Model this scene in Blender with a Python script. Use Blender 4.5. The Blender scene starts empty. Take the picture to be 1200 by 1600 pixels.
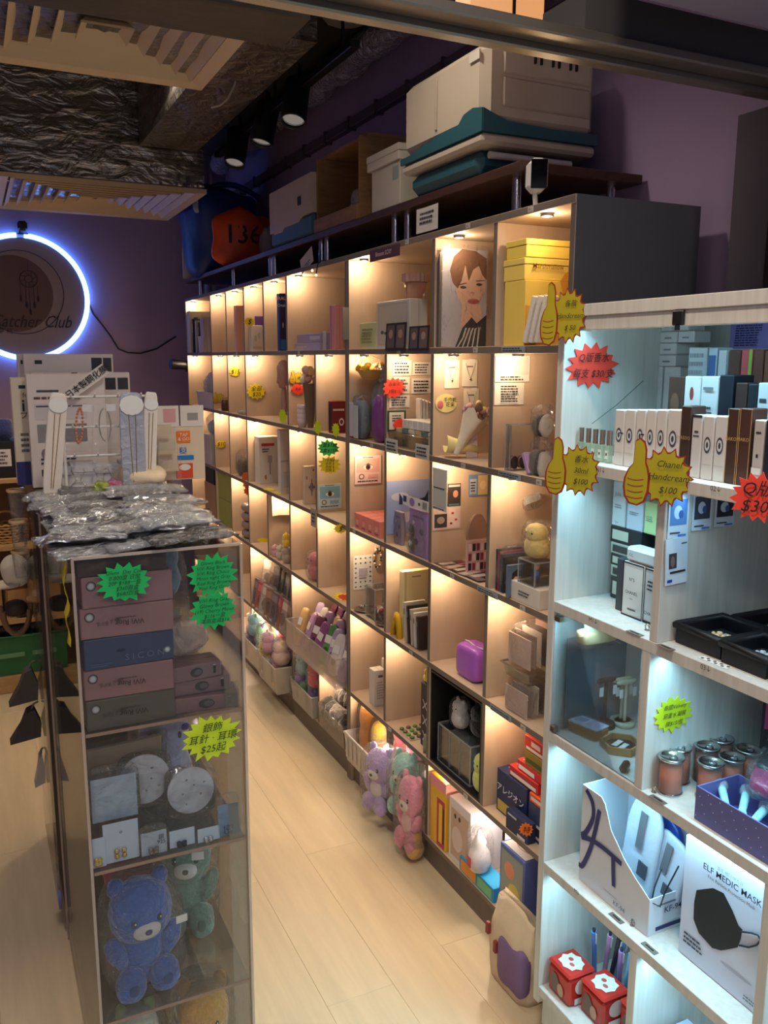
import bpy, math, random
from mathutils import Vector, Matrix, noise
random.seed(7)
PI = math.pi
scene = bpy.context.scene
COL = scene.collection
# ------------------------------------------------------------------ camera
CF, CPITCH, CYAW, CROLL, EYE = 1328.47, 0.178362, 0.448663, 0.003169, 1.6
_cp, _sp, _cy, _sy = math.cos(CPITCH), math.sin(CPITCH), math.cos(CYAW), math.sin(CYAW)
FWD = Vector((_sy*_cp, _cy*_cp, -_sp)); _r = Vector((_cy, -_sy, 0)); _u = _r.cross(FWD)
RIGHT = math.cos(CROLL)*_r + math.sin(CROLL)*_u; UP = -math.sin(CROLL)*_r + math.cos(CROLL)*_u
cam_d = bpy.data.cameras.new('camera'); cam = bpy.data.objects.new('camera', cam_d); COL.objects.link(cam)
cam_d.sensor_fit = 'VERTICAL'; cam_d.sensor_height = 36; cam_d.lens = CF/1600*36; cam_d.clip_start = .02
cam.matrix_world = Matrix(((RIGHT.x, UP.x, -FWD.x, 0), (RIGHT.y, UP.y, -FWD.y, 0), (RIGHT.z, UP.z, -FWD.z, EYE), (0, 0, 0, 1)))
scene.camera = cam
# ------------------------------------------------------------------ world, exposure
w = bpy.data.worlds.new('world'); scene.world = w; w.use_nodes = True
w.node_tree.nodes['Background'].inputs[0].default_value = (.50, .52, .72, 1)
w.node_tree.nodes['Background'].inputs[1].default_value = .32
vs = scene.view_settings; vs.view_transform = 'Standard'; vs.look = 'None'; vs.gamma = 1; vs.exposure = 0.0; vs.use_curve_mapping = False
# ceiling downlights added to light the floor and aisle; the nearest has no can
ADDED_DOWNLIGHTS = [(.45, .75, 11), (.78, 2.0, 5), (.72, 3.5, 4), (-.45, 2.0, 9), (-.40, 3.7, 8), (.15, 4.9, 3)]
def lamp(name, kind, loc, power, color, **kw):
    d = bpy.data.lights.new(name, kind); d.energy = power; d.color = color
    o = bpy.data.objects.new(name, d); o.location = loc; COL.objects.link(o)
    for k, v in kw.items():
        if k == 'rot': o.rotation_euler = v
        else: setattr(d, k, v)
    return o
# unseen passage ceiling lamps behind the viewer, added for more front light
for x, y in ((-.5, -.7), (.75, -.9)):
    lamp('added_passage_lamp', 'AREA', (x, y, 2.75), 12, (1, .93, .84), shape='DISK', size=.35)
for x, y, p in ADDED_DOWNLIGHTS:
    lamp('added_downlight_glow', 'SPOT', (x, y, 2.80), p*6, (1, .87, .70), spot_size=2.3, spot_blend=.8, shadow_soft_size=.06)
# ------------------------------------------------------------------ pixel -> place
def ray(x, y): return RIGHT*((x-600)/CF) + UP*((800-y)/CF) + FWD
def onX(x, y, X): d = ray(x, y); return Vector((0, 0, EYE)) + d*(X/d.x)
def onY(x, y, Y): d = ray(x, y); return Vector((0, 0, EYE)) + d*(Y/d.y)
def onZ(x, y, Z): d = ray(x, y); return Vector((0, 0, EYE)) + d*((Z-EYE)/d.z)
# ------------------------------------------------------------------ materials
def lin(c):
    c = c/255
    return c/12.92 if c <= .04045 else ((c+.055)/1.055)**2.4
_mats = {}
def mat(rgb, rough=.6, metal=0, vary=.06, scale=8, bump=0, bscale=120, kind=None, **kw):
    key = (tuple(rgb), rough, metal, vary, scale, bump, bscale, kind, tuple(sorted(kw.items())))
    if key in _mats: return _mats[key]
    m = bpy.data.materials.new(kind or 'paint'); m.use_nodes = True; _mats[key] = m
    nt = m.node_tree; N = nt.nodes; Lk = nt.links; b = N['Principled BSDF']
    col = [lin(v) for v in rgb]
    b.inputs['Roughness'].default_value = rough; b.inputs['Metallic'].default_value = metal
    b.inputs['Base Color'].default_value = (*col, 1)
    tc = N.new('ShaderNodeTexCoord')
    if kind in ('grain', 'plank'):
        mp = N.new('ShaderNodeMapping'); Lk.new(tc.outputs['Object'], mp.inputs[0])
        mp.inputs['Scale'].default_value = kw.get('stretch', (30, 30, 2))
        if kind == 'plank':
            oi = N.new('ShaderNodeObjectInfo'); ad = N.new('ShaderNodeVectorMath'); ad.operation = 'MULTIPLY_ADD'
            ad.inputs[1].default_value = (9, 9, 9); Lk.new(oi.outputs['Random'], ad.inputs[0]); Lk.new(tc.outputs['Object'], ad.inputs[2]); Lk.new(ad.outputs[0], mp.inputs[0])
        n = N.new('ShaderNodeTexNoise'); n.inputs['Scale'].default_value = 1.6; n.inputs['Detail'].default_value = 6; n.inputs['Roughness'].default_value = .62
        Lk.new(mp.outputs[0], n.inputs['Vector'])
        r = N.new('ShaderNodeMapRange'); r.inputs['From Min'].default_value = .3; r.inputs['From Max'].default_value = .7
        r.inputs['To Min'].default_value = 1-vary*2; r.inputs['To Max'].default_value = 1+vary
        Lk.new(n.outputs['Fac'], r.inputs['Value'])
        v = N.new('ShaderNodeVectorMath'); v.operation = 'SCALE'; v.inputs[0].default_value = col
        Lk.new(r.outputs[0], v.inputs['Scale']); Lk.new(v.outputs[0], b.inputs['Base Color'])
    elif vary:
        n = N.new('ShaderNodeTexNoise'); n.inputs['Scale'].default_value = scale; n.inputs['Detail'].default_value = 3
        Lk.new(tc.outputs['Object'], n.inputs['Vector'])
        r = N.new('ShaderNodeMapRange'); r.inputs['To Min'].default_value = 1-vary*1.6; r.inputs['To Max'].default_value = 1+vary*1.6
        Lk.new(n.outputs['Fac'], r.inputs['Value'])
        v = N.new('ShaderNodeVectorMath'); v.operation = 'SCALE'; v.inputs[0].default_value = col
        Lk.new(r.outputs[0], v.inputs['Scale']); Lk.new(v.outputs[0], b.inputs['Base Color'])
    if bump:
        nb = N.new('ShaderNodeTexNoise'); nb.inputs['Scale'].default_value = bscale; nb.inputs['Detail'].default_value = 4
        Lk.new(tc.outputs['Object'], nb.inputs['Vector'])
        bp = N.new('ShaderNodeBump'); bp.inputs['Strength'].default_value = bump; bp.inputs['Distance'].default_value = .01
        Lk.new(nb.outputs['Fac'], bp.inputs['Height']); Lk.new(bp.outputs[0], b.inputs['Normal'])
    if kind == 'fur':
        b.inputs['Sheen Weight'].default_value = .6; b.inputs['Sheen Roughness'].default_value = .5
    return m
def emit(rgb, strength):
    key = ('emit', tuple(rgb), strength)
    if key in _mats: return _mats[key]
    m = bpy.data.materials.new('glow'); m.use_nodes = True; _mats[key] = m
    b = m.node_tree.nodes['Principled BSDF']; b.inputs['Emission Color'].default_value = (*[lin(v) for v in rgb], 1)
    b.inputs['Emission Strength'].default_value = strength; b.inputs['Base Color'].default_value = (.8, .8, .8, 1)
    return m
def film(rgb=(255, 255, 255), alpha=.12, rough=.12, bump=.6, bscale=35, gloss=.5, base=.02):
    """clear plastic: mostly see-through, with fresnel sparkle from its creases"""
    key = ('film', tuple(rgb), alpha, rough, bump, bscale, gloss, base)
    if key in _mats: return _mats[key]
    m = bpy.data.materials.new('clear_plastic'); m.use_nodes = True; _mats[key] = m
    nt = m.node_tree; N = nt.nodes; Lk = nt.links; N.remove(N['Principled BSDF']); out = N['Material Output']
    tr = N.new('ShaderNodeBsdfTransparent'); tr.inputs[0].default_value = (*[min(1, lin(v)*.25+.75) for v in rgb], 1)
    di = N.new('ShaderNodeBsdfDiffuse'); di.inputs[0].default_value = (*[lin(v) for v in rgb], 1)
    gl = N.new('ShaderNodeBsdfGlossy'); gl.inputs['Roughness'].default_value = rough
    lw = N.new('ShaderNodeLayerWeight'); lw.inputs[0].default_value = .2
    m1 = N.new('ShaderNodeMixShader'); m1.inputs[0].default_value = alpha; Lk.new(tr.outputs[0], m1.inputs[1]); Lk.new(di.outputs[0], m1.inputs[2])
    mr = N.new('ShaderNodeMapRange'); mr.inputs['To Min'].default_value = base; mr.inputs['To Max'].default_value = gloss; Lk.new(lw.outputs['Fresnel'], mr.inputs['Value'])
    m2 = N.new('ShaderNodeMixShader'); Lk.new(mr.outputs[0], m2.inputs[0]); Lk.new(m1.outputs[0], m2.inputs[1]); Lk.new(gl.outputs[0], m2.inputs[2])
    Lk.new(m2.outputs[0], out.inputs['Surface'])
    if bump:
        tc = N.new('ShaderNodeTexCoord'); nb = N.new('ShaderNodeTexNoise'); nb.inputs['Scale'].default_value = bscale; nb.inputs['Detail'].default_value = 3; nb.inputs['Distortion'].default_value = 1.5
        Lk.new(tc.outputs['Object'], nb.inputs['Vector'])
        bp = N.new('ShaderNodeBump'); bp.inputs['Strength'].default_value = bump; bp.inputs['Distance'].default_value = .02
        Lk.new(nb.outputs['Fac'], bp.inputs['Height'])
        for q in (di, gl, lw): Lk.new(bp.outputs[0], q.inputs['Normal'])
    return m
def foil(rgb=(120, 112, 105), rough=.32, bump=.8, bscale=14, stretch=(1, 1, 4), metal=.6, dist=.03):
    key = ('foil', tuple(rgb), rough, bump, bscale, stretch, metal, dist)
    if key in _mats: return _mats[key]
    m = bpy.data.materials.new('foil'); m.use_nodes = True; _mats[key] = m
    nt = m.node_tree; N = nt.nodes; Lk = nt.links; b = N['Principled BSDF']
    b.inputs['Base Color'].default_value = (*[lin(v) for v in rgb], 1); b.inputs['Metallic'].default_value = metal; b.inputs['Roughness'].default_value = rough
    tc = N.new('ShaderNodeTexCoord'); mp = N.new('ShaderNodeMapping'); mp.inputs['Scale'].default_value = stretch; Lk.new(tc.outputs['Object'], mp.inputs[0])
    nb = N.new('ShaderNodeTexNoise'); nb.inputs['Scale'].default_value = bscale; nb.inputs['Detail'].default_value = 6; nb.inputs['Distortion'].default_value = .8; Lk.new(mp.outputs[0], nb.inputs['Vector'])
    bp = N.new('ShaderNodeBump'); bp.inputs['Strength'].default_value = bump; bp.inputs['Distance'].default_value = dist
    Lk.new(nb.outputs['Fac'], bp.inputs['Height']); Lk.new(bp.outputs[0], b.inputs['Normal'])
    return m
# ------------------------------------------------------------------ mesh collector
class G:
    def __init__(s): s.v = []; s.f = []; s.m = []; s.mats = []; s.cur = 0; s.sm = []
    def use(s, m):
        if m not in s.mats: s.mats.append(m)
        s.cur = s.mats.index(m); return s
    def add(s, vs, fs, smooth=False):
        o = len(s.v); s.v += [tuple(p) for p in vs]
        for f in fs: s.f.append([i+o for i in f]); s.m.append(s.cur); s.sm.append(smooth)
        return s
    def box(s, x0, x1, y0, y1, z0, z1, c=0):
        if x1 < x0: x0, x1 = x1, x0
        if y1 < y0: y0, y1 = y1, y0
        if z1 < z0: z0, z1 = z1, z0
        c = min(c, (x1-x0)*.45, (y1-y0)*.45, (z1-z0)*.45)
        if c <= 0:
            return s.add([(x, y, z) for x in (x0, x1) for y in (y0, y1) for z in (z0, z1)],
                [(0, 1, 3, 2), (4, 6, 7, 5), (0, 4, 5, 1), (2, 3, 7, 6), (0, 2, 6, 4), (1, 5, 7, 3)])
        V = []; idx = {}
        P = ((x0, x1), (y0, y1), (z0, z1))
        for i in (0, 1):
            for j in (0, 1):
                for k in (0, 1):
                    for a in range(3):
                        p = [P[0][i], P[1][j], P[2][k]]
                        for b_, q in enumerate((i, j, k)):
                            if b_ != a: p[b_] += c if q == 0 else -c
                        idx[(i, j, k, a)] = len(V); V.append(p)
        F = []
        for a in range(3):
            o1, o2 = (a+1) % 3, (a+2) % 3
            for e in (0, 1):
                q = []
                for u, w_ in ((0, 0), (1, 0), (1, 1), (0, 1)):
                    t = [0, 0, 0]; t[a] = e; t[o1] = u; t[o2] = w_; q.append(idx[(*t, a)])
                F.append(q if e else q[::-1])
            for u in (0, 1):
                for w_ in (0, 1):          # edges parallel to axis a
                    t0 = [0, 0, 0]; t0[a] = 0; t0[o1] = u; t0[o2] = w_; t1 = list(t0); t1[a] = 1
                    q = [idx[(*t0, o1)], idx[(*t1, o1)], idx[(*t1, o2)], idx[(*t0, o2)]]
                    F.append(q if (u == w_) else q[::-1])
        for i in (0, 1):
            for j in (0, 1):
                for k in (0, 1):
                    q = [idx[(i, j, k, a)] for a in range(3)]
                    F.append(q if (i+j+k) % 2 else q[::-1])
        return s.add(V, F)
    def quad(s, a, b, c, d): return s.add([a, b, c, d], [(0, 1, 2, 3)])
    def ngon(s, pts): return s.add(pts, [tuple(range(len(pts)))])
    def plate(s, pts, o, u, v, t):
        """outline pts (a,b) in the frame o,u,v, thickness t along n=u x v (o is the back)"""
        o, u, v = Vector(o), Vector(u), Vector(v); n = u.cross(v).normalized()
        k = len(pts); A = [o+u*a+v*b for a, b in pts]; B = [p+n*t for p in A]
        return s.add(A+B, [tuple(range(k))[::-1], tuple(range(k, 2*k))]+[(i, (i+1) % k, (i+1) % k+k, i+k) for i in range(k)])
    def cyl(s, p0, p1, r0, r1=None, n=16, smooth=True, cap=True):
        r1 = r0 if r1 is None else r1; p0, p1 = Vector(p0), Vector(p1); d = (p1-p0).normalized()
        a = d.orthogonal().normalized(); b = d.cross(a)
        V = [p0+(a*math.cos(2*PI*i/n)+b*math.sin(2*PI*i/n))*r0 for i in range(n)]+[p1+(a*math.cos(2*PI*i/n)+b*math.sin(2*PI*i/n))*r1 for i in range(n)]
        s.add(V, [(i, (i+1) % n, (i+1) % n+n, i+n) for i in range(n)], smooth)
        if cap: s.add(V[:n], [tuple(range(n))[::-1]]); s.add(V[n:], [tuple(range(n))])
        return s
    def lathe(s, prof, c=(0, 0, 0), n=20, smooth=True):
        V = [(c[0]+r*math.cos(2*PI*i/n), c[1]+r*math.sin(2*PI*i/n), c[2]+z) for r, z in prof for i in range(n)]
        F = [(k*n+i, k*n+(i+1) % n, (k+1)*n+(i+1) % n, (k+1)*n+i) for k in range(len(prof)-1) for i in range(n)]
        return s.add(V, F, smooth)
    def tube(s, pts, r, n=8, closed=False):
        pts = [Vector(p) for p in pts]; k = len(pts); V = []
        up = None
        for i, p in enumerate(pts):
            t = (pts[(i+1) % k]-pts[i-1]) if closed or 0 < i < k-1 else (pts[min(i+1, k-1)]-pts[max(i-1, 0)])
            t.normalize()
            a = t.orthogonal().normalized() if up is None else (up-t*up.dot(t)).normalized()
            up = a; b = t.cross(a)
            V += [p+(a*math.cos(2*PI*j/n)+b*math.sin(2*PI*j/n))*r for j in range(n)]
        F = [(i*n+j, i*n+(j+1) % n, ((i+1) % k)*n+(j+1) % n, ((i+1) % k)*n+j) for i in range(k if closed else k-1) for j in range(n)]
        s.add(V, F, True)
        if not closed: s.add(V[:n], [tuple(range(n))[::-1]]); s.add(V[-n:], [tuple(range(n))])
        return s
    def blob(s, c, r, p=2, n=16, m=10, amp=0, fr=30, seed=0, rot=None):
        """superellipsoid with noise: p=2 sphere, larger = boxier"""
        V = []
        def pw(x): return math.copysign(abs(x)**(2/p), x)
        for i in range(m+1):
            a = -PI/2+PI*i/m
            for j in range(n):
                t = 2*PI*j/n
                q = Vector((pw(math.cos(a))*pw(math.cos(t)), pw(math.cos(a))*pw(math.sin(t)), pw(math.sin(a))))
                q = Vector((q.x*r[0], q.y*r[1], q.z*r[2]))
                if amp:
                    k = noise.noise(q*fr+Vector((seed*3.1, seed*1.7, seed)))
                    q += q.normalized()*amp*k
                if rot: q = rot @ q
                V.append(q+Vector(c))
        F = [(i*n+j, i*n+(j+1) % n, (i+1)*n+(j+1) % n, (i+1)*n+j) for i in range(m) for j in range(n)]
        return s.add(V, F, True)
    def mesh(s, name):
        me = bpy.data.meshes.new(name); me.from_pydata(s.v, [], s.f)
        for m in s.mats: me.materials.append(m)
        me.polygons.foreach_set('material_index', s.m); me.polygons.foreach_set('use_smooth', s.sm); me.update()
        return me
    def build(s, name, parent=None, label=None):
        o = bpy.data.objects.new(name, s.mesh(name)); COL.objects.link(o)
        if parent: o.parent = parent
        if label: o['label'] = label
        return o
def tag(o, label, cat, group=None):
    o['label'] = label; o['category'] = cat
    if group: o['group'] = group
    return o
def thing(name, label, cat, loc=(0, 0, 0), rz=0, group=None, rx=0, ry=0):
    o = bpy.data.objects.new(name, None); COL.objects.link(o); o.location = loc; o.rotation_euler = (rx, ry, rz); o.empty_display_size = .02
    return tag(o, label, cat, group)
def struct(o): o['kind'] = 'structure'; return o
def sroot(name, loc=(0, 0, 0)):
    o = bpy.data.objects.new(name, None); COL.objects.link(o); o.location = loc; o.empty_display_size = .02; o['kind'] = 'structure'; return o
FONTS = []
def text(parent, s, size, loc, rot=(PI/2, 0, 0), m=None, align='CENTER', shear=0, xs=1, name='lettering', bold=0):
    c = bpy.data.curves.new(name, 'FONT'); c.body = s; c.size = size; c.align_x = align; c.align_y = 'CENTER'; c.shear = shear; c.resolution_u = 2; c.offset = bold*size*.4
    c.space_line = .9
    o = bpy.data.objects.new(name, c); COL.objects.link(o); o.parent = parent; o.location = loc; o.rotation_euler = rot; o.scale = (xs, 1, 1)
    c.materials.append(m or INK); FONTS.append(o); return o
def bake_fonts():
    bpy.context.view_layer.update()
    dg = bpy.context.evaluated_depsgraph_get()
    for o in FONTS:
        me = bpy.data.meshes.new_from_object(o.evaluated_get(dg)); nm = o.name.split('.')[0]
        n = bpy.data.objects.new(nm, me); COL.objects.link(n); n.parent = o.parent; n.location = o.location; n.rotation_euler = o.rotation_euler; n.scale = o.scale
        me.materials.clear(); me.materials.append(o.data.materials[0])
        c = o.data; bpy.data.objects.remove(o); bpy.data.curves.remove(c)
INK = mat((25, 22, 28), .7, vary=0); WHITE = mat((225, 222, 218), .55, vary=.02); BLACK = mat((18, 18, 20), .45, vary=.05)
# ================================================================== the setting
XR, YB, ZC = 1.62, 5.8, 2.9
PURPLE = mat((166, 146, 180), .8, vary=.05, scale=2, bump=.05)
fl = sroot('floor')
G().use(mat((170, 145, 105), .7)).box(-1.9, 1.66, -1.2, YB, -.06, -.012).build('underlay', fl)
PL = mat((226, 206, 170), .42, vary=.05, kind='plank', stretch=(14, 1.2, 14), bump=.04, bscale=60)
pw, pl_ = .185, 1.22
pm = {}
for i in range(20):
    x0 = -1.9+i*pw; off = (i*.47) % 1*pl_
    y = -1.2-off
    while y < YB:
        a, b = max(y, -1.2), min(y+pl_, YB)
        if b-a > .02 and x0 < 1.6:
            L_ = round(b-a, 3)
            if L_ not in pm: pm[L_] = G().use(PL).box(0, pw-.0004, 0, L_-.0004, -.012, 0, .0007).mesh('plank')
            o = bpy.data.objects.new('plank', pm[L_]); COL.objects.link(o); o.parent = fl; o.location = (x0, a, 0)
        y += pl_
struct(G().use(PURPLE).box(-2, XR+.2, YB, YB+.1, 0, ZC).build('wall_back'))
struct(G().use(PURPLE).box(XR, XR+.12, 1.28, YB, 0, ZC).build('wall_right'))
struct(G().use(PURPLE).box(-2, -1.9, -1.2, YB, 0, ZC).build('wall_left'))
ce = struct(G().use(mat((62, 58, 56), .9, vary=.2, scale=3, bump=.3, bscale=12)).box(-2, XR+.3, 1.0, YB+.1, ZC, ZC+.1).build('ceiling'))
# cans for the added downlights
for x, y, p in ADDED_DOWNLIGHTS:
    if y < 1.4: continue
    t = thing('added_downlight', 'added round black ceiling downlight', 'lamp', (x, y, 2.80), group='added ceiling downlights')
    t['label'] = 'added round black ceiling downlight above the '+('' if 0 else ('aisle near the entrance' if x > .5 and y < 3 else 'aisle near the back' if x > .5 else 'left side near the entrance' if y < 3 else 'left side midway' if y < 4.5 else 'space before the neon ring'))
    G().use(BLACK).lathe([(.075, .1), (.075, 0), (.068, 0), (.06, .05)], n=20).build('housing', t)
    G().use(emit((255, 225, 185), 4)).lathe([(.06, .05), (.0, .05)], n=20).build('lens', t)
# shopfront: rail, post, fascia
STEEL = mat((120, 112, 104), .35, .8, vary=.12, scale=6, bump=.05)
DARKMETAL = mat((40, 38, 38), .45, .5, vary=.1)
h0 = onY(480, -4, 1.3); h1 = onY(600, 22, 1.3); h2 = onY(600, 46, 1.3)
struct(G().use(STEEL).box(-1.9, 1.64, 1.27, 1.30, h2.z, h1.z+.008, .003).box(-1.9, 1.64, 1.225, 1.27, h2.z+.012, h1.z+.008, .003).build('trim_1'))
struct(G().use(mat((52, 48, 50), .7)).box(.965, 1.64, 1.24, 1.36, h1.z+.008, h1.z+.075).build('trim_2'))
struct(G().use(mat((120, 112, 135), .7)).box(.93, 1.64, 1.05, 1.15, h1.z+.035, h1.z+.30).build('trim_3'))
po = sroot('trim_4')
G().use(mat((78, 70, 80), .7, bump=.2, bscale=20)).box(1.50, 1.62, 1.28, 1.40, 0, h2.z).build('plaster_post', po)
G().use(DARKMETAL).box(1.47, 1.50, 1.20, 1.28, 0, h2.z, .003).build('frame_upright', po)
G().use(STEEL).box(1.51, 1.53, 1.16, 1.20, 0, h2.z, .003).build('frame_upright', po)
G().use(film((210, 220, 235), .1, .05, 0)).box(1.515, 1.521, .5, 1.16, 0, h2.z).build('glass_pane', po)
# lit advertising box seen above the rail
t = thing('sign_box', 'yellow-orange lit sign box glimpsed above the entrance rail', 'sign', (.72, 1.62, 2.42))
p0 = onY(735, 12, 1.6); p1 = onY(850, 12, 1.6)
t.location = (p0.x, 1.6, p0.z+.0)
G().use(emit((235, 150, 50), .8)).box(0, p1.x-p0.x, 0, .06, -.012, .2).build('panel', t)
G().use(DARKMETAL).box(-.006, p1.x-p0.x+.006, -.004, .064, -.018, -.012).box(.10, .106, -.004, 0, -.012, .2).build('frame', t)
# ---- ducts and diffusers
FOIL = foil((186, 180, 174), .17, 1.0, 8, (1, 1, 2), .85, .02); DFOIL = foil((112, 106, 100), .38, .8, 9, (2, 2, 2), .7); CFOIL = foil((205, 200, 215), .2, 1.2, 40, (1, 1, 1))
GRILLE = mat((200, 180, 150), .5, vary=.06)
def diffuser(cx, cy, h, z, label):
    t = thing('air_diffuser', label, 'vent', (cx, cy, z))
    g = G().use(GRILLE)
    for a, b in ((h, h-.038),):
        for sx, sy in ((1, 0), (-1, 0), (0, 1), (0, -1)):
            if sx: P = [(sx*a, -a, 0), (sx*a, a, 0), (sx*b, b, .012), (sx*b, -b, .012)]
            else: P = [(-a, sy*a, 0), (a, sy*a, 0), (b, sy*b, .012), (-b, sy*b, .012)]
            g.add(P+[(x, y, zz+.02) for x, y, zz in P], [(0, 1, 2, 3), (4, 7, 6, 5), (0, 4, 5, 1), (1, 5, 6, 2), (2, 6, 7, 3), (3, 7, 4, 0)])
    g.build('flange', t)
    a = h-.046; k = 0
    while a > .06:
        b = a-.045
        g = G().use(GRILLE)
        for sx, sy in ((1, 0), (-1, 0), (0, 1), (0, -1)):
            if sx: P = [(sx*a, -a, .004), (sx*a, a, .004), (sx*b, b, .05), (sx*b, -b, .05)]
            else: P = [(-a, sy*a, .004), (a, sy*a, .004), (b, sy*b, .05), (-b, sy*b, .05)]
            g.add(P+[(x, y, zz+.006) for x, y, zz in P], [(0, 1, 2, 3), (4, 7, 6, 5), (0, 4, 5, 1), (1, 5, 6, 2), (2, 6, 7, 3), (3, 7, 4, 0)])
        g.build('louvre', t); a -= .056; k += 1
    G().use(mat((95, 82, 68), .6)).add([(-.05, -.05, .045), (.05, -.05, .045), (.05, .05, .045), (-.05, .05, .045), (0, 0, .01)], [(0, 1, 4), (1, 2, 4), (2, 3, 4), (3, 0, 4)]).build('core', t)
    return t
diffuser(.38, 2.47, .335, 2.42, 'square louvred air diffuser with grimy cream blades, nearest the entrance')
diffuser(.65, 4.80, .465, 2.395, 'farther air diffuser seen edge-on under the foil-wrapped duct')
def crumple(x0, x1, y0, y1, z0, z1, m, name, parent, amp=.012, n=26, seed=0, fr=9):
    """foil-wrapped box: each face a grid pushed in and out"""
    g = G().use(m)
    faces = [((x0, y0, z0), (x1-x0, 0, 0), (0, 0, z1-z0)), ((x1, y0, z0), (0, y1-y0, 0), (0, 0, z1-z0)),
             ((x1, y1, z0), (x0-x1, 0, 0), (0, 0, z1-z0)), ((x0, y1, z0), (0, y0-y1, 0), (0, 0, z1-z0)), ((x0, y1, z0), (x1-x0, 0, 0), (0, y0-y1, 0))]
    for o, u, v in faces:
        o, u, v = Vector(o), Vector(u), Vector(v); nn = u.cross(v).normalized()
        V = []
        for i in range(n+1):
            for j in range(n+1):
                p = o+u*(i/n)+v*(j/n); e = 0 if i in (0, n) or j in (0, n) else 1
                q = Vector((p.x*fr*.55, p.y*fr*.55, p.z*fr*2.2))
                k = noise.noise(q+Vector((seed, 0, 0)))+.6*abs(noise.noise(q*2.7))
                V.append(p+nn*amp*k*e)
        g.add(V, [(i*(n+1)+j, (i+1)*(n+1)+j, (i+1)*(n+1)+j+1, i*(n+1)+j+1) for i in range(n) for j in range(n)], True)
    return g.build(name, parent)
t = thing('foil_duct', 'grey foil-wrapped air duct box hanging above the farther diffuser', 'duct', (0, 0, 0))
crumple(-1.9, 1.11, 4.36, 5.25, 2.424, 2.9, FOIL, 'wrapping', t, .006, 80, 1, 3)
g = G().use(foil((70, 64, 58), .5, .3, 30))
for k in range(9): g.tube([(-.4+.05*j, 4.352-.004*math.sin(j*1.7+k), 2.50+.022*k+.003*math.sin(j+k)) for j in range(31)], .0012, 5)
g.build('binding_cord', t)
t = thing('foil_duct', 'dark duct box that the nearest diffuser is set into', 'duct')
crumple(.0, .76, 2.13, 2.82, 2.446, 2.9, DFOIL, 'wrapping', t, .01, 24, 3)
t = thing('ceiling_beam', 'dark wrapped beam crossing above and in front of the nearest diffuser', 'beam')
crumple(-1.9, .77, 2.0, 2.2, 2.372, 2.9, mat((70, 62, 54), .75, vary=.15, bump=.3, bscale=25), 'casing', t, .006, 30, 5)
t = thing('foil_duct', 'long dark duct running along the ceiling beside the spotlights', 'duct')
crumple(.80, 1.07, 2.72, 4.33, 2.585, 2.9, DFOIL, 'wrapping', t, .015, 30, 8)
t = thing('foil_pipe', 'silver foil-lagged pipe running along the top of the purple wall', 'pipe')
pp = []
for i in range(40):
    y = 2.0+i*.09; pp.append((1.50+.012*math.sin(i*1.3), y, 2.80+.012*math.cos(i*1.7)))
G().use(CFOIL).tube(pp, .06, 12).build('lagging', t)
t = thing('pipe_collar', 'large crumpled foil elbow joint at the ceiling above the spotlights', 'pipe')
q = onX(560, 25, 1.3); G().use(foil((190, 180, 170), .4, .6, 12)).blob((1.32, q.y, 2.84), (.10, .26, .055), 2.4, 20, 12, .03, 9).build('lagging', t)
t = thing('cable_tray', 'dark metal cable tray fixed along the purple wall under the foil pipe', 'tray')
G().use(mat((96, 84, 98), .6)).box(1.585, 1.62, 1.5, 5.6, 2.60, 2.64, .003).build('channel', t)
for k in range(14): G().use(mat((80, 70, 80), .6)).box(1.58, 1.62, 1.7+k*.28, 1.712+k*.28, 2.592, 2.648).build('clip', t)
t = thing('wall_pipe', 'pale plastic pipes rising in the far corner behind the bags', 'pipe')
for dx in (0, .05): G().use(mat((150, 145, 160), .5)).cyl((1.46+dx, 5.74, 1.95), (1.46+dx, 5.74, 2.85), .018).build('pipe', t)
tcab = thing('hanging_cable', 'thin white cable looping down beside the nearest diffuser', 'cable')
P = [onY(x, y, 3.2) for x, y in ((370, 85), (372, 110), (366, 135), (355, 155), (343, 165), (330, 168))]
G().use(mat((190, 185, 175), .5)).tube(P, .004, 6).build('wire', tcab)
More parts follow.
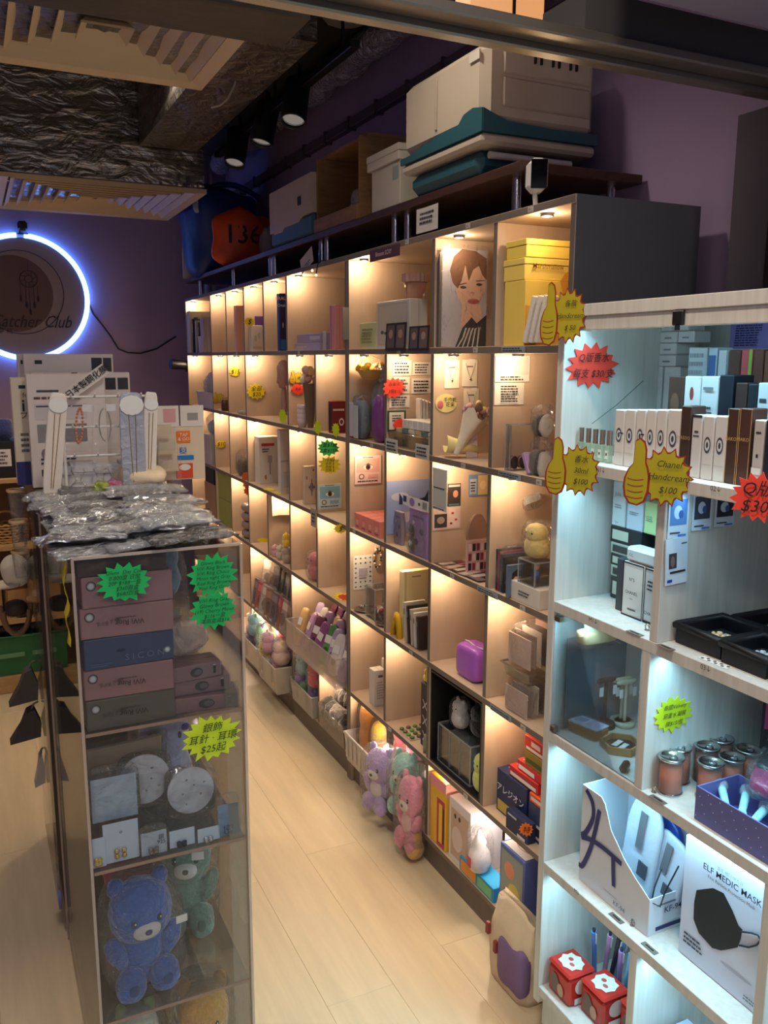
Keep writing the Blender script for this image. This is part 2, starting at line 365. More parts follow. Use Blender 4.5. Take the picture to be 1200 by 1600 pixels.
# ---- track with three spotlights
t = thing('light_track', 'black lighting track fixed along the duct edge', 'track')
r0 = onX(545, 72, 1.2); r1 = onX(345, 208, 1.2)
G().use(BLACK).box(1.175, 1.21, 2.7, 4.4, 2.582, 2.61, .003).build('rail', t)
for k in (2.8, 3.5, 4.2): G().use(BLACK).cyl((1.192, k, 2.61), (1.192, k, 2.9), .006, n=8).build('hanger', t)
for (px, py, tx, ty), lab in zip([(458, 190, 466, 128), (408, 224, 420, 165), (366, 256, 374, 206)],
        ('nearest and highest of three black track spotlights', 'middle one of three black track spotlights', 'farthest and lowest of three black track spotlights')):
    a = onX(px, py, 1.15); b = onX(tx, ty, 1.19); b.z = a.z+.155
    t = thing('track_spotlight', lab, 'lamp', tuple(a), group='track spotlights')
    d = (b-a).normalized(); L_ = .16
    G().use(BLACK).cyl((0, 0, 0), d*L_, .047, .047, 24, cap=False).cyl(d*L_, d*(L_+.012), .047, .02, 24).build('housing', t)
    G().use(mat((60, 60, 62), .3, .6)).tube([d*.001+(d.orthogonal().normalized()*math.cos(k*PI/12)+d.cross(d.orthogonal().normalized())*math.sin(k*PI/12))*.0455 for k in range(24)], .0035, 6, True).build('rim', t)
    G().use(foil((225, 225, 225), .15, .6, 60, (1, 1, 1))).cyl(d*.012, d*.05, .042, .02, 20, cap=False).use(emit((225, 235, 240), .12)).cyl(d*.016, d*.018, .040, .040, 20).build('reflector', t)
    y2 = a.y+.05
    G().use(BLACK).tube([d*.12+Vector((.03, 0, 0)), Vector((.045, .04, .21)), Vector((.045, .05, 2.57-a.z))], .011, 8).box(.025, .06, .0, .10, 2.555-a.z, 2.581-a.z, .003).build('bracket', t)
# ================================================================== warm shelving units
XW, DEP, TH = 1.207, .36, .018
D = [1.555, 1.872, 2.19, 2.50, 2.812, 3.13, 3.452, 3.765, 4.07, 4.39, 4.705, 5.0, 5.30]
ZT = [1.952, 1.632, 1.320, .995, .684, .362, .10]       # top surface of top panel and of each shelf below
ROWS = [[0, 1, 2, 4, 6, 7, 8, 9, 10, 12], [0, 1, 2, 3, 4, 5, 6, 8, 9, 10, 12], [0, 1, 2, 3, 4, 5, 6, 8, 9, 10, 12],
        [0, 1, 2, 3, 4, 5, 6, 7, 8, 9, 10, 12], [0, 1, 2, 3, 4, 6, 8, 10, 12], [0, 2, 4, 5, 6, 8, 10, 12]]
BEIGE = mat((204, 180, 156), .55, vary=.03, kind='grain', stretch=(20, 20, 2))
WARM = (1.0, .73, .46)
EDGEB = mat((118, 106, 96), .6, vary=.06, scale=30); OUTER_SHADE = mat((92, 92, 98), .6, vary=.05)
def edged(o):
    # boards have a darker edge band along the front
    o.data.materials.append(EDGEB)
    for f in o.data.polygons:
        if f.normal.x < -.9: f.material_index = 1
    return o
def shelving(lo, hi, label):
    t = thing('shelving_unit', label, 'shelving', (XW, D[lo], 0))
    W = D[hi]-D[lo]
    def p(name, a, b, y0, y1, z0, z1, c=.001, m=BEIGE): return edged(G().use(m).box(a, b, y0-D[lo], y1-D[lo], z0, z1, c).build(name, t))
    for y in (D[lo], D[hi]-TH): p('side_panel', 0, DEP, y, y+TH, 0, ZT[0]-TH)
    p('top_panel', -.002, DEP, D[lo], D[hi], ZT[0]-TH, ZT[0])
    p('back_panel', DEP-.006, DEP, D[lo]+TH, D[hi]-TH, .02, ZT[0]-TH, 0)
    p('plinth', .012, .03, D[lo]+TH, D[hi]-TH, 0, ZT[6]-TH)
    for z in ZT[1:]: p('shelf', 0, DEP-.006, D[lo]+TH, D[hi]-TH, z-TH, z)
    for r, cols in enumerate(ROWS):
        cs = [c for c in cols if lo <= c <= hi]
        z1 = ZT[r]-TH; z0 = ZT[r+1]
        for c in cs:
            if c in (lo, hi): continue
            p('divider', .001, DEP-.006, D[c]-TH/2, D[c]+TH/2, z0, z1)
        for c0, c1 in zip(cs, cs[1:]):
            yf = D[c1]-(TH if c1 == hi else TH/2)
            ly = LOFF.get((r, c0), yf-.062)
            if (r, c0) in DARKCELLS: continue
            o = G().use(mat((190, 190, 190), .3, .8)).lathe([(.016, 0), (.016, -.006), (.012, -.008)], (.03, ly-D[lo], z1), 14).use(emit((255, 205, 140), 6)).lathe([(.012, -.0075), (0, -.0075)], (.03, ly-D[lo], z1), 14).build('puck_light', t)
            wd = (yf-D[c0])/.31
            if r == 5 and wd > 1.3:
                ly2 = (D[c0]+D[c1])/2-.02
                G().use(mat((190, 190, 190), .3, .8)).lathe([(.016, 0), (.016, -.006), (.012, -.008)], (.03, ly2-D[lo], z1), 14).use(emit((255, 235, 215), 6)).lathe([(.012, -.0075), (0, -.0075)], (.03, ly2-D[lo], z1), 14).build('puck_light', t)
                lamp('shelf_puck_glow', 'POINT', (XW+.03, ly2, z1-.022), CELLP*1.8, (1, .88, .74), shadow_soft_size=.010)
            lamp('shelf_puck_glow', 'POINT', (XW+.03, ly, z1-.022), CELLP*(1 if wd < 1.3 else 1.35)*(1.5 if r == 5 else 1), WARM, shadow_soft_size=.010)
    return t
DARKCELLS = {(4, 1)}
CELLP = .66; LOFF = {(0, 0): 1.70, (0, 1): 2.10}
UN = shelving(0, 4, 'nearer beige cubbyhole shelving unit with warm lights along the right wall')
UN.name = 'shelving_unit'
e_ = G().use(OUTER_SHADE).box(0.001, DEP, -.0012, -.0002, 0, ZT[0]).build('end_shade_skin', UN)  # grey skin puts the unlit end panel's shade into its colour
UF = shelving(4, 12, 'farther beige cubbyhole shelving unit with warm lights, reaching the purple back wall')
# ledge on chrome posts above the units
LY = 1.80
t = thing('wooden_ledge', 'dark brown board on chrome posts above the cubbyhole shelves', 'shelf', (XW, LY, ZT[0]))
WALNUT = mat((78, 50, 38), .45, vary=.2, kind='grain', stretch=(30, 2, 30))
G().use(WALNUT).box(.02, .40, 0, 3.55, .095, .118, .002).build('board', t)
CHROME = mat((200, 200, 205), .15, 1.0, vary=0)
for px, py in ((808, 285), (638, 352), (618, 358), (512, 385), (503, 388), (430, 410), (424, 412), (366, 428), (314, 442)):
    y = onX(px, py, XW+.055).y-LY; G().use(CHROME).cyl((.055, y, .002), (.055, y, .095), .0125).build('chrome_post', t)
for y in (.05, 1.5, 3.0): G().use(CHROME).cyl((.34, y, .002), (.34, y, .095), .0125).build('chrome_post', t)
ZL = ZT[0]+.119
# ================================================================== pale blue-lit cabinet by the entrance
XB, YB1, YB0, BD = 1.05, 1.392, .42, .36
BZ = [1.702, 1.404, 1.110, .824, .520, .214]
PALE = mat((205, 200, 192), .5, vary=.07, kind='grain', stretch=(45, 45, 2.2))
t = thing('display_cabinet', 'pale wood-grain display cabinet with cold blue lights by the entrance', 'cabinet', (XB, YB0, 0))
def pb(name, a, b, y0, y1, z0, z1, c=.001, m=PALE, par=None): return G().use(m).box(a, b, y0-YB0, y1-YB0, z0, z1, c).build(name, par or t)
for y in (YB1-.02, YB0): pb('side_panel', 0, BD, y, y+.02, .17, BZ[0]-.022)
pb('top_panel', -.004, BD, YB0, YB1, BZ[0]-.022, BZ[0]); pb('light_valance', .0, .02, YB0+.02, YB1-.02, BZ[0]-.048, BZ[0]-.022)
pb('back_panel', BD-.008, BD, YB0+.02, YB1-.02, .18, BZ[0]-.022)
for z in BZ[1:]: pb('shelf', 0, BD-.008, YB0+.02, YB1-.02, z-.022, z)
pb('base_rail', .012, .03, YB0+.02, YB1-.02, .115, BZ[5]-.022)
for y in (YB1-.07, YB0+.07):
    g = G().use(BLACK).cyl((.05, y-YB0-.012, .035), (.05, y-YB0+.012, .035), .034, n=18).box(.03, .07, y-YB0-.018, y-YB0+.018, .07, .115, .003); g.build('caster', t)
BDIV = {}
for r, px, py in ((1, 1027, 880), (2, 1005, 1080), (3, 1197, 1440), (4, 988, 1500)):
    y = onX(px, py, XB).y; BDIV[r] = y
    pb('divider', .001, BD-.008, y-.01, y+.01, BZ[r+1], BZ[r]-.022)
COLD = (.36, .78, 1.0); COLDP = 2.7
for r in range(5):
    ys = [YB1-.02] + ([BDIV[r]] if r in BDIV else []) + [YB0+.02]
    for k, (a, b) in enumerate(zip(ys, ys[1:])):
        L_ = a-b-.04; zz = BZ[r]-.022-(.0 if r else .0)
        pb('light_strip', .030, .042, b+.02, a-.02, zz-.006, zz, 0, emit((170, 225, 255), 3))
        lamp('cabinet_strip_glow', 'AREA', (XB+.037, (a+b)/2, zz-.008), COLDP*L_*(.3 if (r, k) == (1, 1) else 1), COLD, shape='RECTANGLE', size=.012, size_y=L_, rot=(0, .25, 0), spread=2.6)  # second-row right compartment's dim strip is added, standing in for bounced light

# ================================================================== builders for the goods (local frame: x right, y into the shelf, z up)
def proj(P):
    v = Vector(P)-Vector((0, 0, EYE)); k = v.dot(FWD); return 600+CF*v.dot(RIGHT)/k, 800-CF*v.dot(UP)/k
def slot(pl, pc, pr, pt, r, dep=.03, z0=None, wd=None, X=None):
    """goods on shelf r of the warm units: pl..pc is the face to the aisle, pc..pr the face to the entrance"""
    X0 = X if X is not None else XW+dep; z0 = ZT[r] if z0 is None else z0
    Y = onX(pc, pt, X0).y
    for _ in range(3):
        pb_ = proj((X0, Y, z0))[1]; mid = (pt+pb_)/2; Y = onX(pc, mid, X0).y
    z1 = onX(pc, pt, X0).z
    Y1 = onX(pl, mid, X0).y if pl < pc else Y+(wd or .06)
    X1 = onY(pr, mid, Y).x if pr > pc else X0+(wd or .06)
    if X is None:
        cs = ROWS[r-1]
        for c0, c1 in zip(cs, cs[1:]):
            if D[c0] <= Y < D[c1]:
                Y = max(Y, D[c0]+.012); lim = D[c1]-(.021 if c1 == 4 else .0125)
                if Y > lim-.015: print('SLOT too far back', pl, pc, pr, pt, r, Y, lim); Y = lim-.02
                Y1 = min(Y1, lim)
        X1 = min(X1, XW+DEP-.012); z1 = min(z1, ZT[r-1]-TH-.004)
        if z1-z0 < .004: print('SLOT flat', pl, pc, pr, pt, r)
    return (X0, X1, Y, Y1, z0, z1)
def at(name, label, cat, S, group=None, rz=-PI/2, drz=0):
    X0, X1, Y0, Y1, z0, z1 = S
    t = thing(name, label, cat, ((X0+X1)/2, (Y0+Y1)/2, z0), rz+drz, group)
    return (t, Y1-Y0, X1-X0, z1-z0) if abs(rz+PI/2) < .1 else (t, X1-X0, Y1-Y0, z1-z0)
FR = {'F': lambda w, d, h: ((-w/2, -d/2, 0), (w, 0, 0), (0, 0, h), (PI/2, 0, 0)), 'R': lambda w, d, h: ((w/2, -d/2, 0), (0, d, 0), (0, 0, h), (PI/2, 0, PI/2)),
      'L': lambda w, d, h: ((-w/2, d/2, 0), (0, -d, 0), (0, 0, h), (PI/2, 0, -PI/2)), 'T': lambda w, d, h: ((-w/2, -d/2, h), (w, 0, 0), (0, d, 0), (0, 0, 0))}
def deco(t, w, d, h, prints=(), texts=(), off=.0006):
    """flat print: (face,u0,v0,u1,v1,rgb) rectangles, ('O',face,u,v,ru,rv,rgb) ovals, ('P',face,pts,rgb) outlines; texts (face,u,v,string,size m,rgb[,bold])"""
    if prints:
        g = G(); k = 0
        for p in prints:
            k += 1
            oval = p[0] == 'O'; face = p[1] if p[0] in 'OP' else p[0]
            o, u, v, _ = FR[face](w, d, h); o, u, v = Vector(o), Vector(u), Vector(v); n = u.cross(v).normalized(); e = n*(off+k*.00012)
            g.use(mat(p[-1], .55, vary=0))
            if oval: g.ngon([o+e+u*(p[2]+p[4]*math.cos(2*PI*i/20))+v*(p[3]+p[5]*math.sin(2*PI*i/20)) for i in range(20)])
            elif p[0] == 'P': g.ngon([o+e+u*a+v*b for a, b in p[2]])
            else:
                a, b, c, dd = p[1:5]; g.quad(o+e+u*a+v*b, o+e+u*c+v*b, o+e+u*c+v*dd, o+e+u*a+v*dd)
        g.build('print', t)
    for q in texts:
        face, a, b, s, size, rgb = q[:6]
        o, u, v, rot = FR[face](w, d, h); o, u, v = Vector(o), Vector(u), Vector(v); n = u.cross(v).normalized()
        if len(q) > 7: rot = (rot[0], rot[1]+q[7], rot[2]) if face != 'T' else (0, 0, q[7])
        text(t, s, size, o+u*a+v*b+n*(off+.003), rot, mat(rgb, .6, vary=0), bold=q[6] if len(q) > 6 else 0)
def rows(face, u0, v0, u1, v1, n, rgb=(60, 60, 62), seed=1, fill=.8):
    """lines of print too small to read"""
    R = random.Random(seed); out = []; st = (v1-v0)/n
    for i in range(n):
        a = u0
        e = u1-(u1-u0)*R.random()*(1-fill)
        while a < e-.01:
            b = min(e, a+(u1-u0)*R.uniform(.05, .2)); out.append((face, a, v1-st*(i+.75), b, v1-st*(i+.25), rgb)); a = b+(u1-u0)*.025
    return out
def carton(t, w, d, h, col, prints=(), texts=(), c=.0015, lid=None, rough=.5, seam=True):
    g = G().use(mat(col, rough, vary=.03)); g.box(-w/2, w/2, -d/2, d/2, 0, h if not lid else h*(1-lid), c); g.build('carton_body', t)
    if lid: G().use(mat(col, rough, vary=.03)).box(-w/2-.0015, w/2+.0015, -d/2-.0015, d/2+.0015, h*(1-lid)+.0006, h, c).build('lid', t)
    elif seam:
        dk = tuple(int(x*.72) for x in col); G().use(mat(dk, rough, vary=0)).box(-w/2+.003, w/2-.003, -.0006, .0006, h-.0004, h+.0003).build('flap_seam', t)
    deco(t, w, d, h, prints, texts, off=.0022 if lid else .0006)
def box_at(name, label, cat, S, col, prints=(), texts=(), group=None, drz=0, rz=-PI/2, **kw):
    t, w, d, h = at(name, label, cat, S, group, rz, drz); carton(t, w, d, h, col, prints, texts, **kw); return t
def sheet(name, label, cat, o, w, h, rz, col, prints=(), texts=(), tilt=0, curl=0, thick=.0008, group=None, roll=0, extra=None):
    """flat paper or card, o = centre of its back"""
    t = thing(name, label, cat, o, rz, group, rx=tilt, ry=roll)
    g = G().use(mat(col, .6, vary=.03)); n = 8; V = []
    for i in range(n+1):
        for k in (0, 1):
            u = i/n; V.append((-w/2+w*u, -curl*w*(2*u-1)**2*.5, -h/2 if not k else h/2))
    W_ = [(x, y-thick, z) for x, y, z in V]; m = len(V)
    g.add(V+W_, [(2*i, 2*i+1, 2*i+3, 2*i+2) for i in range(n)]+[(m+2*i, m+2*i+2, m+2*i+3, m+2*i+1) for i in range(n)]+[(0, m, m+1, 1), (2*n, 2*n+1, m+2*n+1, m+2*n)]
          + [(2*i, 2*i+2, m+2*i+2, m+2*i) for i in range(n)]+[(2*i+1, m+2*i+1, m+2*i+3, 2*i+3) for i in range(n)])
    g.build('card', t)
    e = bpy.data.objects.new('x', None); bpy.data.objects.remove(e)
    # prints sit on the front; frame of deco has z from 0..h and y front at -d/2
    class Sh: pass
    if prints or texts:
        gg = G(); k = 0
        off = thick+curl*w*.5
        for p in prints:
            k += 1; gg.use(mat(p[-1], .6, vary=0)); yy = -(thick+.0004+k*.00008)
            def cv(u): return -curl*w*(2*u-1)**2*.5
            if p[0] == 'O': gg.ngon([(-w/2+w*(p[2]+p[4]*math.cos(2*PI*i/20)), yy+cv(p[2]), -h/2+h*(p[3]+p[5]*math.sin(2*PI*i/20))) for i in range(20)])
            elif p[0] == 'P': gg.ngon([(-w/2+w*a, yy+cv(a), -h/2+h*b) for a, b in p[2]])
            else:
                a, b, c, dd = p[1:5]
                gg.quad((-w/2+w*a, yy+cv(a), -h/2+h*b), (-w/2+w*c, yy+cv(c), -h/2+h*b), (-w/2+w*c, yy+cv(c), -h/2+h*dd), (-w/2+w*a, yy+cv(a), -h/2+h*dd))
        if prints: gg.build('print', t)
        for q in texts:
            _, a, b, s, size, rgb = q[:6]
            text(t, s, size, (-w/2+w*a, -(thick+.003), -h/2+h*b), (PI/2, q[7] if len(q) > 7 else 0, 0), mat(rgb, .6, vary=0), bold=q[6] if len(q) > 6 else 0)
    return t
def paperY(name, label, cat, px0, px1, py0, py1, Y, col=(232, 226, 216), prints=(), texts=(), **kw):
    """paper on a board that faces the entrance (plane Y)"""
    a = onY(px0, py1, Y); b = onY(px1, py0, Y); c = (a+b)/2
    return sheet(name, label, cat, (c.x, Y, c.z), abs(b.x-a.x), abs(b.z-a.z), 0, col, prints, texts, **kw)
def paperX(name, label, cat, px0, px1, py0, py1, X, col=(232, 226, 216), prints=(), texts=(), **kw):
    a = onX(px0, py1, X); b = onX(px1, py0, X); c = (a+b)/2
    return sheet(name, label, cat, (X, c.y, c.z), abs(b.y-a.y), abs(b.z-a.z), -PI/2, col, prints, texts, **kw)
FACE = [D[i]-TH/2-.0012 for i in range(13)]           # faces of the dividers that look to the entrance
FACE[4] = D[4]-TH-.0012
def star_pts(n, ro, ri, seed=0, sx=1.0):
    R = random.Random(seed); out = []
    for i in range(2*n):
        a = PI*i/n+.1; r = (ro*R.uniform(.9, 1.05) if i % 2 == 0 else ri*R.uniform(.94, 1.05)); out.append((r*math.cos(a)*sx, r*math.sin(a)))
    return out
STAR = {'y': (240, 214, 20), 'l': (196, 214, 30), 'r': (245, 70, 52), 'g': (20, 175, 90), 'G': (70, 215, 95), 'o': (240, 120, 30), 'd': (170, 150, 24)}
def mwidth(p, rz, wpx):
    a = Vector((math.cos(rz), math.sin(rz), 0)); v = p-Vector((0, 0, EYE)); k = v.dot(FWD)
    return wpx*k*k/(CF*abs(a.dot(RIGHT)*k-v.dot(RIGHT)*a.dot(FWD)))
def star(label, px, py, wpx, hpx, c, lines=(), Y=None, X=None, rz=None, n=12, seed=0, size=None, par=None, name='price_star', ratio=.73, tsz=None, tilt=0):
    p = onY(px, py, Y) if Y is not None else onX(px, py, X)
    if rz is None: rz = 0 if Y is not None else -PI/2
    w = mwidth(p, rz, wpx)
    h = hpx*(p-Vector((0, 0, EYE))).dot(FWD)/CF
    t = thing(name, label, 'price tag', p, rz, rx=tilt)
    pts = star_pts(n, h/2, h/2*ratio, seed, w/h)
    G().use(mat(STAR[c], .55, vary=.02)).plate(pts, (0, 0, 0), (1, 0, 0), (0, 0, 1), .0015).build('card', t)
    if lines:
        k = len(lines); sz = min(tsz or .1, h*.66/k*.98)
        for i, s in enumerate(lines): text(t, s, sz, (0, -.0045, h*.33-(i+.5)*h*.66/k), (PI/2, 0, 0), INK, shear=.25, name='handwriting')
    return t
def thumb(label, px, py, wpx, hpx, lines, Y=None, X=None, rz=0, tsz=None):
    """burst-shaped tag with a thumbs-up hand, dark red outline"""
    p = onY(px, py, Y) if Y is not None else onX(px, py, X)
    k = (p-Vector((0, 0, EYE))).dot(FWD)/CF
    w = mwidth(p, rz, wpx)
    h = hpx*k
    t = thing('thumbs_up_tag', label, 'price tag', p, rz)
    RED = mat((150, 40, 32), .5, vary=0); YEL = mat((176, 158, 30), .5, vary=.02)
    cx = w*.13
    def burst(s):
        out = []
        for i in range(45):
            a = 2*PI*i/45; r = (1.04, .86, .84)[i % 3]*s; out.append((cx+r*math.cos(a)*w*.40, -h*.02+r*math.sin(a)*h*.40))
        return out
    hand = [(-.50, -.08), (-.51, -.20), (-.49, -.34), (-.42, -.44), (-.30, -.46), (-.20, -.40), (-.15, -.25), (-.14, -.05), (-.17, .08), (-.20, .16), (-.20, .34), (-.23, .45), (-.30, .50), (-.36, .46), (-.37, .32), (-.38, .14), (-.45, .05)]
    def hp(s): c = (-.33, 0); return [((c[0]+(a-c[0])*s[0])*w, (c[1]+(b-c[1])*s[1])*h) for a, b in hand]
    G().use(RED).plate(burst(1.07), (0, 0, 0), (1, 0, 0), (0, 0, 1), .0012).plate(hp((1.2, 1.05)), (0, -.0016, 0), (1, 0, 0), (0, 0, 1), .0004).build('outline', t)
    G().use(YEL).plate(burst(.99), (0, -.0013, 0), (1, 0, 0), (0, 0, 1), .0003).build('card', t)
    G().use(YEL).plate(hp((1, 1)), (0, -.0021, 0), (1, 0, 0), (0, 0, 1), .0004).build('thumb', t)
    g = G().use(RED)
    for j in range(4): g.tube([(-.47*w+.26*w*i/6, -.0027, h*(-.08-.09*j-.022*math.sin(PI*i/6))) for i in range(7)], .0007, 5)
    g.build('finger_line', t)
    n = len(lines); sz = tsz or min(h*.15, w*.14)
    for i, s in enumerate(lines): text(t, s, sz, (cx+w*.06, -.005, h*.26-(i+.5)*h*.56/n), (PI/2, 0, 0), INK, shear=.3, name='handwriting')
    return t
CLEAR = film((252, 252, 254), .025, .1, .55, 30, .4); WRAP = film((255, 255, 255), .03, .07, 1.0, 40, .6, .05); ACRY = film((245, 248, 250), .012, .03, 0, 1, .8, .0)
FROST = film((228, 226, 218), .42, .3, .1, 8, .4); EDGE = film((225, 235, 240), .28, .1, 0, 1, .6)
def wrap(t, w, d, h, z0=0, seed=0, amp=None, m=None, name='wrapper', p=3.2):
    G().use(m or WRAP).blob((0, 0, z0+h/2), (w/2, d/2, h/2), p, 22, 14, amp if amp is not None else min(w, d, h)*.10, 5/max(w, .02)*.6, seed).build(name, t)
def ruffle(t, w, h, z, seed=0, m=None, name='bag_top'):
    """gathered top of a plastic bag"""
    g = G().use(m or WRAP); n = 18; V = []
    R = random.Random(seed)
    for i in range(n):
        a = 2*PI*i/n
        for k, (r, zz) in enumerate(((.5, 0), (.16, .35), (.42, 1.0))):
            rr = r*(1+R.uniform(-.25, .25)); V.append((w*rr*math.cos(a), w*.6*rr*math.sin(a), z+h*zz*(1+R.uniform(-.15, .15))))
    g.add(V, [(3*i+k, 3*((i+1) % n)+k, 3*((i+1) % n)+k+1, 3*i+k+1) for i in range(n) for k in (0, 1)], True); g.build(name, t)
def pouch(t, w, d, h, items, seed=0, bag=True, top=False):
    """clear bag; items = list of (name, rgb) soft things seen through it"""
    R = random.Random(seed)
    for i, (nm, rgb) in enumerate(items):
        k = len(items); a = w/max(1, min(k, 3)); x = -w/2+a*(i % 3+.5) if k > 1 else 0; rw = k > 3; z = h*(.30 if (not rw or i < 3) else .68)
        rz_ = h*(.26 if rw else .36)
        G().use(mat(rgb, .8, vary=.12, scale=30)).blob((x, R.uniform(-.1, .1)*d, z), (min(w*.46, a*.56), d*.38, rz_), R.uniform(2, 2.8), 14, 9, min(w, h)*.06, 4/max(w, .02), seed+i).build(nm, t)
    if bag: wrap(t, w, d, h*(.86 if top else 1), 0, seed)
    if top: ruffle(t, w*.7, h*.28, h*.74, seed)
def sack(t, w, d, h, rgb, seed=0, rough=.5, amp=.1, name='bag_body', tied=False, m=None):
    G().use(m or mat(rgb, rough, vary=.08, scale=12, bump=.35, bscale=14)).blob((0, 0, h*(.5 if not tied else .42)), (w/2, d/2, h*(.5 if not tied else .42)), 2.7, 24, 16, min(w, h)*amp, 5/max(w, .02), seed).build(name, t)
    if tied: ruffle(t, w*.6, h*.25, h*.74, seed, m or mat(rgb, rough, vary=.08, bump=.35, bscale=14), 'tied_neck')
def bear(t, w, d, h, rgb, muzzle=(235, 230, 225), paw=None, seed=0, sitting=True, ear=True, bagged=True, nose=(40, 40, 50), belly=None, snout=True):
    F = mat(rgb, .95, vary=.10, scale=40, bump=.8, bscale=90, kind='fur'); a = w*.012+.0008
    hr = h*.27
    G().use(F).blob((0, d*.06, h*.30), (w*.34, d*.34, h*.30), 2.2, 20, 12, a, 60, seed).build('body', t)
    hd = G().use(F).blob((0, -d*.02, h*.70), (w*.42, d*.40, hr), 2.25, 24, 14, a, 60, seed+1).build('head', t)
    for s in (-1, 1):
        if ear: G().use(F).blob((s*w*.30, d*.05, h*.93), (w*.12, d*.10, h*.085), 2.2, 12, 8, a*.5, 60, seed+2).build('ear', hd)
        G().use(F).blob((s*w*.36, -d*.12, h*.40), (w*.13, d*.16, h*.15), 2.2, 12, 8, a, 60, seed+3, Matrix.Rotation(s*.4, 3, 'Y')).build('arm', t)
        lg = G().use(F).blob((s*w*.23, -d*.30, h*.145), (w*.205, d*.20, h*.145), 2.3, 16, 10, a, 60, seed+4).build('leg', t)
        if paw: G().use(mat(paw, .9, vary=.05, kind='fur')).blob((s*w*.23, -d*.485, h*.145), (w*.08, d*.03, h*.055), 2.3, 12, 6).build('paw_pad', lg)
        G().use(mat((30, 28, 32), .15, vary=0)).blob((s*w*.17, -d*.385, h*.70), (w*.042, d*.03, h*.032), 2, 12, 8).use(WHITE).blob((s*w*.17+w*.012, -d*.412, h*.71), (w*.013, d*.008, h*.01), 2, 8, 5).build('eye', hd)
    if snout:
        mz = G().use(mat(muzzle, .9, vary=.03, kind='fur')).blob((0, -d*.36, h*.615), (w*.19, d*.12, h*.075), 2.2, 16, 10).build('muzzle', hd)
        G().use(mat(nose, .5, vary=0)).blob((0, -d*.475, h*.625), (w*.05, d*.03, h*.022), 2.2, 12, 6).build('nose', mz)
    if belly: G().use(mat(belly, .95, vary=.03, kind='fur')).blob((0, -d*.22, h*.36), (w*.22, d*.10, h*.14), 2.2, 14, 8).build('belly', t)
    if bagged: G().use(WRAP).blob((0, -d*.02, h*.51), (w*.56, d*.57, h*.55), 2.9, 24, 16, w*.05, 14, seed+9).build('plastic_wrapper', t)
def plush(t, w, d, h, rgb, seed=0, eye=True, bagged=True, ears=None, spots=None):
    """rounded toy with a head growing out of its body"""
    F = mat(rgb, .95, vary=.10, scale=30, bump=.6, bscale=80, kind='fur')
    G().use(F).blob((0, 0, h*.32), (w*.46, d*.44, h*.34), 2.3, 18, 12, w*.03, 20, seed).build('body', t)
    hd = G().use(F).blob((0, -d*.05, h*.72), (w*.38, d*.38, h*.27), 2.3, 18, 12, w*.02, 20, seed+1).build('head', t)
    for s in (-1, 1):
        if ears: G().use(mat(ears, .95, vary=.05, kind='fur')).blob((s*w*.25, 0, h*.95), (w*.10, d*.08, h*.10), 2.2, 10, 6).build('ear', hd)
        if eye: G().use(INK).blob((s*w*.15, -d*.40, h*.74), (w*.035, d*.03, h*.03), 2, 8, 6).build('eye', hd)
    if spots: G().use(mat(spots, .95, vary=.05, kind='fur')).blob((0, -d*.26, h*.34), (w*.26, d*.20, h*.17), 2.2, 12, 8).build('belly', t)
    if bagged: G().use(WRAP).blob((0, 0, h*.52), (w*.54, d*.54, h*.56), 2.8, 20, 14, w*.06, 12, seed+5).build('plastic_wrapper', t); 
def bin_box(t, w, d, h, m, th=.003, flare=1.08, lip=True, hi=1.0):
    """open bin: walls, floor, rolled lip"""
    g = G().use(m); a, b = w/2, d/2
    o0 = [(-a/flare, -b/flare, 0), (a/flare, -b/flare, 0), (a/flare, b/flare, 0), (-a/flare, b/flare, 0)]; o1 = [(-a, -b, h), (a, -b, h), (a, b, h), (-a, b, h)]
    i0 = [((x-math.copysign(th, x)), (y-math.copysign(th, y)), th) for x, y, z in o0]; i1 = [((x-math.copysign(th, x)), (y-math.copysign(th, y)), h) for x, y, z in o1]
    g.add(o0+o1+i0+i1, [(3, 2, 1, 0), (8, 9, 10, 11)]+[(i, (i+1) % 4, (i+1) % 4+4, i+4) for i in range(4)]+[((i+1) % 4+8, i+8, i+12, (i+1) % 4+12) for i in range(4)]+[(i+4, (i+1) % 4+4, (i+1) % 4+12, i+12) for i in range(4)])
    g.build('tray', t)
    if lip: G().use(m).tube([(-a, -b, h), (a, -b, h), (a, b, h), (-a, b, h)], th*1.3, 6, True).build('rim', t)
def case(t, w, d, h, m=None, th=.003, top=True, edges=True):
    """clear acrylic box"""
    m = m or ACRY
    for nm, a in (('bottom_pane', (-w/2, w/2, -d/2, d/2, 0, th)), ('front_pane', (-w/2, w/2, -d/2, -d/2+th, th, h)), ('back_pane', (-w/2, w/2, d/2-th, d/2, th, h)), ('side_pane', (-w/2, -w/2+th, -d/2+th, d/2-th, th, h)), ('side_pane', (w/2-th, w/2, -d/2+th, d/2-th, th, h))):
        G().use(m).box(*a).build(nm, t)
    if top: G().use(m).box(-w/2, w/2, -d/2, d/2, h, h+th).build('lid_pane', t)
    if edges:
        g = G().use(EDGE)
        for x in (-w/2, w/2):
            for y in (-d/2, d/2): g.box(x-.0016, x+.0016, y-.0016, y+.0016, 0, h)
        for z in (0, h):
            for y in (-d/2, d/2): g.box(-w/2, w/2, y-.0016, y+.0016, z-.0016, z+.0016)
            for x in (-w/2, w/2): g.box(x-.0016, x+.0016, -d/2, d/2, z-.0016, z+.0016)
        g.build('edge', t)
def books(t, w, d, h, cols, lean=0):
    pass
# ================================================================== goods in the warm units
CARD = (232, 226, 214)
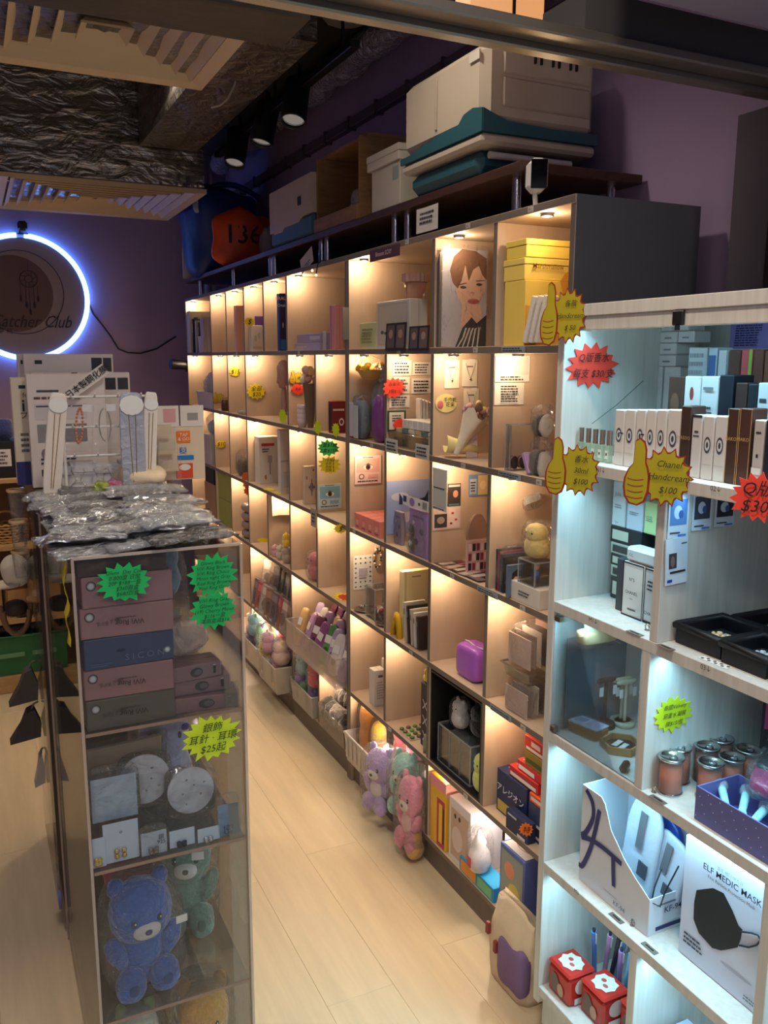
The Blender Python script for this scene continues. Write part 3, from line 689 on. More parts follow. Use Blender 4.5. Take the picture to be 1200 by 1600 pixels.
# ---- row 1 (top)
YEL1 = (238, 206, 96)
s1 = slot(820, 820, 893, 437, 1, .012, wd=.09)
box_at('gift_box', 'tall yellow honey-print carton at the bottom of the yellow box stack', 'box', s1, YEL1, [('P', 'R', [(0, .0), (.5, 0), (.35, .25), (.5, .5), (.3, .8), (.12, .6), (0, .62)], (222, 160, 60)), ('P', 'R', [(.72, 1), (1, 1), (1, .55), (.85, .7)], (222, 160, 60))])
s2 = slot(820, 820, 889, 402, 1, .012, z0=s1[5]+.001, wd=.09)
box_at('gift_box', 'yellow gift box with brown lettering in the middle of the yellow stack', 'box', s2, (240, 210, 104), [('P', 'R', [(.8, 0), (1, 0), (1, .5), (.9, .35)], (222, 160, 60))], [('R', .5, .62, 'Marshmallow', .017, (110, 84, 30), .01)], lid=.3)
s3 = slot(823, 823, 893, 372, 1, .014, z0=s2[5]+.001, wd=.085)
box_at('gift_box', 'topmost plain yellow gift box of the stack in the top right cubby', 'box', s3, (244, 214, 96), lid=.35)
for k, (a, lab) in enumerate(((0, 'leftmost'), (9, 'middle'), (17, 'rightmost'))):
    S = slot(793+a, 793+a, 813+a, 472-a*.1, 1, .008+.004*k, wd=.014)
    t, w, d, h = at('slim_carton', lab+' of three slim white cream cartons leaning in front of the yellow boxes', 'box', (S[0], S[0]+.036, 1.742-.018*k, 1.754-.018*k, S[4], S[4]+.125), 'leaning slim cartons')
    t.rotation_euler.y = .32; t.location.z += .008
    t.location.x += .0
    carton(t, w, d, h*.9, (225, 220, 210), rows('R', .2, .55, .8, .9, 4, seed=k), [], c=.001)
# poster of a man in a clear sleeve
a = onY(703, 536, FACE[2]-.04); b = onY(778, 366, FACE[2]-.04)
w_, h_ = .148, .272
SK = (236, 196, 168); HAIR = (128, 84, 52); LIP = (196, 98, 84)
hairp = [(.22, .66), (.16, .78), (.24, .92), (.42, 1.0), (.72, .99), (.98, .92), (.99, .70), (.9, .74), (.8, .84), (.68, .80), (.58, .68), (.5, .84), (.42, .68), (.34, .60)]
t = sheet('portrait_poster', 'large portrait poster of a brown-haired person in a zebra-striped jacket, in a clear sleeve', 'poster', (XW+.012+w_/2, FACE[2]-.020, ZT[1]+h_/2+.002), w_, h_, 0, (196, 196, 204),
    [('O', 'F', .62, .64, .33, .235, SK), ('P', 'F', [(.45, .45), (.85, .45), (.95, .2), (.4, .2)], SK),
     ('P', 'F', hairp, HAIR), ('O', 'F', .46, .615, .07, .014, (60, 42, 38)), ('O', 'F', .82, .65, .07, .014, (60, 42, 38)), ('P', 'F', [(.36, .645), (.54, .665), (.54, .655), (.37, .633)], (110, 76, 52)), ('P', 'F', [(.74, .69), (.93, .70), (.93, .69), (.75, .678)], (110, 76, 52)),
     ('P', 'F', [(.60, .56), (.70, .55), (.72, .565), (.66, .575)], (205, 150, 126)), ('O', 'F', .70, .475, .13, .028, LIP), ('P', 'F', [(.57, .475), (.83, .478), (.83, .473), (.57, .470)], (150, 66, 62)),
     ('P', 'F', [(.30, .0), (1, 0), (1, .34), (.78, .25), (.66, .31), (.46, .20)], (28, 28, 32))]+
    [('P', 'F', [(.34+.11*i, .0+.0*i), (.37+.11*i, 0), (.50+.09*i, .10+.03*i), (.56+.08*i, .20), (.52+.08*i, .20), (.46+.09*i, .10+.03*i)], (214, 212, 208)) for i in range(5)], thick=.002)
for o_ in t.children: pass
G().use(CLEAR).box(-w_/2-.006, w_/2+.006, -.006, -.005, -h_/2-.001, h_/2+.012).build('clear_sleeve', t)
t = thing('poster_stack', 'dark edge-on stack of wrapped posters left of the portrait poster', 'poster', (XW+.006, FACE[2]-.0165, ZT[1]+.001))
for k in range(5): G().use(mat((120-8*k, 108-8*k, 96-6*k), .4, vary=.1)).box(-.002, .12, .003*k-.004, .003*k-.002, 0, .262-.006*k).build('poster_sheet', t)
# wide cubby 3
S = slot(588, 640, 668, 466, 1, .03)
box_at('photo_album_set', 'white photo album box with floral border in the wide top cubby', 'box', S, (214, 208, 196), [('F', .06, .08, .94, .95, (196, 186, 170)), ('F', .1, .12, .9, .9, (205, 196, 178)), ('O', 'F', .2, .35, .05, .04, (80, 110, 70)), ('O', 'F', .75, .45, .06, .05, (80, 110, 70)), ('O', 'F', .3, .33, .04, .03, (120, 80, 60)), ('R', .48, 0, .5, 1, (170, 160, 145))], [('F', .5, .42, 'Memories', .014, (96, 88, 70))])
S2 = slot(562, 588, 592, 503, 1, .03, wd=.006)
box_at('greeting_card', 'pale green card standing left of the white album box', 'card', S2, (206, 214, 160), rows('F', .15, .2, .85, .8, 5, (150, 160, 110)))
for k, (px, py, lab) in enumerate(((620, 527, 'dark twin photo strip taped to the shelf edge under the album box'), (656, 527, 'four-picture dark photo card hanging over the shelf edge beside the album box'))):
    paperX('photo_strip', lab, 'photo', px-17, px+15, 503 if not k else 508, 548, XW-.003, (38, 34, 34), [('F', .08, .1, .44, .92, (96, 84, 76)), ('F', .54, .1, .92, .92, (110, 92, 80)), ('O', 'F', .26, .6, .1, .16, (170, 140, 120)), ('O', 'F', .73, .6, .1, .16, (170, 140, 120))], tilt=-.05)
t, w, d, h = at('ribbed_jar', 'pink translucent jar with a ribbed lid at the back of the wide top cubby', 'jar', (1.275, 1.335, 2.27, 2.33, ZT[1]+.18, ZT[1]+.255))
t.location.z = S[5]+.001; t.location.x = S[0]+.05; t.location.y = S[2]+.06
G().use(film((240, 190, 170), .45, .15, 0)).lathe([(.0, 0), (.028, 0), (.036, .052), (.0, .052)]).build('bowl', t)
g = G().use(mat((240, 196, 178), .35))
n = 36
g.add([((.043 if i % 2 else .039)*math.cos(2*PI*i/n), (.043 if i % 2 else .039)*math.sin(2*PI*i/n), z) for z in (.053, .078) for i in range(n)], [(i, (i+1) % n, (i+1) % n+n, i+n) for i in range(n)]+[tuple(range(n, 2*n)), tuple(range(n))[::-1]]); g.build('ribbed_lid', t)
paperX('shelf_sign', 'purple shelf sign with pale lettering on the top edge of the unit', 'sign', 578, 625, 380, 410, XW-.004, (92, 52, 64), [], [('F', .5, .5, 'Blossom SCXY', .019, (225, 205, 200), .01)])
paperX('paper_note', 'white handwritten note standing on the top edge below the big cool boxes', 'note', 652, 686, 317, 366, XW+.004, (205, 200, 195), rows('F', .15, .3, .85, .85, 3, (60, 60, 70), 4), curl=.04)
paperX('paper_note', 'small white card standing on the top edge behind the blossom sign', 'note', 470, 489, 392, 422, XW+.004, (200, 195, 188), rows('F', .3, .1, .8, .4, 2, (60, 60, 70)), roll=-.3)
G_ = thing('grey_tag', 'grey plastic tag projecting from the upright between the two units', 'tag', (XW-.008, D[4]-.02, 1.72)); G().use(mat((120, 116, 112), .4)).box(-.018, .006, 0, .003, -.055, .055, .001).build('plate', G_)
# cubby 4
S = slot(515, 524, 537, 476, 1, .02)
box_at('notebook', 'pink standing notebook box at the right of the long top cubby', 'book', S, (226, 150, 140), [('F', .2, 0, .35, 1, (190, 110, 150)), ('R', .5, 0, .55, 1, (200, 120, 130))])
S = slot(455, 500, 515, 535, 1, .03, wd=.09); box_at('lilac_box', 'lower of two lilac boxes in the long top cubby', 'box', S, (176, 164, 190), [('F', .1, .4, .5, .6, (200, 190, 210))])
S = slot(464, 502, 516, 520, 1, .035, z0=S[5]+.001); box_at('lilac_box', 'upper of two lilac boxes in the long top cubby', 'box', S, (168, 156, 186), [('F', .55, .3, .95, .7, (210, 200, 214))])
S = slot(500, 504, 514, 517, 1, .004, wd=.03); t, w, d, h = at('blister_pack', 'small clear blister pack in front of the lilac boxes', 'pack', S); carton(t, w, .004, h, (200, 200, 215)); wrap(t, w, .02, h*.9)
# cubby 5..
S = slot(433, 437, 447, 458, 1, .02)
box_at('toothbrush_carton', 'tall navy electric toothbrush carton in a top cubby', 'box', S, (22, 34, 92), [('R', .1, .02, .9, .2, (40, 120, 190)), ('R', .35, .3, .65, .6, (20, 20, 50)), ('O', 'R', .5, .45, .1, .05, (190, 200, 220))], [('R', .5, .91, 'BRAUN', .02, (235, 235, 240), .02), ('R', .5, .79, 'Oral-B', .018, (235, 235, 240), .01)])
S = slot(388, 393, 411, 508, 1, .02, wd=.03)
box_at('white_packet', 'white packet with faint pattern under the yellow star in a top cubby', 'box', S, (220, 214, 208), [('O', 'R', .35, .5, .12, .12, (190, 190, 200)), ('O', 'R', .65, .6, .12, .12, (190, 190, 200)), ('R', .1, .1, .9, .2, (200, 190, 180))])
S = slot(397, 399, 410, 494, 1, .05, wd=.008); box_at('purple_card', 'purple card standing behind the white packet', 'card', S, (96, 62, 140))
star('plain yellow star tag in a far top cubby above the white packet', 390, 503, 19, 16, 'y', ('$',), X=XW-.004, rz=-.5, seed=3)
S = slot(366, 369, 381, 477, 1, .02); box_at('pink_carton', 'tall plain pink carton in a far top cubby', 'box', S, (232, 178, 150))
S = slot(353, 354, 360, 531, 1, .002, wd=.02); box_at('tent_card', 'tiny folded white card at the front of a far top cubby', 'card', S, (230, 225, 215), drz=.5)
S = (XW-.03, XW+.12, 4.42, 4.66, ZT[1], ZT[1]+.20)
t, w, d, h = at('bubble_roll', 'fat roll of grey-pink packing film in a far top cubby', 'roll', (XW-.03, XW+.15, 4.72, 4.90, ZT[1], ZT[1]+.19))
G().use(mat((196, 178, 170), .5, vary=.2, kind='grain', stretch=(60, 60, 2))).lathe([(0, 0), (w*.48, 0), (w*.5, .01), (w*.49, h*.5), (w*.5, h-.01), (w*.46, h), (.02, h), (.02, h-.03), (0, h-.03)], n=24).build('roll', t)
S = (XW-.02, XW+.16, 5.18, 5.26, ZT[1], ZT[1]+.27)
t, w, d, h = at('file_box', 'white and black file box at the far end of the top row', 'box', (XW+.002, XW+.16, 5.20, 5.275, ZT[1], ZT[1]+.245)); carton(t, w, d, h, (214, 206, 190), [('R', .1, .06, .45, .94, (230, 226, 216)), ('R', .15, .1, .3, .25, (30, 30, 30)), ('R', .15, .45, .3, .55, (30, 30, 30)), ('R', .15, .75, .3, .85, (30, 30, 30))])
for k, (c_, nm) in enumerate((((40, 38, 40), 'black'), ((205, 198, 180), 'cream'), ((90, 80, 70), 'brown'), ((200, 192, 178), 'pale grey'))):
    box_at('ring_binder', nm+' folder standing next to the white file box in the far top cubby', 'folder', (XW+.012+.01*k, XW+.17, 5.19-.028*k-.024, 5.19-.028*k, ZT[1], ZT[1]+.20-.012*k), c_, [('F', .3, .6, .7, .85, (220, 215, 205))])
t, w, d, h = at('white_basket', 'small white basket holding papers in the farthest top cubby', 'basket', (XW+.004, XW+.12, 4.925, 5.02, ZT[1], ZT[1]+.09)); bin_box(t, w, d, h, mat((215, 210, 205), .5))
for k in range(3): G().use(mat((226, 220, 208), .6)).box(-w*.35, w*.35, -.03+.02*k, -.027+.02*k, .006, .15+.02*k).build('paper', t)
# ---- row 2
paperY('pinned_paper', 'upper white paper with two blank squares and small print in the right cubby', 'notice', 773, 828, 556, 597, FACE[1], (236, 230, 220), [('F', .05, .28, .46, .95, (214, 196, 214)), ('F', .54, .28, .95, .95, (206, 204, 198))]+rows('F', .15, .04, .85, .24, 2, seed=2))
paperY('pinned_paper', 'lower white notice with centred small print in the right cubby', 'notice', 772, 819, 598, 633, FACE[1], (234, 228, 218), rows('F', .2, .1, .8, .9, 7, seed=5))
S = slot(790, 797, 842, 664, 2, .008, wd=.08); t, w, d, h = at('acrylic_box', 'small clear acrylic box of dark trinkets in the cubby under the portrait of yellow boxes', 'box', S); t['label'] = 'small clear acrylic box of dark trinkets standing behind the lilac card'; case(t, w, d, h)
for k in range(9): G().use(mat(((50, 36, 44), (190, 150, 160), (70, 50, 60))[k % 3], .4)).blob((-w*.3+w*.3*(k % 3), -d*.3+d*.3*(k//3), h*.18), (w*.13, d*.14, h*.14), 2.2, 10, 6, .002, 90, k).build('trinket', t)
S = slot(770, 772, 812, 706, 2, .002, wd=.012); t, w, d, h = at('lilac_card_pack', 'lilac card leaning at the front left of the right-hand second-row cubby', 'card', (XW+.004, XW+.105, 1.70, 1.712, ZT[2], ZT[2]+.055)); t.rotation_euler.x = 0; t.rotation_euler.y = -.5; t.location.z += .004; carton(t, w, d, h, (176, 146, 190), [('R', .2, .25, .75, .7, (196, 170, 206))])
for k, (px, py, lab) in enumerate(((838, 668, 'upper clear bag of silver charms at the right edge of the second-row right cubby'), (846, 700, 'lower clear bag of dark charms with a printed tag in the second-row right cubby'))):
    S = slot(px-8, px-8, px+16, py-30, 2, .004, wd=.05, z0=ZT[2]+(.10 if not k else 0)); t, w, d, h = at('charm_bag', lab, 'bag', (S[0], S[0]+.05, 1.66, 1.715, S[4], S[4]+(.075 if not k else .095))); pouch(t, w, d, h, [('charm', (120, 114, 106)), ('charm', (70, 66, 60)), ('tag_card', (176, 170, 160))], 20+k)
for k, (x0, x1, y0, y1) in enumerate(((694, 718, 563, 607), (722, 746, 562, 604), (724, 748, 607, 647))):
    t = paperY('necklace_card', ('upper left', 'upper right', 'lower right')[k]+' white necklace card pinned in the cubby with the dried bouquet', 'card', x0, x1, y0, y1, FACE[2], (236, 228, 210), [('F', .3, .72, .7, .77, (120, 110, 100)), ('F', .45, .9, .85, 1.02, (240, 238, 232))], group='necklace cards')
    w_ = abs(onY(x1, y0, FACE[2]).x-onY(x0, y0, FACE[2]).x); h_ = w_*1.7
    G().use(mat((200, 190, 170), .2, .9)).tube([(-w_*.3, -.003, h_*.32), (-w_*.12, -.003, 0), (0, -.003, -h_*.16), (w_*.14, -.003, 0), (w_*.3, -.003, h_*.32)], .0005, 5).blob((0, -.004, -h_*.19), (.003, .002, .004), 2, 8, 6).build('chain', t)
p = onY(697, 630, FACE[2]); t = thing('oval_tag', 'pale yellow oval tag with handwriting pinned left of the bouquet', 'price tag', (p.x, FACE[2], p.z))
G().use(mat((238, 226, 150), .6)).plate([(.036*math.cos(2*PI*i/24), .027*math.sin(2*PI*i/24)) for i in range(24)], (0, 0, 0), (1, 0, 0), (0, 0, 1), .0012).build('card', t)
text(t, '手作乾\n花束', .015, (.012, -.003, .002), m=INK, name='handwriting'); G().use(mat((215, 120, 130), .6)).blob((-.02, -.002, -.004), (.010, .0012, .012), 2.4, 12, 6).build('pink_print', t)
# dried bouquet
b0 = Vector((XW+.03, 2.02, ZT[2]+.03)); b1 = Vector((XW+.13, 1.985, ZT[2]+.20))
t = thing('dried_bouquet', 'dried flower bouquet wrapped in white paper leaning in a second-row cubby', 'flowers', (XW+.022, 2.085, ZT[2]))
d_ = Vector((.085, -.012, .16)).normalized(); L_ = .20
u_ = d_.orthogonal().normalized(); v_ = d_.cross(u_)
g = G().use(mat((226, 214, 196), .6, bump=.2, bscale=40)); n = 20; V = []
for i in range(n):
    a = 2*PI*i/n
    for q, (r, l) in enumerate(((.010, 0), (.022, .06), (.046*(1+.14*math.sin(5*a)), .125+.012*math.cos(4*a)))): V.append(d_*l+(u_*math.cos(a)+v_*math.sin(a)*.8)*r+Vector((0, 0, .012)))
g.add(V, [(3*i+q, 3*((i+1) % n)+q, 3*((i+1) % n)+q+1, 3*i+q+1) for i in range(n) for q in (0, 1)], True); g.build('paper_wrap', t)
R = random.Random(5)
for k in range(16):
    rr = .04*math.sqrt(R.random()); a = R.random()*6.28; c_ = d_*(.118+R.random()*.04)+(u_*math.cos(a)+v_*math.sin(a))*rr+Vector((0, 0, .012))
    G().use(mat(((190, 150, 150), (150, 120, 150), (214, 190, 130), (120, 96, 80))[k % 4], .9)).blob(c_, (.011, .011, .013), 2, 8, 6, .004, 90, k).build('flower_head', t)
t = thing('paper_cone', 'curled cream-yellow paper cone lying under the bouquet', 'wrapping', (XW+.008, 2.125, ZT[2]))
g = G().use(mat((240, 224, 150), .6)); V = []; n = 14
for i in range(n):
    a = PI*.15+PI*1.1*i/(n-1)
    for q in range(2):
        r = (.014, .036)[q]; V.append(((.10 if q == 0 else -.0), -.01*q+r*math.cos(a), .022-r*math.sin(a)*.8+.024*q))
g.add(V, [(2*i, 2*i+1, 2*i+3, 2*i+2) for i in range(n-1)], True)
o_ = g.build('paper', t); t.rotation_euler = (0, 0, -.3); o_.modifiers.new('thick', 'SOLIDIFY').thickness = .0015
S = slot(728, 730, 747, 652, 2, .06, wd=.03); box_at('lilac_packet', 'pale lilac packet behind the dried bouquet', 'box', S, (214, 190, 196))
for k, (x0, x1, y0, y1, lab) in enumerate(((613, 643, 563, 587, 'upper left small notice'), (645, 673, 566, 586, 'upper right small notice'), (616, 640, 589, 615, 'notice half hidden by the red star'), (643, 673, 591, 615, 'middle right small notice'), (608, 640, 617, 637, 'lowest small notice'))):
    paperY('pinned_notice', lab+' in the cubby with the red star tag', 'notice', x0, x1, y0, y1, FACE[3], (232, 226, 216), rows('F', .1, .1, .9, .9, 4, seed=k))
star('red star price tag pinned over small notices in a second-row cubby', 615, 606, 38, 34, 'r', ('長髮夾', '3個$10'), Y=FACE[3]-.006, seed=11, tsz=.014)
t = paperY('framed_card', 'small dark green framed card below the red star tag', 'card', 605, 634, 641, 674, FACE[3]-.004, (40, 84, 60), [('F', .1, .08, .9, .92, (228, 222, 206))]+rows('F', .25, .45, .75, .8, 3, seed=3))
star('pink handwritten tag leaning beside the green framed card', 625, 663, 22, 20, 'r', (), Y=FACE[3]-.012, n=4, ratio=.95, seed=2)
for k in range(4): box_at('folded_card', ('first', 'second', 'third', 'fourth')[k]+' from the left of the upright white cards by the green frame', 'card', (XW+.085+.012*k, XW+.094+.012*k, 2.42, 2.45, ZT[2]+.085, ZT[2]+.155-.004*k), (222, 216, 208), group='upright white cards', seam=False)
t, w, d, h = at('jar_tray', 'low clear tray of small lidded jars in the red-star cubby', 'tray', (XW+.004, XW+.15, 2.215, 2.485, ZT[2], ZT[2]+.05)); bin_box(t, w, d, h, ACRY, .003)
for k in range(12): G().use(mat(((190, 170, 130), (90, 120, 120), (205, 200, 190))[k % 3], .4)).cyl((-w*.4+w*.16*(k % 6), -d*.28+d*.5*(k//6), .004), (-w*.4+w*.16*(k % 6), -d*.28+d*.5*(k//6), .06), .016).build('jar', t)
for k in range(4): box_at('folded_card', '', 'card', (0, .1, 0, .1, 0, .1), (222, 216, 208)) if 0 else None
t, w, d, h = at('earring_box_row', 'row of white earring boxes standing on the jar tray', 'box', (XW+.03, XW+.13, 2.22, 2.44, ZT[2]+.062, ZT[2]+.09)); 
for k in range(6): G().use(WHITE).box(-w/2+w*k/6+.002, -w/2+w*(k+1)/6-.002, -d/2, d/2, 0, h, .001).build('earring_box', t)
for k, (px, py) in enumerate(((612, 697), (660, 706))):
    q = onX(px, py, XW-.004); sheet('price_card', ('left', 'right')[k]+' handwritten white card hung on the shelf edge under the jar tray', 'price tag', (XW-.004, q.y, q.z), .085, .045, -PI/2, (205, 205, 198), rows('F', .1, .15, .9, .85, 3, (50, 50, 60), 8+k))
# gift-bag cubby
t = thing('rattan_bowl', 'rattan bowl with yellow dried flowers hung high in a second-row cubby', 'basket', (XW+.05, 2.72, ZT[2]+.24))
G().use(mat((206, 164, 96), .8, bump=.4, bscale=120)).lathe([(.0, -.035), (.03, -.03), (.048, 0), (.05, .003), (.045, .002), (.028, -.026), (0, -.03)], n=20).build('bowl', t)
for k in range(9): G().use(mat(((238, 196, 60), (226, 170, 70), (240, 220, 140))[k % 3], .9)).blob((R.uniform(-.035, .035), R.uniform(-.035, .035), .006+R.random()*.018), (.013, .013, .011), 2, 8, 6, .004, 90, k).build('flower', t)
G().use(mat((150, 140, 130), .5)).tube([(-.045, 0, 0), (-.03, 0, .04), (0, 0, .052), (.03, 0, .04), (.045, 0, 0)], .0012, 5).build('hanger', t)
for k, (X_, Y_, w_, d_, h_, rgb, lab) in enumerate(((.003, 2.745, .085, .045, .16, (120, 136, 150), 'grey-blue gift pack with a hang card at the front of the gift bag cubby'), (.052, 2.70, .085, .06, .24, (150, 156, 160), 'silvery ribboned clear gift bag in the middle of the gift bag cubby'), (.006, 2.60, .08, .06, .19, (130, 70, 140), 'purple gift bag at the right of the gift bag cubby'))):
    t, w, d, h = at('gift_bag', lab, 'bag', (XW+X_, XW+X_+d_, Y_-w_/2, Y_+w_/2, ZT[2], ZT[2]+h_)); sack(t, w, d, h*.85, rgb, k, .35, .08); 
    if k == 1: ruffle(t, w, h*.45, h*.6, 3, foil((215, 220, 225), .15, .8, 60, (1, 1, 1)), 'ribbon')
    if k == 0: G().use(mat((190, 196, 205), .4)).box(-w*.45, -.004, -d/2-.008, -d/2-.005, .01, h*.8, .001).box(.004, w*.45, -d/2-.01, -d/2-.007, .006, h*.75, .001).build('hang_card', t); wrap(t, w*1.1, d*1.25, h, 0, 5)
S = slot(513, 518, 540, 627, 2, .015, wd=.05); box_at('red_box', 'dark red box with white emblem in a second-row cubby', 'box', S, (120, 30, 34), [('F', .15, .1, .85, .9, (30, 26, 30)), ('R', .1, .7, .9, .76, (210, 190, 180)), ('O', 'R', .7, .35, .18, .12, (225, 215, 205)), ('O', 'R', .7, .35, .11, .07, (120, 30, 34))])
thumb('small yellow thumbs-up tag above the red star in a second-row cubby', 464, 590, 22, 21, ('特價',), Y=FACE[6]-.003, tsz=.013)
star('red star tag under the small thumbs-up tag', 465, 608, 22, 19, 'r', ('新貨',), Y=FACE[6]-.004, seed=6, tsz=.013)
t, w, d, h = at('wrapped_bouquet', 'white and brown wrapped bouquet standing next to the red star tag', 'flowers', (XW+.008, XW+.068, 3.255, 3.315, ZT[2], ZT[2]+.25))
G().use(mat((120, 96, 80), .7, bump=.3)).cyl((0, 0, 0), (0, 0, h*.72), .012, .03, 16).build('paper_wrap', t)
for k in range(8): G().use(mat(((230, 222, 214), (236, 210, 140), (214, 170, 160))[k % 3], .9)).blob((R.uniform(-.025, .025), R.uniform(-.025, .025), h*(.74+R.random()*.2)), (.018, .018, .018), 2, 8, 6, .005, 80, k).build('flower_head', t)
S = slot(466, 470, 478, 633, 2, .002, wd=.04); t, w, d, h = at('cup_stack', 'small pink stack of cups in front of the wrapped bouquet', 'cup', S)
for k in range(4): G().use(mat((206, 180, 186), .5)).lathe([(0, k*h*.2), (.016, k*h*.2), (.021, h*.4+k*h*.2), (.019, h*.4+k*h*.2), (.014, .003+k*h*.2)], n=16).build('cup', t)
star('large yellow star tag in a far second-row cubby', 400, 612, 32, 27, 'y', ('全部', '$20'), Y=FACE[8]-.003, seed=8, tsz=.03)
t, w, d, h = at('hanging_bag', 'pink plastic bag hanging from the top of a wide second-row cubby', 'bag', (XW+.006, XW+.056, 3.55, 3.63, ZT[2]+.02, ZT[2]+.285)); sack(t, w, d, h*.45, (206, 150, 140), 3, .3, .15, m=film((214, 160, 150), .6, .2, .8, 40)); t.location.z = ZT[2]+.15
G().use(film((214, 170, 160), .6, .2, .8, 40)).blob((0, 0, -.06), (.014, .012, .08), 2.4, 12, 10, .006, 40, 2).build('bag_tail', t)
star('yellow star tag in a narrow far second-row cubby', 367, 581, 19, 16, 'y', ('$15',), Y=FACE[9]-.003, seed=9, tsz=.03)
t, w, d, h = at('trinket_dish', 'tiny pale trinket heap on a far second-row shelf', 'trinket', (XW+.004, XW+.06, 4.17, 4.26, ZT[2], ZT[2]+.03)); pouch(t, w, d, h, [('trinket', (210, 200, 190)), ('trinket', (180, 170, 160))], 3)
thumb('tiny yellow thumbs-up tag with red edge in a far second-row cubby', 342, 622, 18, 18, (), Y=FACE[10]-.003)
t, w, d, h = at('brown_jar', 'small brown jar beside the tiny thumbs-up tag', 'jar', (XW+.003, XW+.053, 4.52, 4.57, ZT[2], ZT[2]+.075)); G().use(mat((90, 56, 34), .3)).lathe([(0, 0), (.022, 0), (.024, .01), (.024, .052), (.018, .058), (.018, .06)]).build('jar_body', t); G().use(mat((180, 150, 90), .4)).cyl((0, 0, .059), (0, 0, .075), .02).build('cap', t)
t, w, d, h = at('white_tray', 'white plastic tray heaped with clear bags at the far end of the second row', 'tray', (XW+.004, XW+.16, 4.73, 5.10, ZT[2], ZT[2]+.085)); bin_box(t, w, d, h, mat((205, 200, 195), .45))
for k in range(4): G().use(film((238, 234, 230), .5, .2, .8, 40)).blob((-w*.3+w*.2*k, 0, h*1.3+.02*(k % 2)), (.05, .05, .07), 2.5, 14, 10, .02, 22, k).build('folded_bag', t)
t = thing('black_camera', 'black camera on a bracket at the far end of the shelving', 'camera', (1.30, 5.335, 1.555)); t.location = (XW+.05, 5.302, 1.545)
G().use(BLACK).box(-.05, .05, .0, .07, -.03, .04, .006).cyl((-.04, .02, .01), (-.15, -.0, .02), .026, .032, 16).build('camera_body', t); G().use(BLACK).tube([(0, .03, -.03), (.0, .03, -.09), (.03, .0, -.11)], .012, 8).build('bracket', t)
# ---- row 3
t = thing('charm_bag', 'clear bag of pins stuck high on the divider of the right third-row cubby', 'bag', onY(838, 782, FACE[1]-.03)); t.location.y = FACE[1]-.012; t.rotation_euler = (0, -.25, 0)
G().use(mat((205, 205, 205), .4)).box(-.026, .026, -.001, .001, -.008, .012).build('header_card', t); G().use(WRAP).blob((0, -.003, -.006), (.034, .008, .02), 3, 16, 10, .003, 60).build('bag', t)
S = slot(768, 772, 800, 862, 3, .006, wd=.03); t, w, d, h = at('magazine_bag', 'clear bag of dark magazines at the left of the right third-row cubby', 'magazine', (XW+.004, XW+.12, 1.80, 1.845, ZT[3], ZT[3]+.125))
for k in range(4): G().use(mat(((60, 60, 66), (150, 60, 80), (70, 80, 96), (40, 40, 44))[k], .4)).box(-w/2+.002+.01*k, -w/2+.009+.01*k, -d*.46, d*.44, .002, h*(.9-.04*k)).build('magazine', t)
wrap(t, w*1.05, d*1.04, h, 0, 2, .003)
t = paperY('photo_book', 'portrait photo book cover of a dark-haired person in the right third-row cubby', 'book', 790, 818, 872, 925, 1.77, (96, 116, 140), [('O', 'F', .52, .42, .3, .26, (224, 178, 150)), ('P', 'F', [(.2, .5), (.22, .75), (.5, .86), (.8, .76), (.84, .5), (.72, .62), (.4, .64)], (46, 34, 30)), ('P', 'F', [(.1, 0), (.95, 0), (.85, .2), (.3, .2)], (150, 50, 56)), ('O', 'F', .4, .44, .05, .012, (40, 30, 30)), ('O', 'F', .64, .44, .05, .012, (40, 30, 30)), ('O', 'F', .54, .28, .08, .015, (190, 90, 86))], thick=.01)
t.location.z = ZT[3]+.045
S = slot(812, 826, 856, 912, 3, .006); S = (XW+.003, XW+.075, 1.64, 1.765, ZT[3], ZT[3]+.05)
box_at('white_box', 'white cosmetics box at the front of the right third-row cubby', 'box', S, (214, 206, 196), rows('F', .3, .35, .7, .65, 2, seed=4)+[('O', 'R', .8, .5, .08, .2, (30, 30, 30))])
t, w, d, h = at('doll_box', 'clear box with a small doll standing on the white cosmetics box', 'toy', (XW+.006, XW+.06, 1.665, 1.735, S[5]+.001, S[5]+.062)); case(t, w, d, h, edges=True); G().use(mat((80, 100, 150), .7)).blob((0, 0, .02), (.012, .012, .018), 2.2, 12, 8).use(mat((220, 180, 160), .7)).blob((0, 0, .044), (.011, .011, .011), 2, 12, 8).build('doll', t)
t, w, d, h = at('plush_toy', 'pale yellow bagged plush toy on top of the doll box', 'plush toy', (XW+.003, XW+.07, 1.66, 1.74, S[5]+.067, S[5]+.155)); plush(t, w, d, h, (238, 214, 130), 3)
q = onX(687, 765, XW-.004)
sheet('hanging_strip', 'black and white printed strip hung over the shelf edge', 'sign', (XW-.004, q.y, q.z), .085, .122, -PI/2, (226, 226, 222), [('F', .06, .55, .94, .97, (205, 205, 200)), ('F', .06, .08, .94, .5, (196, 196, 192))]+rows('F', .1, .5, .9, .56, 1)+rows('F', .1, .01, .9, .07, 1))
paperY('photo_card', 'dark photo card of two people pinned behind the hanging strip', 'photo', 699, 720, 755, 792, FACE[2], (60, 52, 50), [('F', .05, .86, .95, .96, (200, 196, 190)), ('O', 'F', .6, .55, .2, .16, (206, 150, 120)), ('F', .1, .04, .9, .12, (90, 130, 140))])
paperY('photo_card', 'pair of small photo cards pinned below the dark photo card', 'photo', 676, 720, 790, 829, FACE[2], (232, 206, 196), [('F', .05, .1, .5, .7, (70, 62, 60)), ('O', 'F', .28, .42, .14, .16, (170, 160, 150)), ('F', .55, .05, .95, .95, (240, 214, 206)), ('O', 'F', .7, .7, .05, .05, (190, 60, 60)), ('O', 'F', .82, .4, .05, .05, (190, 60, 60)), ('O', 'F', .65, .25, .05, .05, (150, 60, 60))])
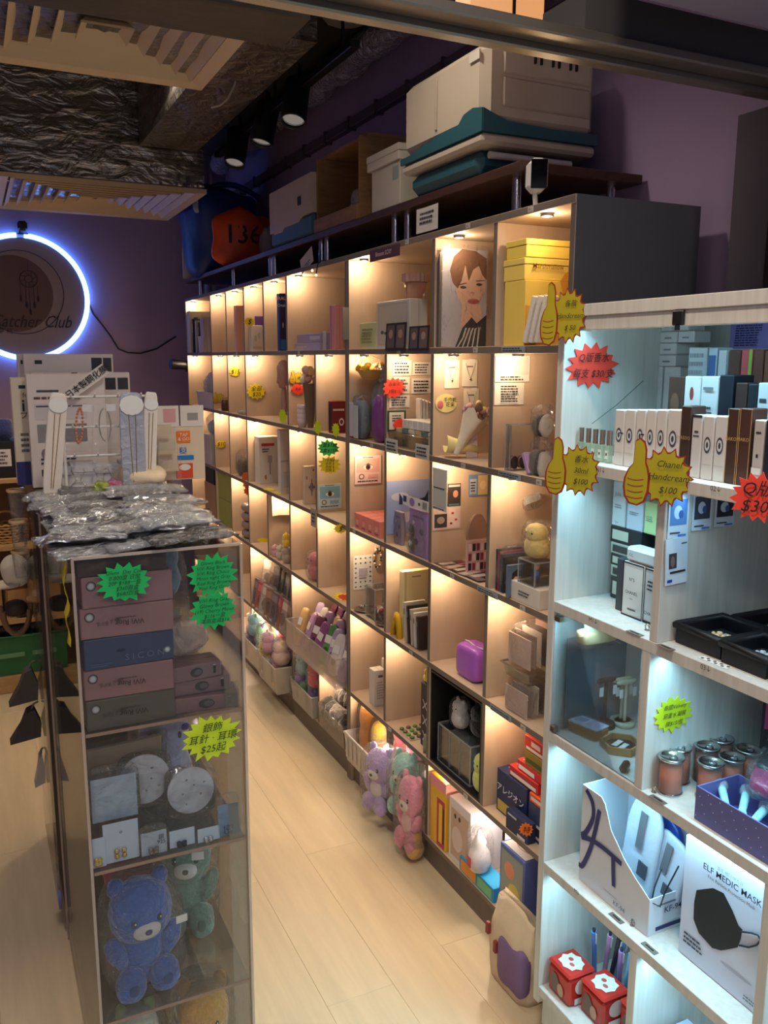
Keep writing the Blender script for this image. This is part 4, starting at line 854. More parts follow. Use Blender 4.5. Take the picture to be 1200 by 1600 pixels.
paperY('photo_card', 'blue-edged photo card of a blond doll pinned at the upper right of its cubby', 'photo', 732, 764, 740, 776, FACE[2], (120, 150, 196), [('F', .05, .1, .38, .8, (190, 206, 226)), ('F', .45, .05, .95, .95, (224, 196, 140)), ('O', 'F', .7, .5, .16, .2, (240, 214, 170))]+rows('F', .08, .2, .34, .7, 4))
S = slot(727, 730, 762, 845, 3, .03, wd=.07); t, w, d, h = at('patterned_box', 'pink patterned box with an arched clear top in a third-row cubby', 'box', S); carton(t, w, d, h, (226, 180, 176), [('R', .05+.19*i, .1+.29*j, .2+.19*i, .32+.29*j, ((60, 50, 50), (150, 60, 70), (240, 226, 220))[(i+j) % 3]) for i in range(5) for j in range(3)])
G().use(film((190, 150, 140), .35, .1, 0)).add([(x, (d/2)*math.cos(PI*i/12), h+.001+.075*math.sin(PI*i/12)) for x in (-w/2, w/2) for i in range(13)], [(i, i+1, i+14, i+13) for i in range(12)]+[tuple(range(13))[::-1], tuple(range(13, 26))]).build('arched_cover', t)
for k in range(5):
    t = thing('flat_magazine', ('first', 'second', 'third', 'fourth', 'fifth')[k]+' from the left of the photo leaflets lying flat on a third-row shelf', 'leaflet', (XW+.055, 2.14-.045*k, ZT[3]+.0005+.0011*k), -PI/2+.2*(k % 2), 'flat photo leaflets')
    G().use(mat(((96, 84, 80), (170, 130, 126), (60, 54, 56), (190, 170, 166), (120, 96, 96))[k], .35)).box(-.035, .035, -.048, .048, 0, .001).build('paper', t); deco(t, .07, .096, .001, [('T', .1, .1, .45, .6, (206, 190, 180)), ('T', .5, .3, .9, .9, (44, 40, 42)), ('T', .15, .7, .45, .9, (150, 60, 60))], off=.0002)
a = onY(604, 822, FACE[3]-.003); b = onY(672, 745, FACE[3]-.003)
SKY = (146, 160, 206)
t = paperY('sky_poster', 'blue cloudy-sky backing sheet behind the purple packs', 'poster', 604, 672, 748, 835, FACE[3]-.002, SKY, [('O', 'F', .3, .7, .2, .08, (190, 192, 214)), ('O', 'F', .75, .5, .25, .1, (180, 180, 210)), ('O', 'F', .5, .3, .3, .1, (200, 190, 214)), ('P', 'F', [(.28, .55), (.28, .78), (.36, .66), (.6, .62), (.6, .55)], (40, 44, 80)), ('P', 'F', [(.95, .55), (.95, .78), (.88, .66), (.7, .62), (.7, .55)], (40, 44, 80))])
q = onX(649, 786, XW+.004)
sheet('header_card', 'white header card with purple emblem and barcode above the purple packs', 'card', (XW+.004, q.y, q.z), .17, .032, -PI/2, (228, 224, 224), [('F', .03, .3, .16, .9, (40, 60, 150)), ('O', 'F', .38, .5, .1, .4, (150, 120, 190)), ('O', 'F', .66, .5, .04, .16, (60, 60, 60))]+[('F', .78+.03*i, .15, .79+.03*i+.008*(i % 2), .85, (30, 30, 30)) for i in range(6)])
for k, (px0, px1, pt, lab, rgb) in enumerate(((640, 672, 800, 'right lilac patterned pack hanging in the sky-backed cubby', (166, 140, 196)), (605, 632, 800, 'left grey-lilac pack in a clear bag in the sky-backed cubby', (150, 140, 160)))):
    S = slot(px0, px1-4, px1, pt, 3, .010+.02*k, wd=.03); t, w, d, h = at('toy_pack', lab, 'pack', S); carton(t, w, .012, h*.98, rgb, [('O', 'F', .25, .7, .06, .04, (230, 220, 240)), ('O', 'F', .7, .55, .12, .07, (110, 96, 130)), ('O', 'F', .4, .3, .12, .07, (96, 80, 140)), ('F', .2, .82, .8, .86, (120, 100, 150))], seam=False); wrap(t, w, .03, h*.96, 0, k, .004)
t, w, d, h = at('plush_toy', 'black and white penguin-coloured plush in a bag before the lilac packs', 'plush toy', (XW-.006, XW+.05, 2.29, 2.36, ZT[3], ZT[3]+.10)); plush(t, w, d*.8, h, (40, 40, 46), 4, spots=(232, 230, 228))
def lens_card(label, x0, x1, y0, y1, Y, c, c2):
    return paperY('lens_card', label, 'card', x0, x1, y0, y1, Y, c, [('F', .07, .42, .93, .9, c2), ('O', 'F', .5, .6, .18, .10, (240, 232, 226)), ('O', 'F', .5, .6, .09, .10, (84, 54, 40)), ('O', 'F', .5, .6, .04, .045, (20, 16, 16)), ('P', 'F', [(.28, .62), (.5, .74), (.72, .62), (.5, .71)], (60, 40, 36)), ('O', 'F', .25, .27, .11, .10, (120, 96, 60)), ('O', 'F', .25, .27, .07, .065, c), ('F', .5, .2, .88, .33, c2)]+rows('F', .1, .06, .9, .14, 1)+rows('F', .3, .92, .7, .97, 1), thick=.003)
lens_card('pink contact-lens card with an eye picture pinned in a third-row cubby', 554, 595, 711, 757, FACE[4], (238, 206, 200), (232, 176, 164))
for k in range(4): box_at('pink_lens_box', ('leftmost', 'second', 'third', 'rightmost')[k]+' of four salmon-pink lens boxes lined up under the pink eye card', 'box', (XW+.012, XW+.13, 2.565+.054*(3-k), 2.615+.054*(3-k), ZT[3], ZT[3]+.058), (232, 140, 128), [('F', .3, .3, .7, .6, (240, 180, 170))]+rows('F', .2, .1, .8, .25, 1, (150, 80, 76)), group='salmon-pink lens boxes')
star('bright green star tag above the yellow one in a third-row cubby', 513, 700, 38, 27, 'G', ('1盒$138', '2盒$250'), X=XW-.004, rz=-.45, seed=4, tsz=.018)
star('yellow star tag with four price lines below the bright green one', 515, 727, 37, 31, 'y', ('1年拋$', '半年 $', '月拋 $', '日拋 $'), X=XW-.004, rz=-.45, seed=5, tsz=.013)
lens_card('pale blue contact-lens card with an eye picture under the yellow star tag', 497, 533, 755, 796, FACE[5], (190, 208, 220), (130, 178, 206))
S = slot(473, 476, 493, 729, 3, .02, wd=.05); box_at('floral_card_box', 'cream box with a grey snowflake flower on a third-row shelf', 'box', S, (216, 196, 176), [('O', 'R', .65, .45, .3, .05, (110, 106, 100)), ('O', 'R', .65, .45, .06, .25, (110, 106, 100)), ('O', 'R', .65, .45, .17, .13, (130, 124, 116)), ('O', 'R', .2, .7, .08, .05, (190, 120, 110)), ('O', 'R', .8, .9, .05, .03, (40, 40, 40))])
S = slot(398, 405, 437, 683, 3, .03, wd=.10); box_at('steamer_carton', 'white garment-steamer carton with a red stripe in the wide third-row cubby', 'box', S, (228, 220, 212), [('R', .12, .80, .75, .86, (200, 60, 50)), ('R', .42, .45, .62, .6, (180, 180, 185)), ('R', .5, .2, .54, .45, (120, 120, 124)), ('O', 'R', .3, .14, .06, .05, (190, 140, 70))]+rows('R', .15, .66, .5, .76, 2))
S = slot(434, 438, 454, 672, 3, .02, wd=.06); box_at('white_carton', 'narrow white carton to the right of the steamer carton', 'box', S, (224, 214, 206), [('R', .1, .5, .9, .53, (190, 180, 172)), ('R', .3, .1, .7, .35, (200, 196, 196))])
for k, (x_, y_) in enumerate(((.02, 3.78), (.03, 3.66))):
    t = thing('price_star', ('left', 'right')[k]+' yellow star tag lying flat before the steamer carton', 'price tag', (XW-.004+x_, y_, ZT[3]+.0005), -PI/2); G().use(mat(STAR['y'], .55)).plate(star_pts(12, .05, .04, k), (0, 0, 0), (1, 0, 0), (0, .5, 0), .0015).build('card', t)
t, w, d, h = at('clear_bag', 'clear bag of dark goods in a far third-row cubby', 'bag', (XW+.004, XW+.09, 4.19, 4.34, ZT[3], ZT[3]+.14)); pouch(t, w, d, h, [('goods', (120, 110, 90)), ('goods', (90, 84, 76))], 5)
star('yellow star tag in a narrow far third-row cubby', 345, 694, 18, 13, 'y', ('$10',), Y=FACE[10]-.003, seed=14, tsz=.03)
box_at('white_box', 'plain white box at the far left end of the third row', 'box', (XW+.004, XW+.17, 4.80, 4.98, ZT[3], ZT[3]+.17), (190, 186, 180))
t, w, d, h = at('clear_bag', 'pale blue-white bag on top of the far white box', 'bag', (XW+.01, XW+.15, 4.81, 4.97, ZT[3]+.175, ZT[3]+.29)); pouch(t, w, d, h, [('tissue', (190, 220, 225)), ('tissue', (226, 220, 214))], 7)
# ---- row 4
for k, (z_, h_, lab) in enumerate(((0, .095, 'lower clear pouch of photo cards in the right fourth-row cubby'), (.13, .115, 'upper clear pouch of cards and pens in the right fourth-row cubby'))):
    t, w, d, h = at('card_pouch', lab, 'bag', (XW+.004+.006*k, XW+.115, 1.68, 1.80, ZT[4]+z_, ZT[4]+z_+h_)); 
    for j in range(5): G().use(mat(((200, 176, 166), (150, 136, 130), (214, 206, 200), (96, 84, 84), (186, 150, 146))[j], .4)).box(-w*.42+.003*j, w*.40-.004*j, -d*.4+d*.18*j, -d*.4+d*.18*j+.003, .004, h*(.72+.06*j)).build('photo_card', t)
    wrap(t, w, d, h, 0, 12+k)
    if k: t2 = thing('acrylic_bin', 'clear acrylic bin carrying the upper pouch in the right fourth-row cubby', 'bin', (t.location.x, t.location.y, ZT[4]+.098), -PI/2); bin_box(t2, w*1.05, d*1.05, .03, ACRY, .0025)
t, w, d, h = at('purple_pouch', 'shiny purple plastic pouch alone on a fourth-row shelf', 'pouch', (XW+.02, XW+.10, 1.95, 2.07, ZT[4], ZT[4]+.10)); G().use(mat((168, 96, 200), .25, vary=.08, bump=.3, bscale=25)).blob((0, 0, h*.5), (w/2, d/2, h/2), 6, 28, 18, .006, 18, 4).build('pouch_body', t); G().use(mat((214, 190, 226), .4)).tube([(-w*.4+w*.8*i/8, -d*.1, h*1.0+.002*math.sin(i)) for i in range(9)], .0025, 6).build('zip', t)
t, w, d, h = at('yellow_pouch', 'shiny yellow fish-shaped pouch left of the cream book', 'pouch', (XW+.004, XW+.028, 2.405, 2.475, ZT[4], ZT[4]+.10)); G().use(mat((230, 184, 34), .25, vary=.1, bump=.3, bscale=25)).add([(w*.55*math.cos(PI*i/16)*f_, d*.5*s_, h*1.0*math.sin(PI*i/16)*f_) for s_, f_ in ((-.3, .86), (-1, .6), (1, .6), (.3, .86)) for i in range(17)], [(17*q+i, 17*q+i+1, 17*((q+1) % 4)+i+1, 17*((q+1) % 4)+i) for q in range(4) for i in range(16)], True).build('pouch_body', t)
S = slot(626, 634, 676, 911, 4, .06, wd=.02); box_at('cream_book', 'tall cream book standing behind the small books', 'book', (XW+.03, XW+.20, 2.425, 2.45, ZT[4], ZT[4]+.225), (228, 216, 166), [('R', .04, 0, .08, 1, (200, 188, 140)), ('R', .2, .9, .4, .92, (150, 140, 110))])
for k, (c_, nm) in enumerate((((214, 206, 190), 'ivory'), ((44, 40, 42), 'black'), ((206, 196, 180), 'beige'), ((226, 220, 212), 'white'), ((60, 52, 50), 'dark brown'))):
    t, w, d, h = at('small_book', nm+' small book leaning in the row before the cream book', 'book', (XW+.014, XW+.09, 2.365-.022*k, 2.378-.022*k, ZT[4]+.004, ZT[4]+.135-.006*k), 'leaning small books'); t.rotation_euler.y = -.10; carton(t, w, d, h, c_, [('F', .2, .7, .8, .85, (150, 140, 130))], seam=False)
t, w, d, h = at('pink_pouch', 'pink pouch at the right end of the small books', 'pouch', (XW+.03, XW+.10, 2.215, 2.25, ZT[4], ZT[4]+.125)); sack(t, w, d, h, (220, 130, 126), 3, .4, .05)
paperY('patterned_card', 'white card with grey print all over pinned in a fourth-row cubby', 'card', 552, 582, 866, 922, FACE[4], (224, 222, 218), [('O', 'F', .12+.25*(i % 4), .08+.14*(i//4), .05, .02, (70, 70, 80)) for i in range(28) if not (i % 4 in (1, 2) and 2 <= i//4 <= 4)]+[('F', .28, .4, .72, .62, (176, 168, 190))]+rows('F', .3, .3, .7, .36, 1))
t = thing('bead_bracelet', 'black and white bead bracelet hanging on the divider beside the patterned card', 'bracelet', onY(590, 872, FACE[4]-.008)); t.location.y = FACE[4]-.008
for k in range(22): G().use((BLACK, WHITE, mat((206, 170, 90), .3, .8))[k % 3]).blob((.014*math.cos(2*PI*k/22), 0, .036*math.sin(2*PI*k/22)), (.0042, .0042, .0042), 2, 8, 6).build('bead', t)
G().use(mat((200, 196, 190), .5)).box(-.010, .010, .002, .004, .034, .056).build('hang_tag', t)
t, w, d, h = at('acrylic_box', 'clear acrylic box of beads in the cubby with the patterned card', 'box', (XW+.02, XW+.09, 2.62, 2.70, ZT[4], ZT[4]+.115)); case(t, w, d, h)
for k in range(14): G().use(mat(((206, 190, 180), (190, 90, 90), (120, 130, 150), (230, 226, 220))[k % 4], .3)).blob((R.uniform(-.03, .03), R.uniform(-.03, .03), .01+R.random()*.05), (.008, .008, .008), 2, 8, 6).build('bead', t)
for k, (x_, y_, lab) in enumerate(((.045, 2.755, 'left silver dish heaped with metal charms'), (.045, 2.57, 'right silver dish with blue charms'))):
    t = thing('charm_dish', lab+' on a fourth-row shelf', 'dish', (XW+x_, y_, ZT[4]+.001)); G().use(mat((190, 186, 180), .25, .9)).lathe([(0, 0), (.03, 0), (.042, .008), (.044, .007), (.03, .0015), (0, .0015)], n=20).build('dish', t)
    for j in range(12): G().use(mat(((200, 196, 190), (110, 106, 100), (70, 130, 150) if k else (150, 140, 126))[j % 3], .25, .7)).blob((R.uniform(-.024, .024), R.uniform(-.024, .024), .008+R.random()*.008), (.006, .006, .005), 2, 6, 5).build('charm', t)
star('yellow star tag at the upper edge of an otherwise empty fourth-row cubby', 532, 826, 22, 17, 'y', ('$',), X=XW-.004, rz=-.5, seed=16)
t = thing('sign_card', 'red and yellow burst card lying flat on a fourth-row shelf', 'sign', (XW+.045, 2.95, ZT[4]+.0006), -PI/2); G().use(mat((236, 206, 40), .5)).plate(star_pts(11, .075, .05, 3), (0, 0, 0), (1, 0, 0), (0, .6, 0), .0014).use(mat((190, 44, 40), .5)).plate(star_pts(11, .052, .04, 8), (0.01, 0, .0016), (1, 0, 0), (0, .6, 0), .0006).build('card', t)
t, w, d, h = at('plush_toy', 'pink and red bagged plush toy on a fourth-row shelf', 'plush toy', (XW+.006, XW+.086, 3.19, 3.31, ZT[4], ZT[4]+.12)); plush(t, w, d, h, (228, 130, 140), 5, spots=(200, 50, 60))
paperX('hang_tag', 'grey hang tag dangling from the shelf edge above the pink plush', 'tag', 486, 495, 797, 821, XW-.003, (170, 160, 150), rows('F', .2, .2, .8, .8, 3))
t = paperY('curled_paper', 'curled blank white paper hanging in a fourth-row cubby', 'paper', 424, 450, 770, 806, FACE[7]-.02, (236, 228, 206), [], curl=.35)
for k, (x_, y_, z_, s_, c_) in enumerate(((.002, 3.66, 0, .06, (200, 186, 170)), (.004, 3.585, 0, .065, (180, 160, 146)), (.055, 3.66, .0, .10, (214, 200, 190)), (.008, 3.585, .076, .055, (236, 196, 60)), (.06, 3.555, 0, .12, (240, 206, 80)), (.002, 3.725, 0, .05, (214, 160, 176)))):
    t, w, d, h = at('figurine', ('small beige toy figure at the front of the figure cubby', 'brown toy figure beside the beige one', 'pale standing toy figure behind the small ones', 'yellow chick toy on top of the brown figure', 'tall yellow toy figure at the right of the figure cubby', 'tiny pink toy figure at the left of the figure cubby')[k], 'figurine', (XW+x_, XW+x_+s_*.8, y_-s_*.4, y_+s_*.4, ZT[4]+z_, ZT[4]+z_+s_*1.15)); plush(t, w, d, h, c_, k+30, bagged=False, ears=c_)
star('yellow star tag lying at the front of a far fourth-row shelf', 412, 844, 22, 8, 'y', (), X=XW+.003, rz=-.5, seed=17)
t = thing('tag_chain', 'string of orange paper tags hanging in a far fourth-row cubby', 'tag', onX(385, 757, XW+.01))
for k in range(3): G().use(mat((226, 110, 40), .5)).plate(star_pts(9, .026, .02, k), (.004*k, -.002*k, .04-.036*k), (1, 0, 0), (0, 0, 1), .001).build('tag', t)
for k in range(4): 
    t, w, d, h = at('silver_pouch', ('lowest', 'second', 'third', 'topmost')[k]+' of the stacked silvery pouches in a far fourth-row cubby', 'pouch', (XW+.003, XW+.08, 4.14, 4.25, ZT[4]+.045*k, ZT[4]+.045*k+.046), 'stacked silvery pouches'); sack(t, w, d, h, (150, 136, 126), k, .3, .05)
for k in range(4):
    z_ = ZT[4]+(.145 if k >= 2 else 0); y_ = 4.41+.145*(k % 2)
    box_at('green_box', ('lower right', 'lower left', 'upper right', 'upper left')[k]+' olive green box of the four in a far fourth-row cubby', 'box', (XW+.012, XW+.14, y_, y_+.14, z_, z_+.142), (150, 160, 72), [('R', .05, .9, .95, .95, (110, 120, 50))], group='olive green boxes')
box_at('brown_carton', 'brown cardboard carton at the far end of the fourth row', 'box', (XW+.004, XW+.16, 4.74, 4.98, ZT[4], ZT[4]+.20), (160, 128, 88), [('O', 'R', .3, .4, .2, .3, (70, 56, 44)), ('R', .4, .75, .7, .9, (200, 190, 170))])
box_at('black_carton', 'black carton on top of the far brown carton', 'box', (XW+.004, XW+.14, 4.76, 4.96, ZT[4]+.201, ZT[4]+.29), (26, 26, 30))
# ---- row 5
MED = [(.04, .13, 1.60, 1.73, 0, .12, (30, 48, 92), 'large navy medicine box at the bottom of the medicine stack', [('F', .1, .42, .9, .62, (220, 225, 235)), ('F', .05, .05, .5, .35, (210, 180, 70)), ('F', .5, .05, .95, .3, (110, 150, 90)), ('T', .1, .3, .9, .6, (214, 220, 230)), ('R', .2, .1, .8, .9, (150, 160, 180))]),
       (.02, .04, 0, 0, 0, 0, 0, '', [])]
def med(x0, x1, y0, y1, z0, h, col, lab, pr, tx=()): return box_at('medicine_box', lab, 'box', (XW+x0, XW+x1, y0, y1, ZT[5]+z0, ZT[5]+z0+h), col, pr, tx)
med(.03, .12, 1.70, 1.84, 0, .125, (30, 48, 92), 'large navy medicine box at the bottom left of the medicine stack', [('F', .05, .05, .6, .3, (200, 180, 90)), ('F', .62, .05, .95, .3, (90, 130, 90)), ('T', .1, .3, .9, .6, (205, 212, 225))], [('F', .5, .6, 'アレジオン', .026, (230, 232, 240), .02)])
med(.03, .12, 1.60, 1.69, 0, .10, (60, 70, 104), 'grey-navy medicine box at the bottom right of the medicine stack', [('F', .08, .1, .92, .5, (205, 205, 210)), ('F', .3, .18, .7, .42, (40, 40, 50)), ('R', .1, .2, .9, .6, (200, 200, 205))])
med(.03, .12, 1.602, 1.688, .101, .025, (226, 96, 50), 'flat orange medicine box on the grey-navy one', [('F', .1, .3, .9, .7, (245, 220, 200))])
med(.035, .12, 1.66, 1.79, .1265, .03, (196, 40, 44), 'lower flat red and white medicine box on the navy box', [('F', .05, .15, .95, .5, (236, 230, 226)), ('T', .08, .2, .92, .8, (224, 214, 208))])
med(.04, .125, 1.63, 1.76, .157, .028, (206, 44, 46), 'upper flat red and white medicine box', [('F', .05, .15, .6, .6, (240, 234, 230)), ('T', .1, .1, .5, .9, (240, 234, 230))])
med(.04, .12, 1.63, 1.73, .186, .04, (150, 130, 50), 'olive medicine box near the top of the medicine stack', [('F', .1, .2, .9, .5, (80, 90, 40))])
med(.04, .12, 1.63, 1.73, .227, .04, (214, 48, 42), 'topmost red medicine box of the stack', [('F', .08, .1, .92, .3, (244, 238, 232)), ('F', .3, .45, .7, .8, (240, 210, 200))])
t = med(.001, .028, 1.65, 1.75, 0, .055, (28, 40, 84), 'low navy box at the front edge of the medicine shelf', [('F', .55, .05, .9, .2, (225, 225, 225)), ('F', .1, .8, .5, .9, (200, 205, 220))])
star('small orange star tag stuck on the low navy medicine box', 822, 1296, 24, 24, 'o', ('特',), X=XW-.003, rz=-.6, seed=21, tsz=.02)
# black-lined cubby
t, w, d, h = at('black_liner', 'black open box fitted inside a fifth-row cubby', 'box', (XW+.003, XW+.30, 1.884, 2.178, ZT[5]+.001, ZT[5]+.298))
BL = mat((24, 24, 26), .4, vary=.1)
for nm, a in (('side_panel', (-w/2, -w/2+.006, -d/2, d/2, 0, h)), ('side_panel', (w/2-.006, w/2, -d/2, d/2, 0, h)), ('base_panel', (-w/2+.006, w/2-.006, -d/2, d/2, 0, .006)), ('top_panel', (-w/2+.006, w/2-.006, -d/2, d/2, h-.006, h)), ('back_panel', (-w/2+.006, w/2-.006, d/2-.006, d/2, .006, h-.006))): G().use(BL).box(*a).build(nm, t)
t, w, d, h = at('acrylic_organiser', 'clear acrylic drawer box in the black-lined cubby', 'box', (XW+.02, XW+.15, 1.965, 2.155, ZT[5]+.008, ZT[5]+.13)); case(t, w, d, h)
for x in (-.03, .03): G().use(EDGE).box(x-.001, x+.001, -d/2, d/2, .003, h).build('drawer_wall', t)
for k, (x_, y_, z_, s_, c_, lab) in enumerate(((.03, 2.09, .134, .075, (236, 226, 224), 'white bagged plush on the acrylic drawers'), (.05, 2.015, .134, .08, (26, 26, 30), 'black cat plush beside the white one on the acrylic drawers'), (.09, 1.925, .134, .085, (230, 120, 140), 'pink bagged plush at the right of the black-lined cubby'))):
    t, w, d, h = at('plush_toy', lab, 'plush toy', (XW+x_, XW+x_+s_*.8, y_-s_*.45, y_+s_*.45, ZT[5]+(.134 if k < 2 else .13), ZT[5]+z_+s_*1.2)); plush(t, w, d, h, c_, k+40, bagged=k != 1, ears=c_)
t, w, d, h = at('frog_plush', 'pale green long plush toy lying in the black-lined cubby', 'plush toy', (XW+.006, XW+.07, 1.894, 1.955, ZT[5]+.008, ZT[5]+.128)); plush(t, w, d, h, (196, 206, 100), 44, bagged=False)
S = slot(650, 655, 676, 1082, 5, .04, wd=.05); box_at('navy_box', 'tall navy box with white crosses in a fifth-row cubby', 'box', (XW+.03, XW+.115, 2.23, 2.29, ZT[5], ZT[5]+.215), (34, 38, 62), [('P', 'F', [(.2, .1+.25*i), (.3, .1+.25*i), (.8, .25+.25*i), (.7, .25+.25*i)], (205, 205, 215)) for i in range(3)]+[('P', 'F', [(.8, .1+.25*i), (.7, .1+.25*i), (.2, .25+.25*i), (.3, .25+.25*i)], (205, 205, 215)) for i in range(3)])
t, w, d, h = at('yellow_chick', 'little yellow chick toy on top of the navy box', 'figurine', (XW+.03, XW+.07, 2.255, 2.295, ZT[5]+.2155, ZT[5]+.262)); plush(t, w, d, h, (240, 214, 60), 50, bagged=False)
t, w, d, h = at('clear_bag', 'clear empty bag peaked up behind the yellow chick', 'bag', (XW+.075, XW+.115, 2.23, 2.29, ZT[5]+.2155, ZT[5]+.285)); sack(t, w, d, h, (214, 206, 196), 5, .3, .1, m=film((220, 210, 200), .5, .2, .8, 40))
t = thing('pin_sheet', 'sheet of small green-brown pins lying on a fifth-row shelf', 'pin', (XW+.06, 2.37, ZT[5]+.001), -PI/2); G().use(mat((190, 176, 160), .4)).box(-.05, .05, -.05, .05, 0, .001).build('backing', t)
for k in range(16): G().use(mat(((96, 110, 50), (120, 90, 60), (110, 160, 60))[k % 3], .4)).blob((-.038+.025*(k % 4), -.038+.025*(k//4), .005), (.009, .009, .005), 2, 8, 5).build('pin', t)
t, w, d, h = at('small_jar', 'small grey-green jar at the front right of the navy box shelf', 'jar', (XW+.006, XW+.03, 2.215, 2.24, ZT[5], ZT[5]+.06)); G().use(mat((130, 140, 120), .3)).lathe([(0, 0), (.011, 0), (.012, .04), (.009, .046), (.009, .06), (0, .06)]).build('jar_body', t)
for k, (x_, y_, h_, lab) in enumerate(((.02, 2.625, .135, 'front white vial box on an otherwise empty fifth-row shelf'), (.07, 2.625, .165, 'rear taller white vial box on an otherwise empty fifth-row shelf'))):
    box_at('vial_box', lab, 'box', (XW+x_, XW+x_+.045, y_, y_+.045, ZT[5], ZT[5]+h_), (222, 216, 212), rows('R', .2, .2, .8, .7, 7, (170, 165, 165), k)+[('R', .3, .82, .7, .88, (90, 90, 110))])
# packs spilling from a clear bin (cubby 4-6)
t, w, d, h = at('clear_bin', 'clear plastic bin full of purple and green snack packs in the fifth row', 'bin', (XW-.045, XW+.16, 2.83, 3.40, ZT[5]+.001, ZT[5]+.12)); bin_box(t, w, d, h, film((225, 215, 215), .22, .12, .2, 20, .5), .003, 1.0)
for k in range(24):
    c_ = ((150, 120, 170), (96, 150, 90), (190, 150, 190), (214, 206, 206), (140, 80, 130), (206, 170, 110), (176, 160, 200), (120, 60, 90))[k % 8]
    xx = .03+.062*(k % 3)+R.uniform(-.01, .01); yy = 2.875+.068*(k//3)
    t = thing('snack_pack', ('lilac', 'green', 'pale mauve', 'clear white', 'plum', 'tan', 'lavender', 'dark red')[k % 8]+' pack, '+('front', 'middle', 'back')[k % 3]+' of the clear bin, '+('first', 'second', 'third', 'fourth', 'fifth', 'sixth', 'seventh', 'eighth')[k//3]+' from its near end', 'pack', (XW-.045+xx+.01, yy, ZT[5]+.012+.012*(k % 3)), -PI/2+R.uniform(-.3, .3), 'packs in the clear bin', rx=-.35, ry=R.uniform(-.2, .2))
    G().use(mat(c_, .35, vary=.2, scale=30)).blob((0, 0, .085), (.036, .011, .082), 4, 14, 10, .004, 40, k).build('pack', t); deco(t, .07, .026, .16, [('F', .2, .55, .8, .75, (230, 226, 226)), ('O', 'F', .5, .35, .2, .1, tuple(int(v*.6) for v in c_))])
# comic bags (cubby 6-8)
for k in range(16):
    c_ = ((150, 100, 70), (120, 130, 120), (200, 190, 180), (90, 80, 90), (200, 80, 70), (170, 150, 120), (110, 90, 110), (214, 200, 190))[k % 8]
    t = thing('wrapped_comic', ('orange-brown', 'grey-green', 'ivory', 'dark grey', 'red', 'tan', 'dusky purple', 'white')[k % 8]+' bagged comic, '+('lower', 'upper')[k % 2]+' row, '+('first', 'second', 'third', 'fourth', 'fifth', 'sixth', 'seventh', 'eighth')[k//2]+' from the near end of its cubby', 'comic', (XW-.01+.06*(k % 2), 3.50+.066*(k//2), ZT[5]+.006+.09*(k % 2)), -PI/2+R.uniform(-.35, .35), 'wrapped comics', rx=-.18, ry=R.uniform(-.12, .12))
    G().use(mat(c_, .35, vary=.25, scale=25)).box(-.045, .045, -.005, .005, 0, .15, .001).build('comic', t); deco(t, .09, .01, .15, [('F', .1, .7, .9, .92, tuple(min(255, v+60) for v in c_)), ('O', 'F', .5, .4, .3, .2, tuple(int(v*.7) for v in c_)), ('F', .1, .06, .5, .14, (230, 220, 210))])
    G().use(WRAP).box(-.049, .049, -.008, .008, -.003, .16).build('clear_bag', t)
box_at('navy_book', 'navy picture book with an orange heart standing over the comics', 'book', (XW+.10, XW+.27, 3.60, 3.63, ZT[5]+.01, ZT[5]+.27), (60, 80, 140), [('O', 'R', .4, .72, .2, .07, (230, 150, 70)), ('O', 'R', .55, .76, .14, .06, (230, 150, 70))])
box_at('white_book', 'blue and white picture book standing behind the navy one', 'book', (XW+.09, XW+.26, 3.70, 3.73, ZT[5]+.01, ZT[5]+.285), (214, 214, 220), [('R', 0, .5, .3, 1, (90, 120, 180))])
# ---- row 6: plush bins
PC = [(242, 168, 198), (190, 158, 226), (240, 236, 234), (158, 208, 230), (246, 188, 118), (150, 204, 160), (242, 192, 212), (138, 106, 178), (246, 216, 198), (180, 226, 230), (246, 226, 130), (232, 112, 124)]
PN = ['pink', 'violet', 'white', 'sky blue', 'orange', 'green', 'rose', 'dark purple', 'peach', 'aqua', 'yellow', 'red']
def plush_bin(lab, y0, y1, x0, n, seed, where, h=.13):
    t, w, d, hh = at('plush_bin', lab, 'bin', (XW+x0, XW+.16, y0, y1, ZT[6]+.001, ZT[6]+h)); bin_box(t, w, d, hh, FROST, .003, 1.12)
    R = random.Random(seed)
    for k in range(n):
        row = k//4; c = (k*5+seed) % 12
        s_ = .085+R.random()*.015
        xx = XW+x0+.05+.082*(k % 2)+R.uniform(-.008, .008); yy = y0+.065+(y1-y0-.13)*((k//2) % 2)+R.uniform(-.012, .012)+(.02 if row == 1 else 0); zz = ZT[6]+.012+.056*row
        t, w, d, hh = at('plush_toy', PN[c]+' bagged plush toy among the heap in the '+where, 'plush toy', (xx-s_*.45, xx+s_*.45, yy-s_*.45, yy+s_*.45, zz, zz+s_*1.15), 'plush toys in the '+where, drz=R.uniform(-.5, .5)); plush(t, w, d, hh, PC[c], seed+k, ears=PC[(c+2) % 12], spots=PC[(c+4) % 12] if k % 2 else None)
plush_bin('far frosted bin heaped with plush toys on the lowest shelf', 3.78, 4.06, -.06, 12, 1, 'far frosted bin', .12)
plush_bin('near frosted bin heaped with plush toys projecting over the aisle', 3.47, 3.765, -.075, 12, 4, 'near frosted bin', .13)
plush_bin('narrow frosted bin of pink plush toys on the lowest shelf', 3.16, 3.43, -.02, 12, 7, 'narrow bin', .10)
t, w, d, h = at('clear_tub', 'clear tub of grey furry charms on the lowest shelf', 'bin', (XW-.012, XW+.16, 2.84, 3.11, ZT[6]+.001, ZT[6]+.10)); bin_box(t, w, d, h, CLEAR, .003)
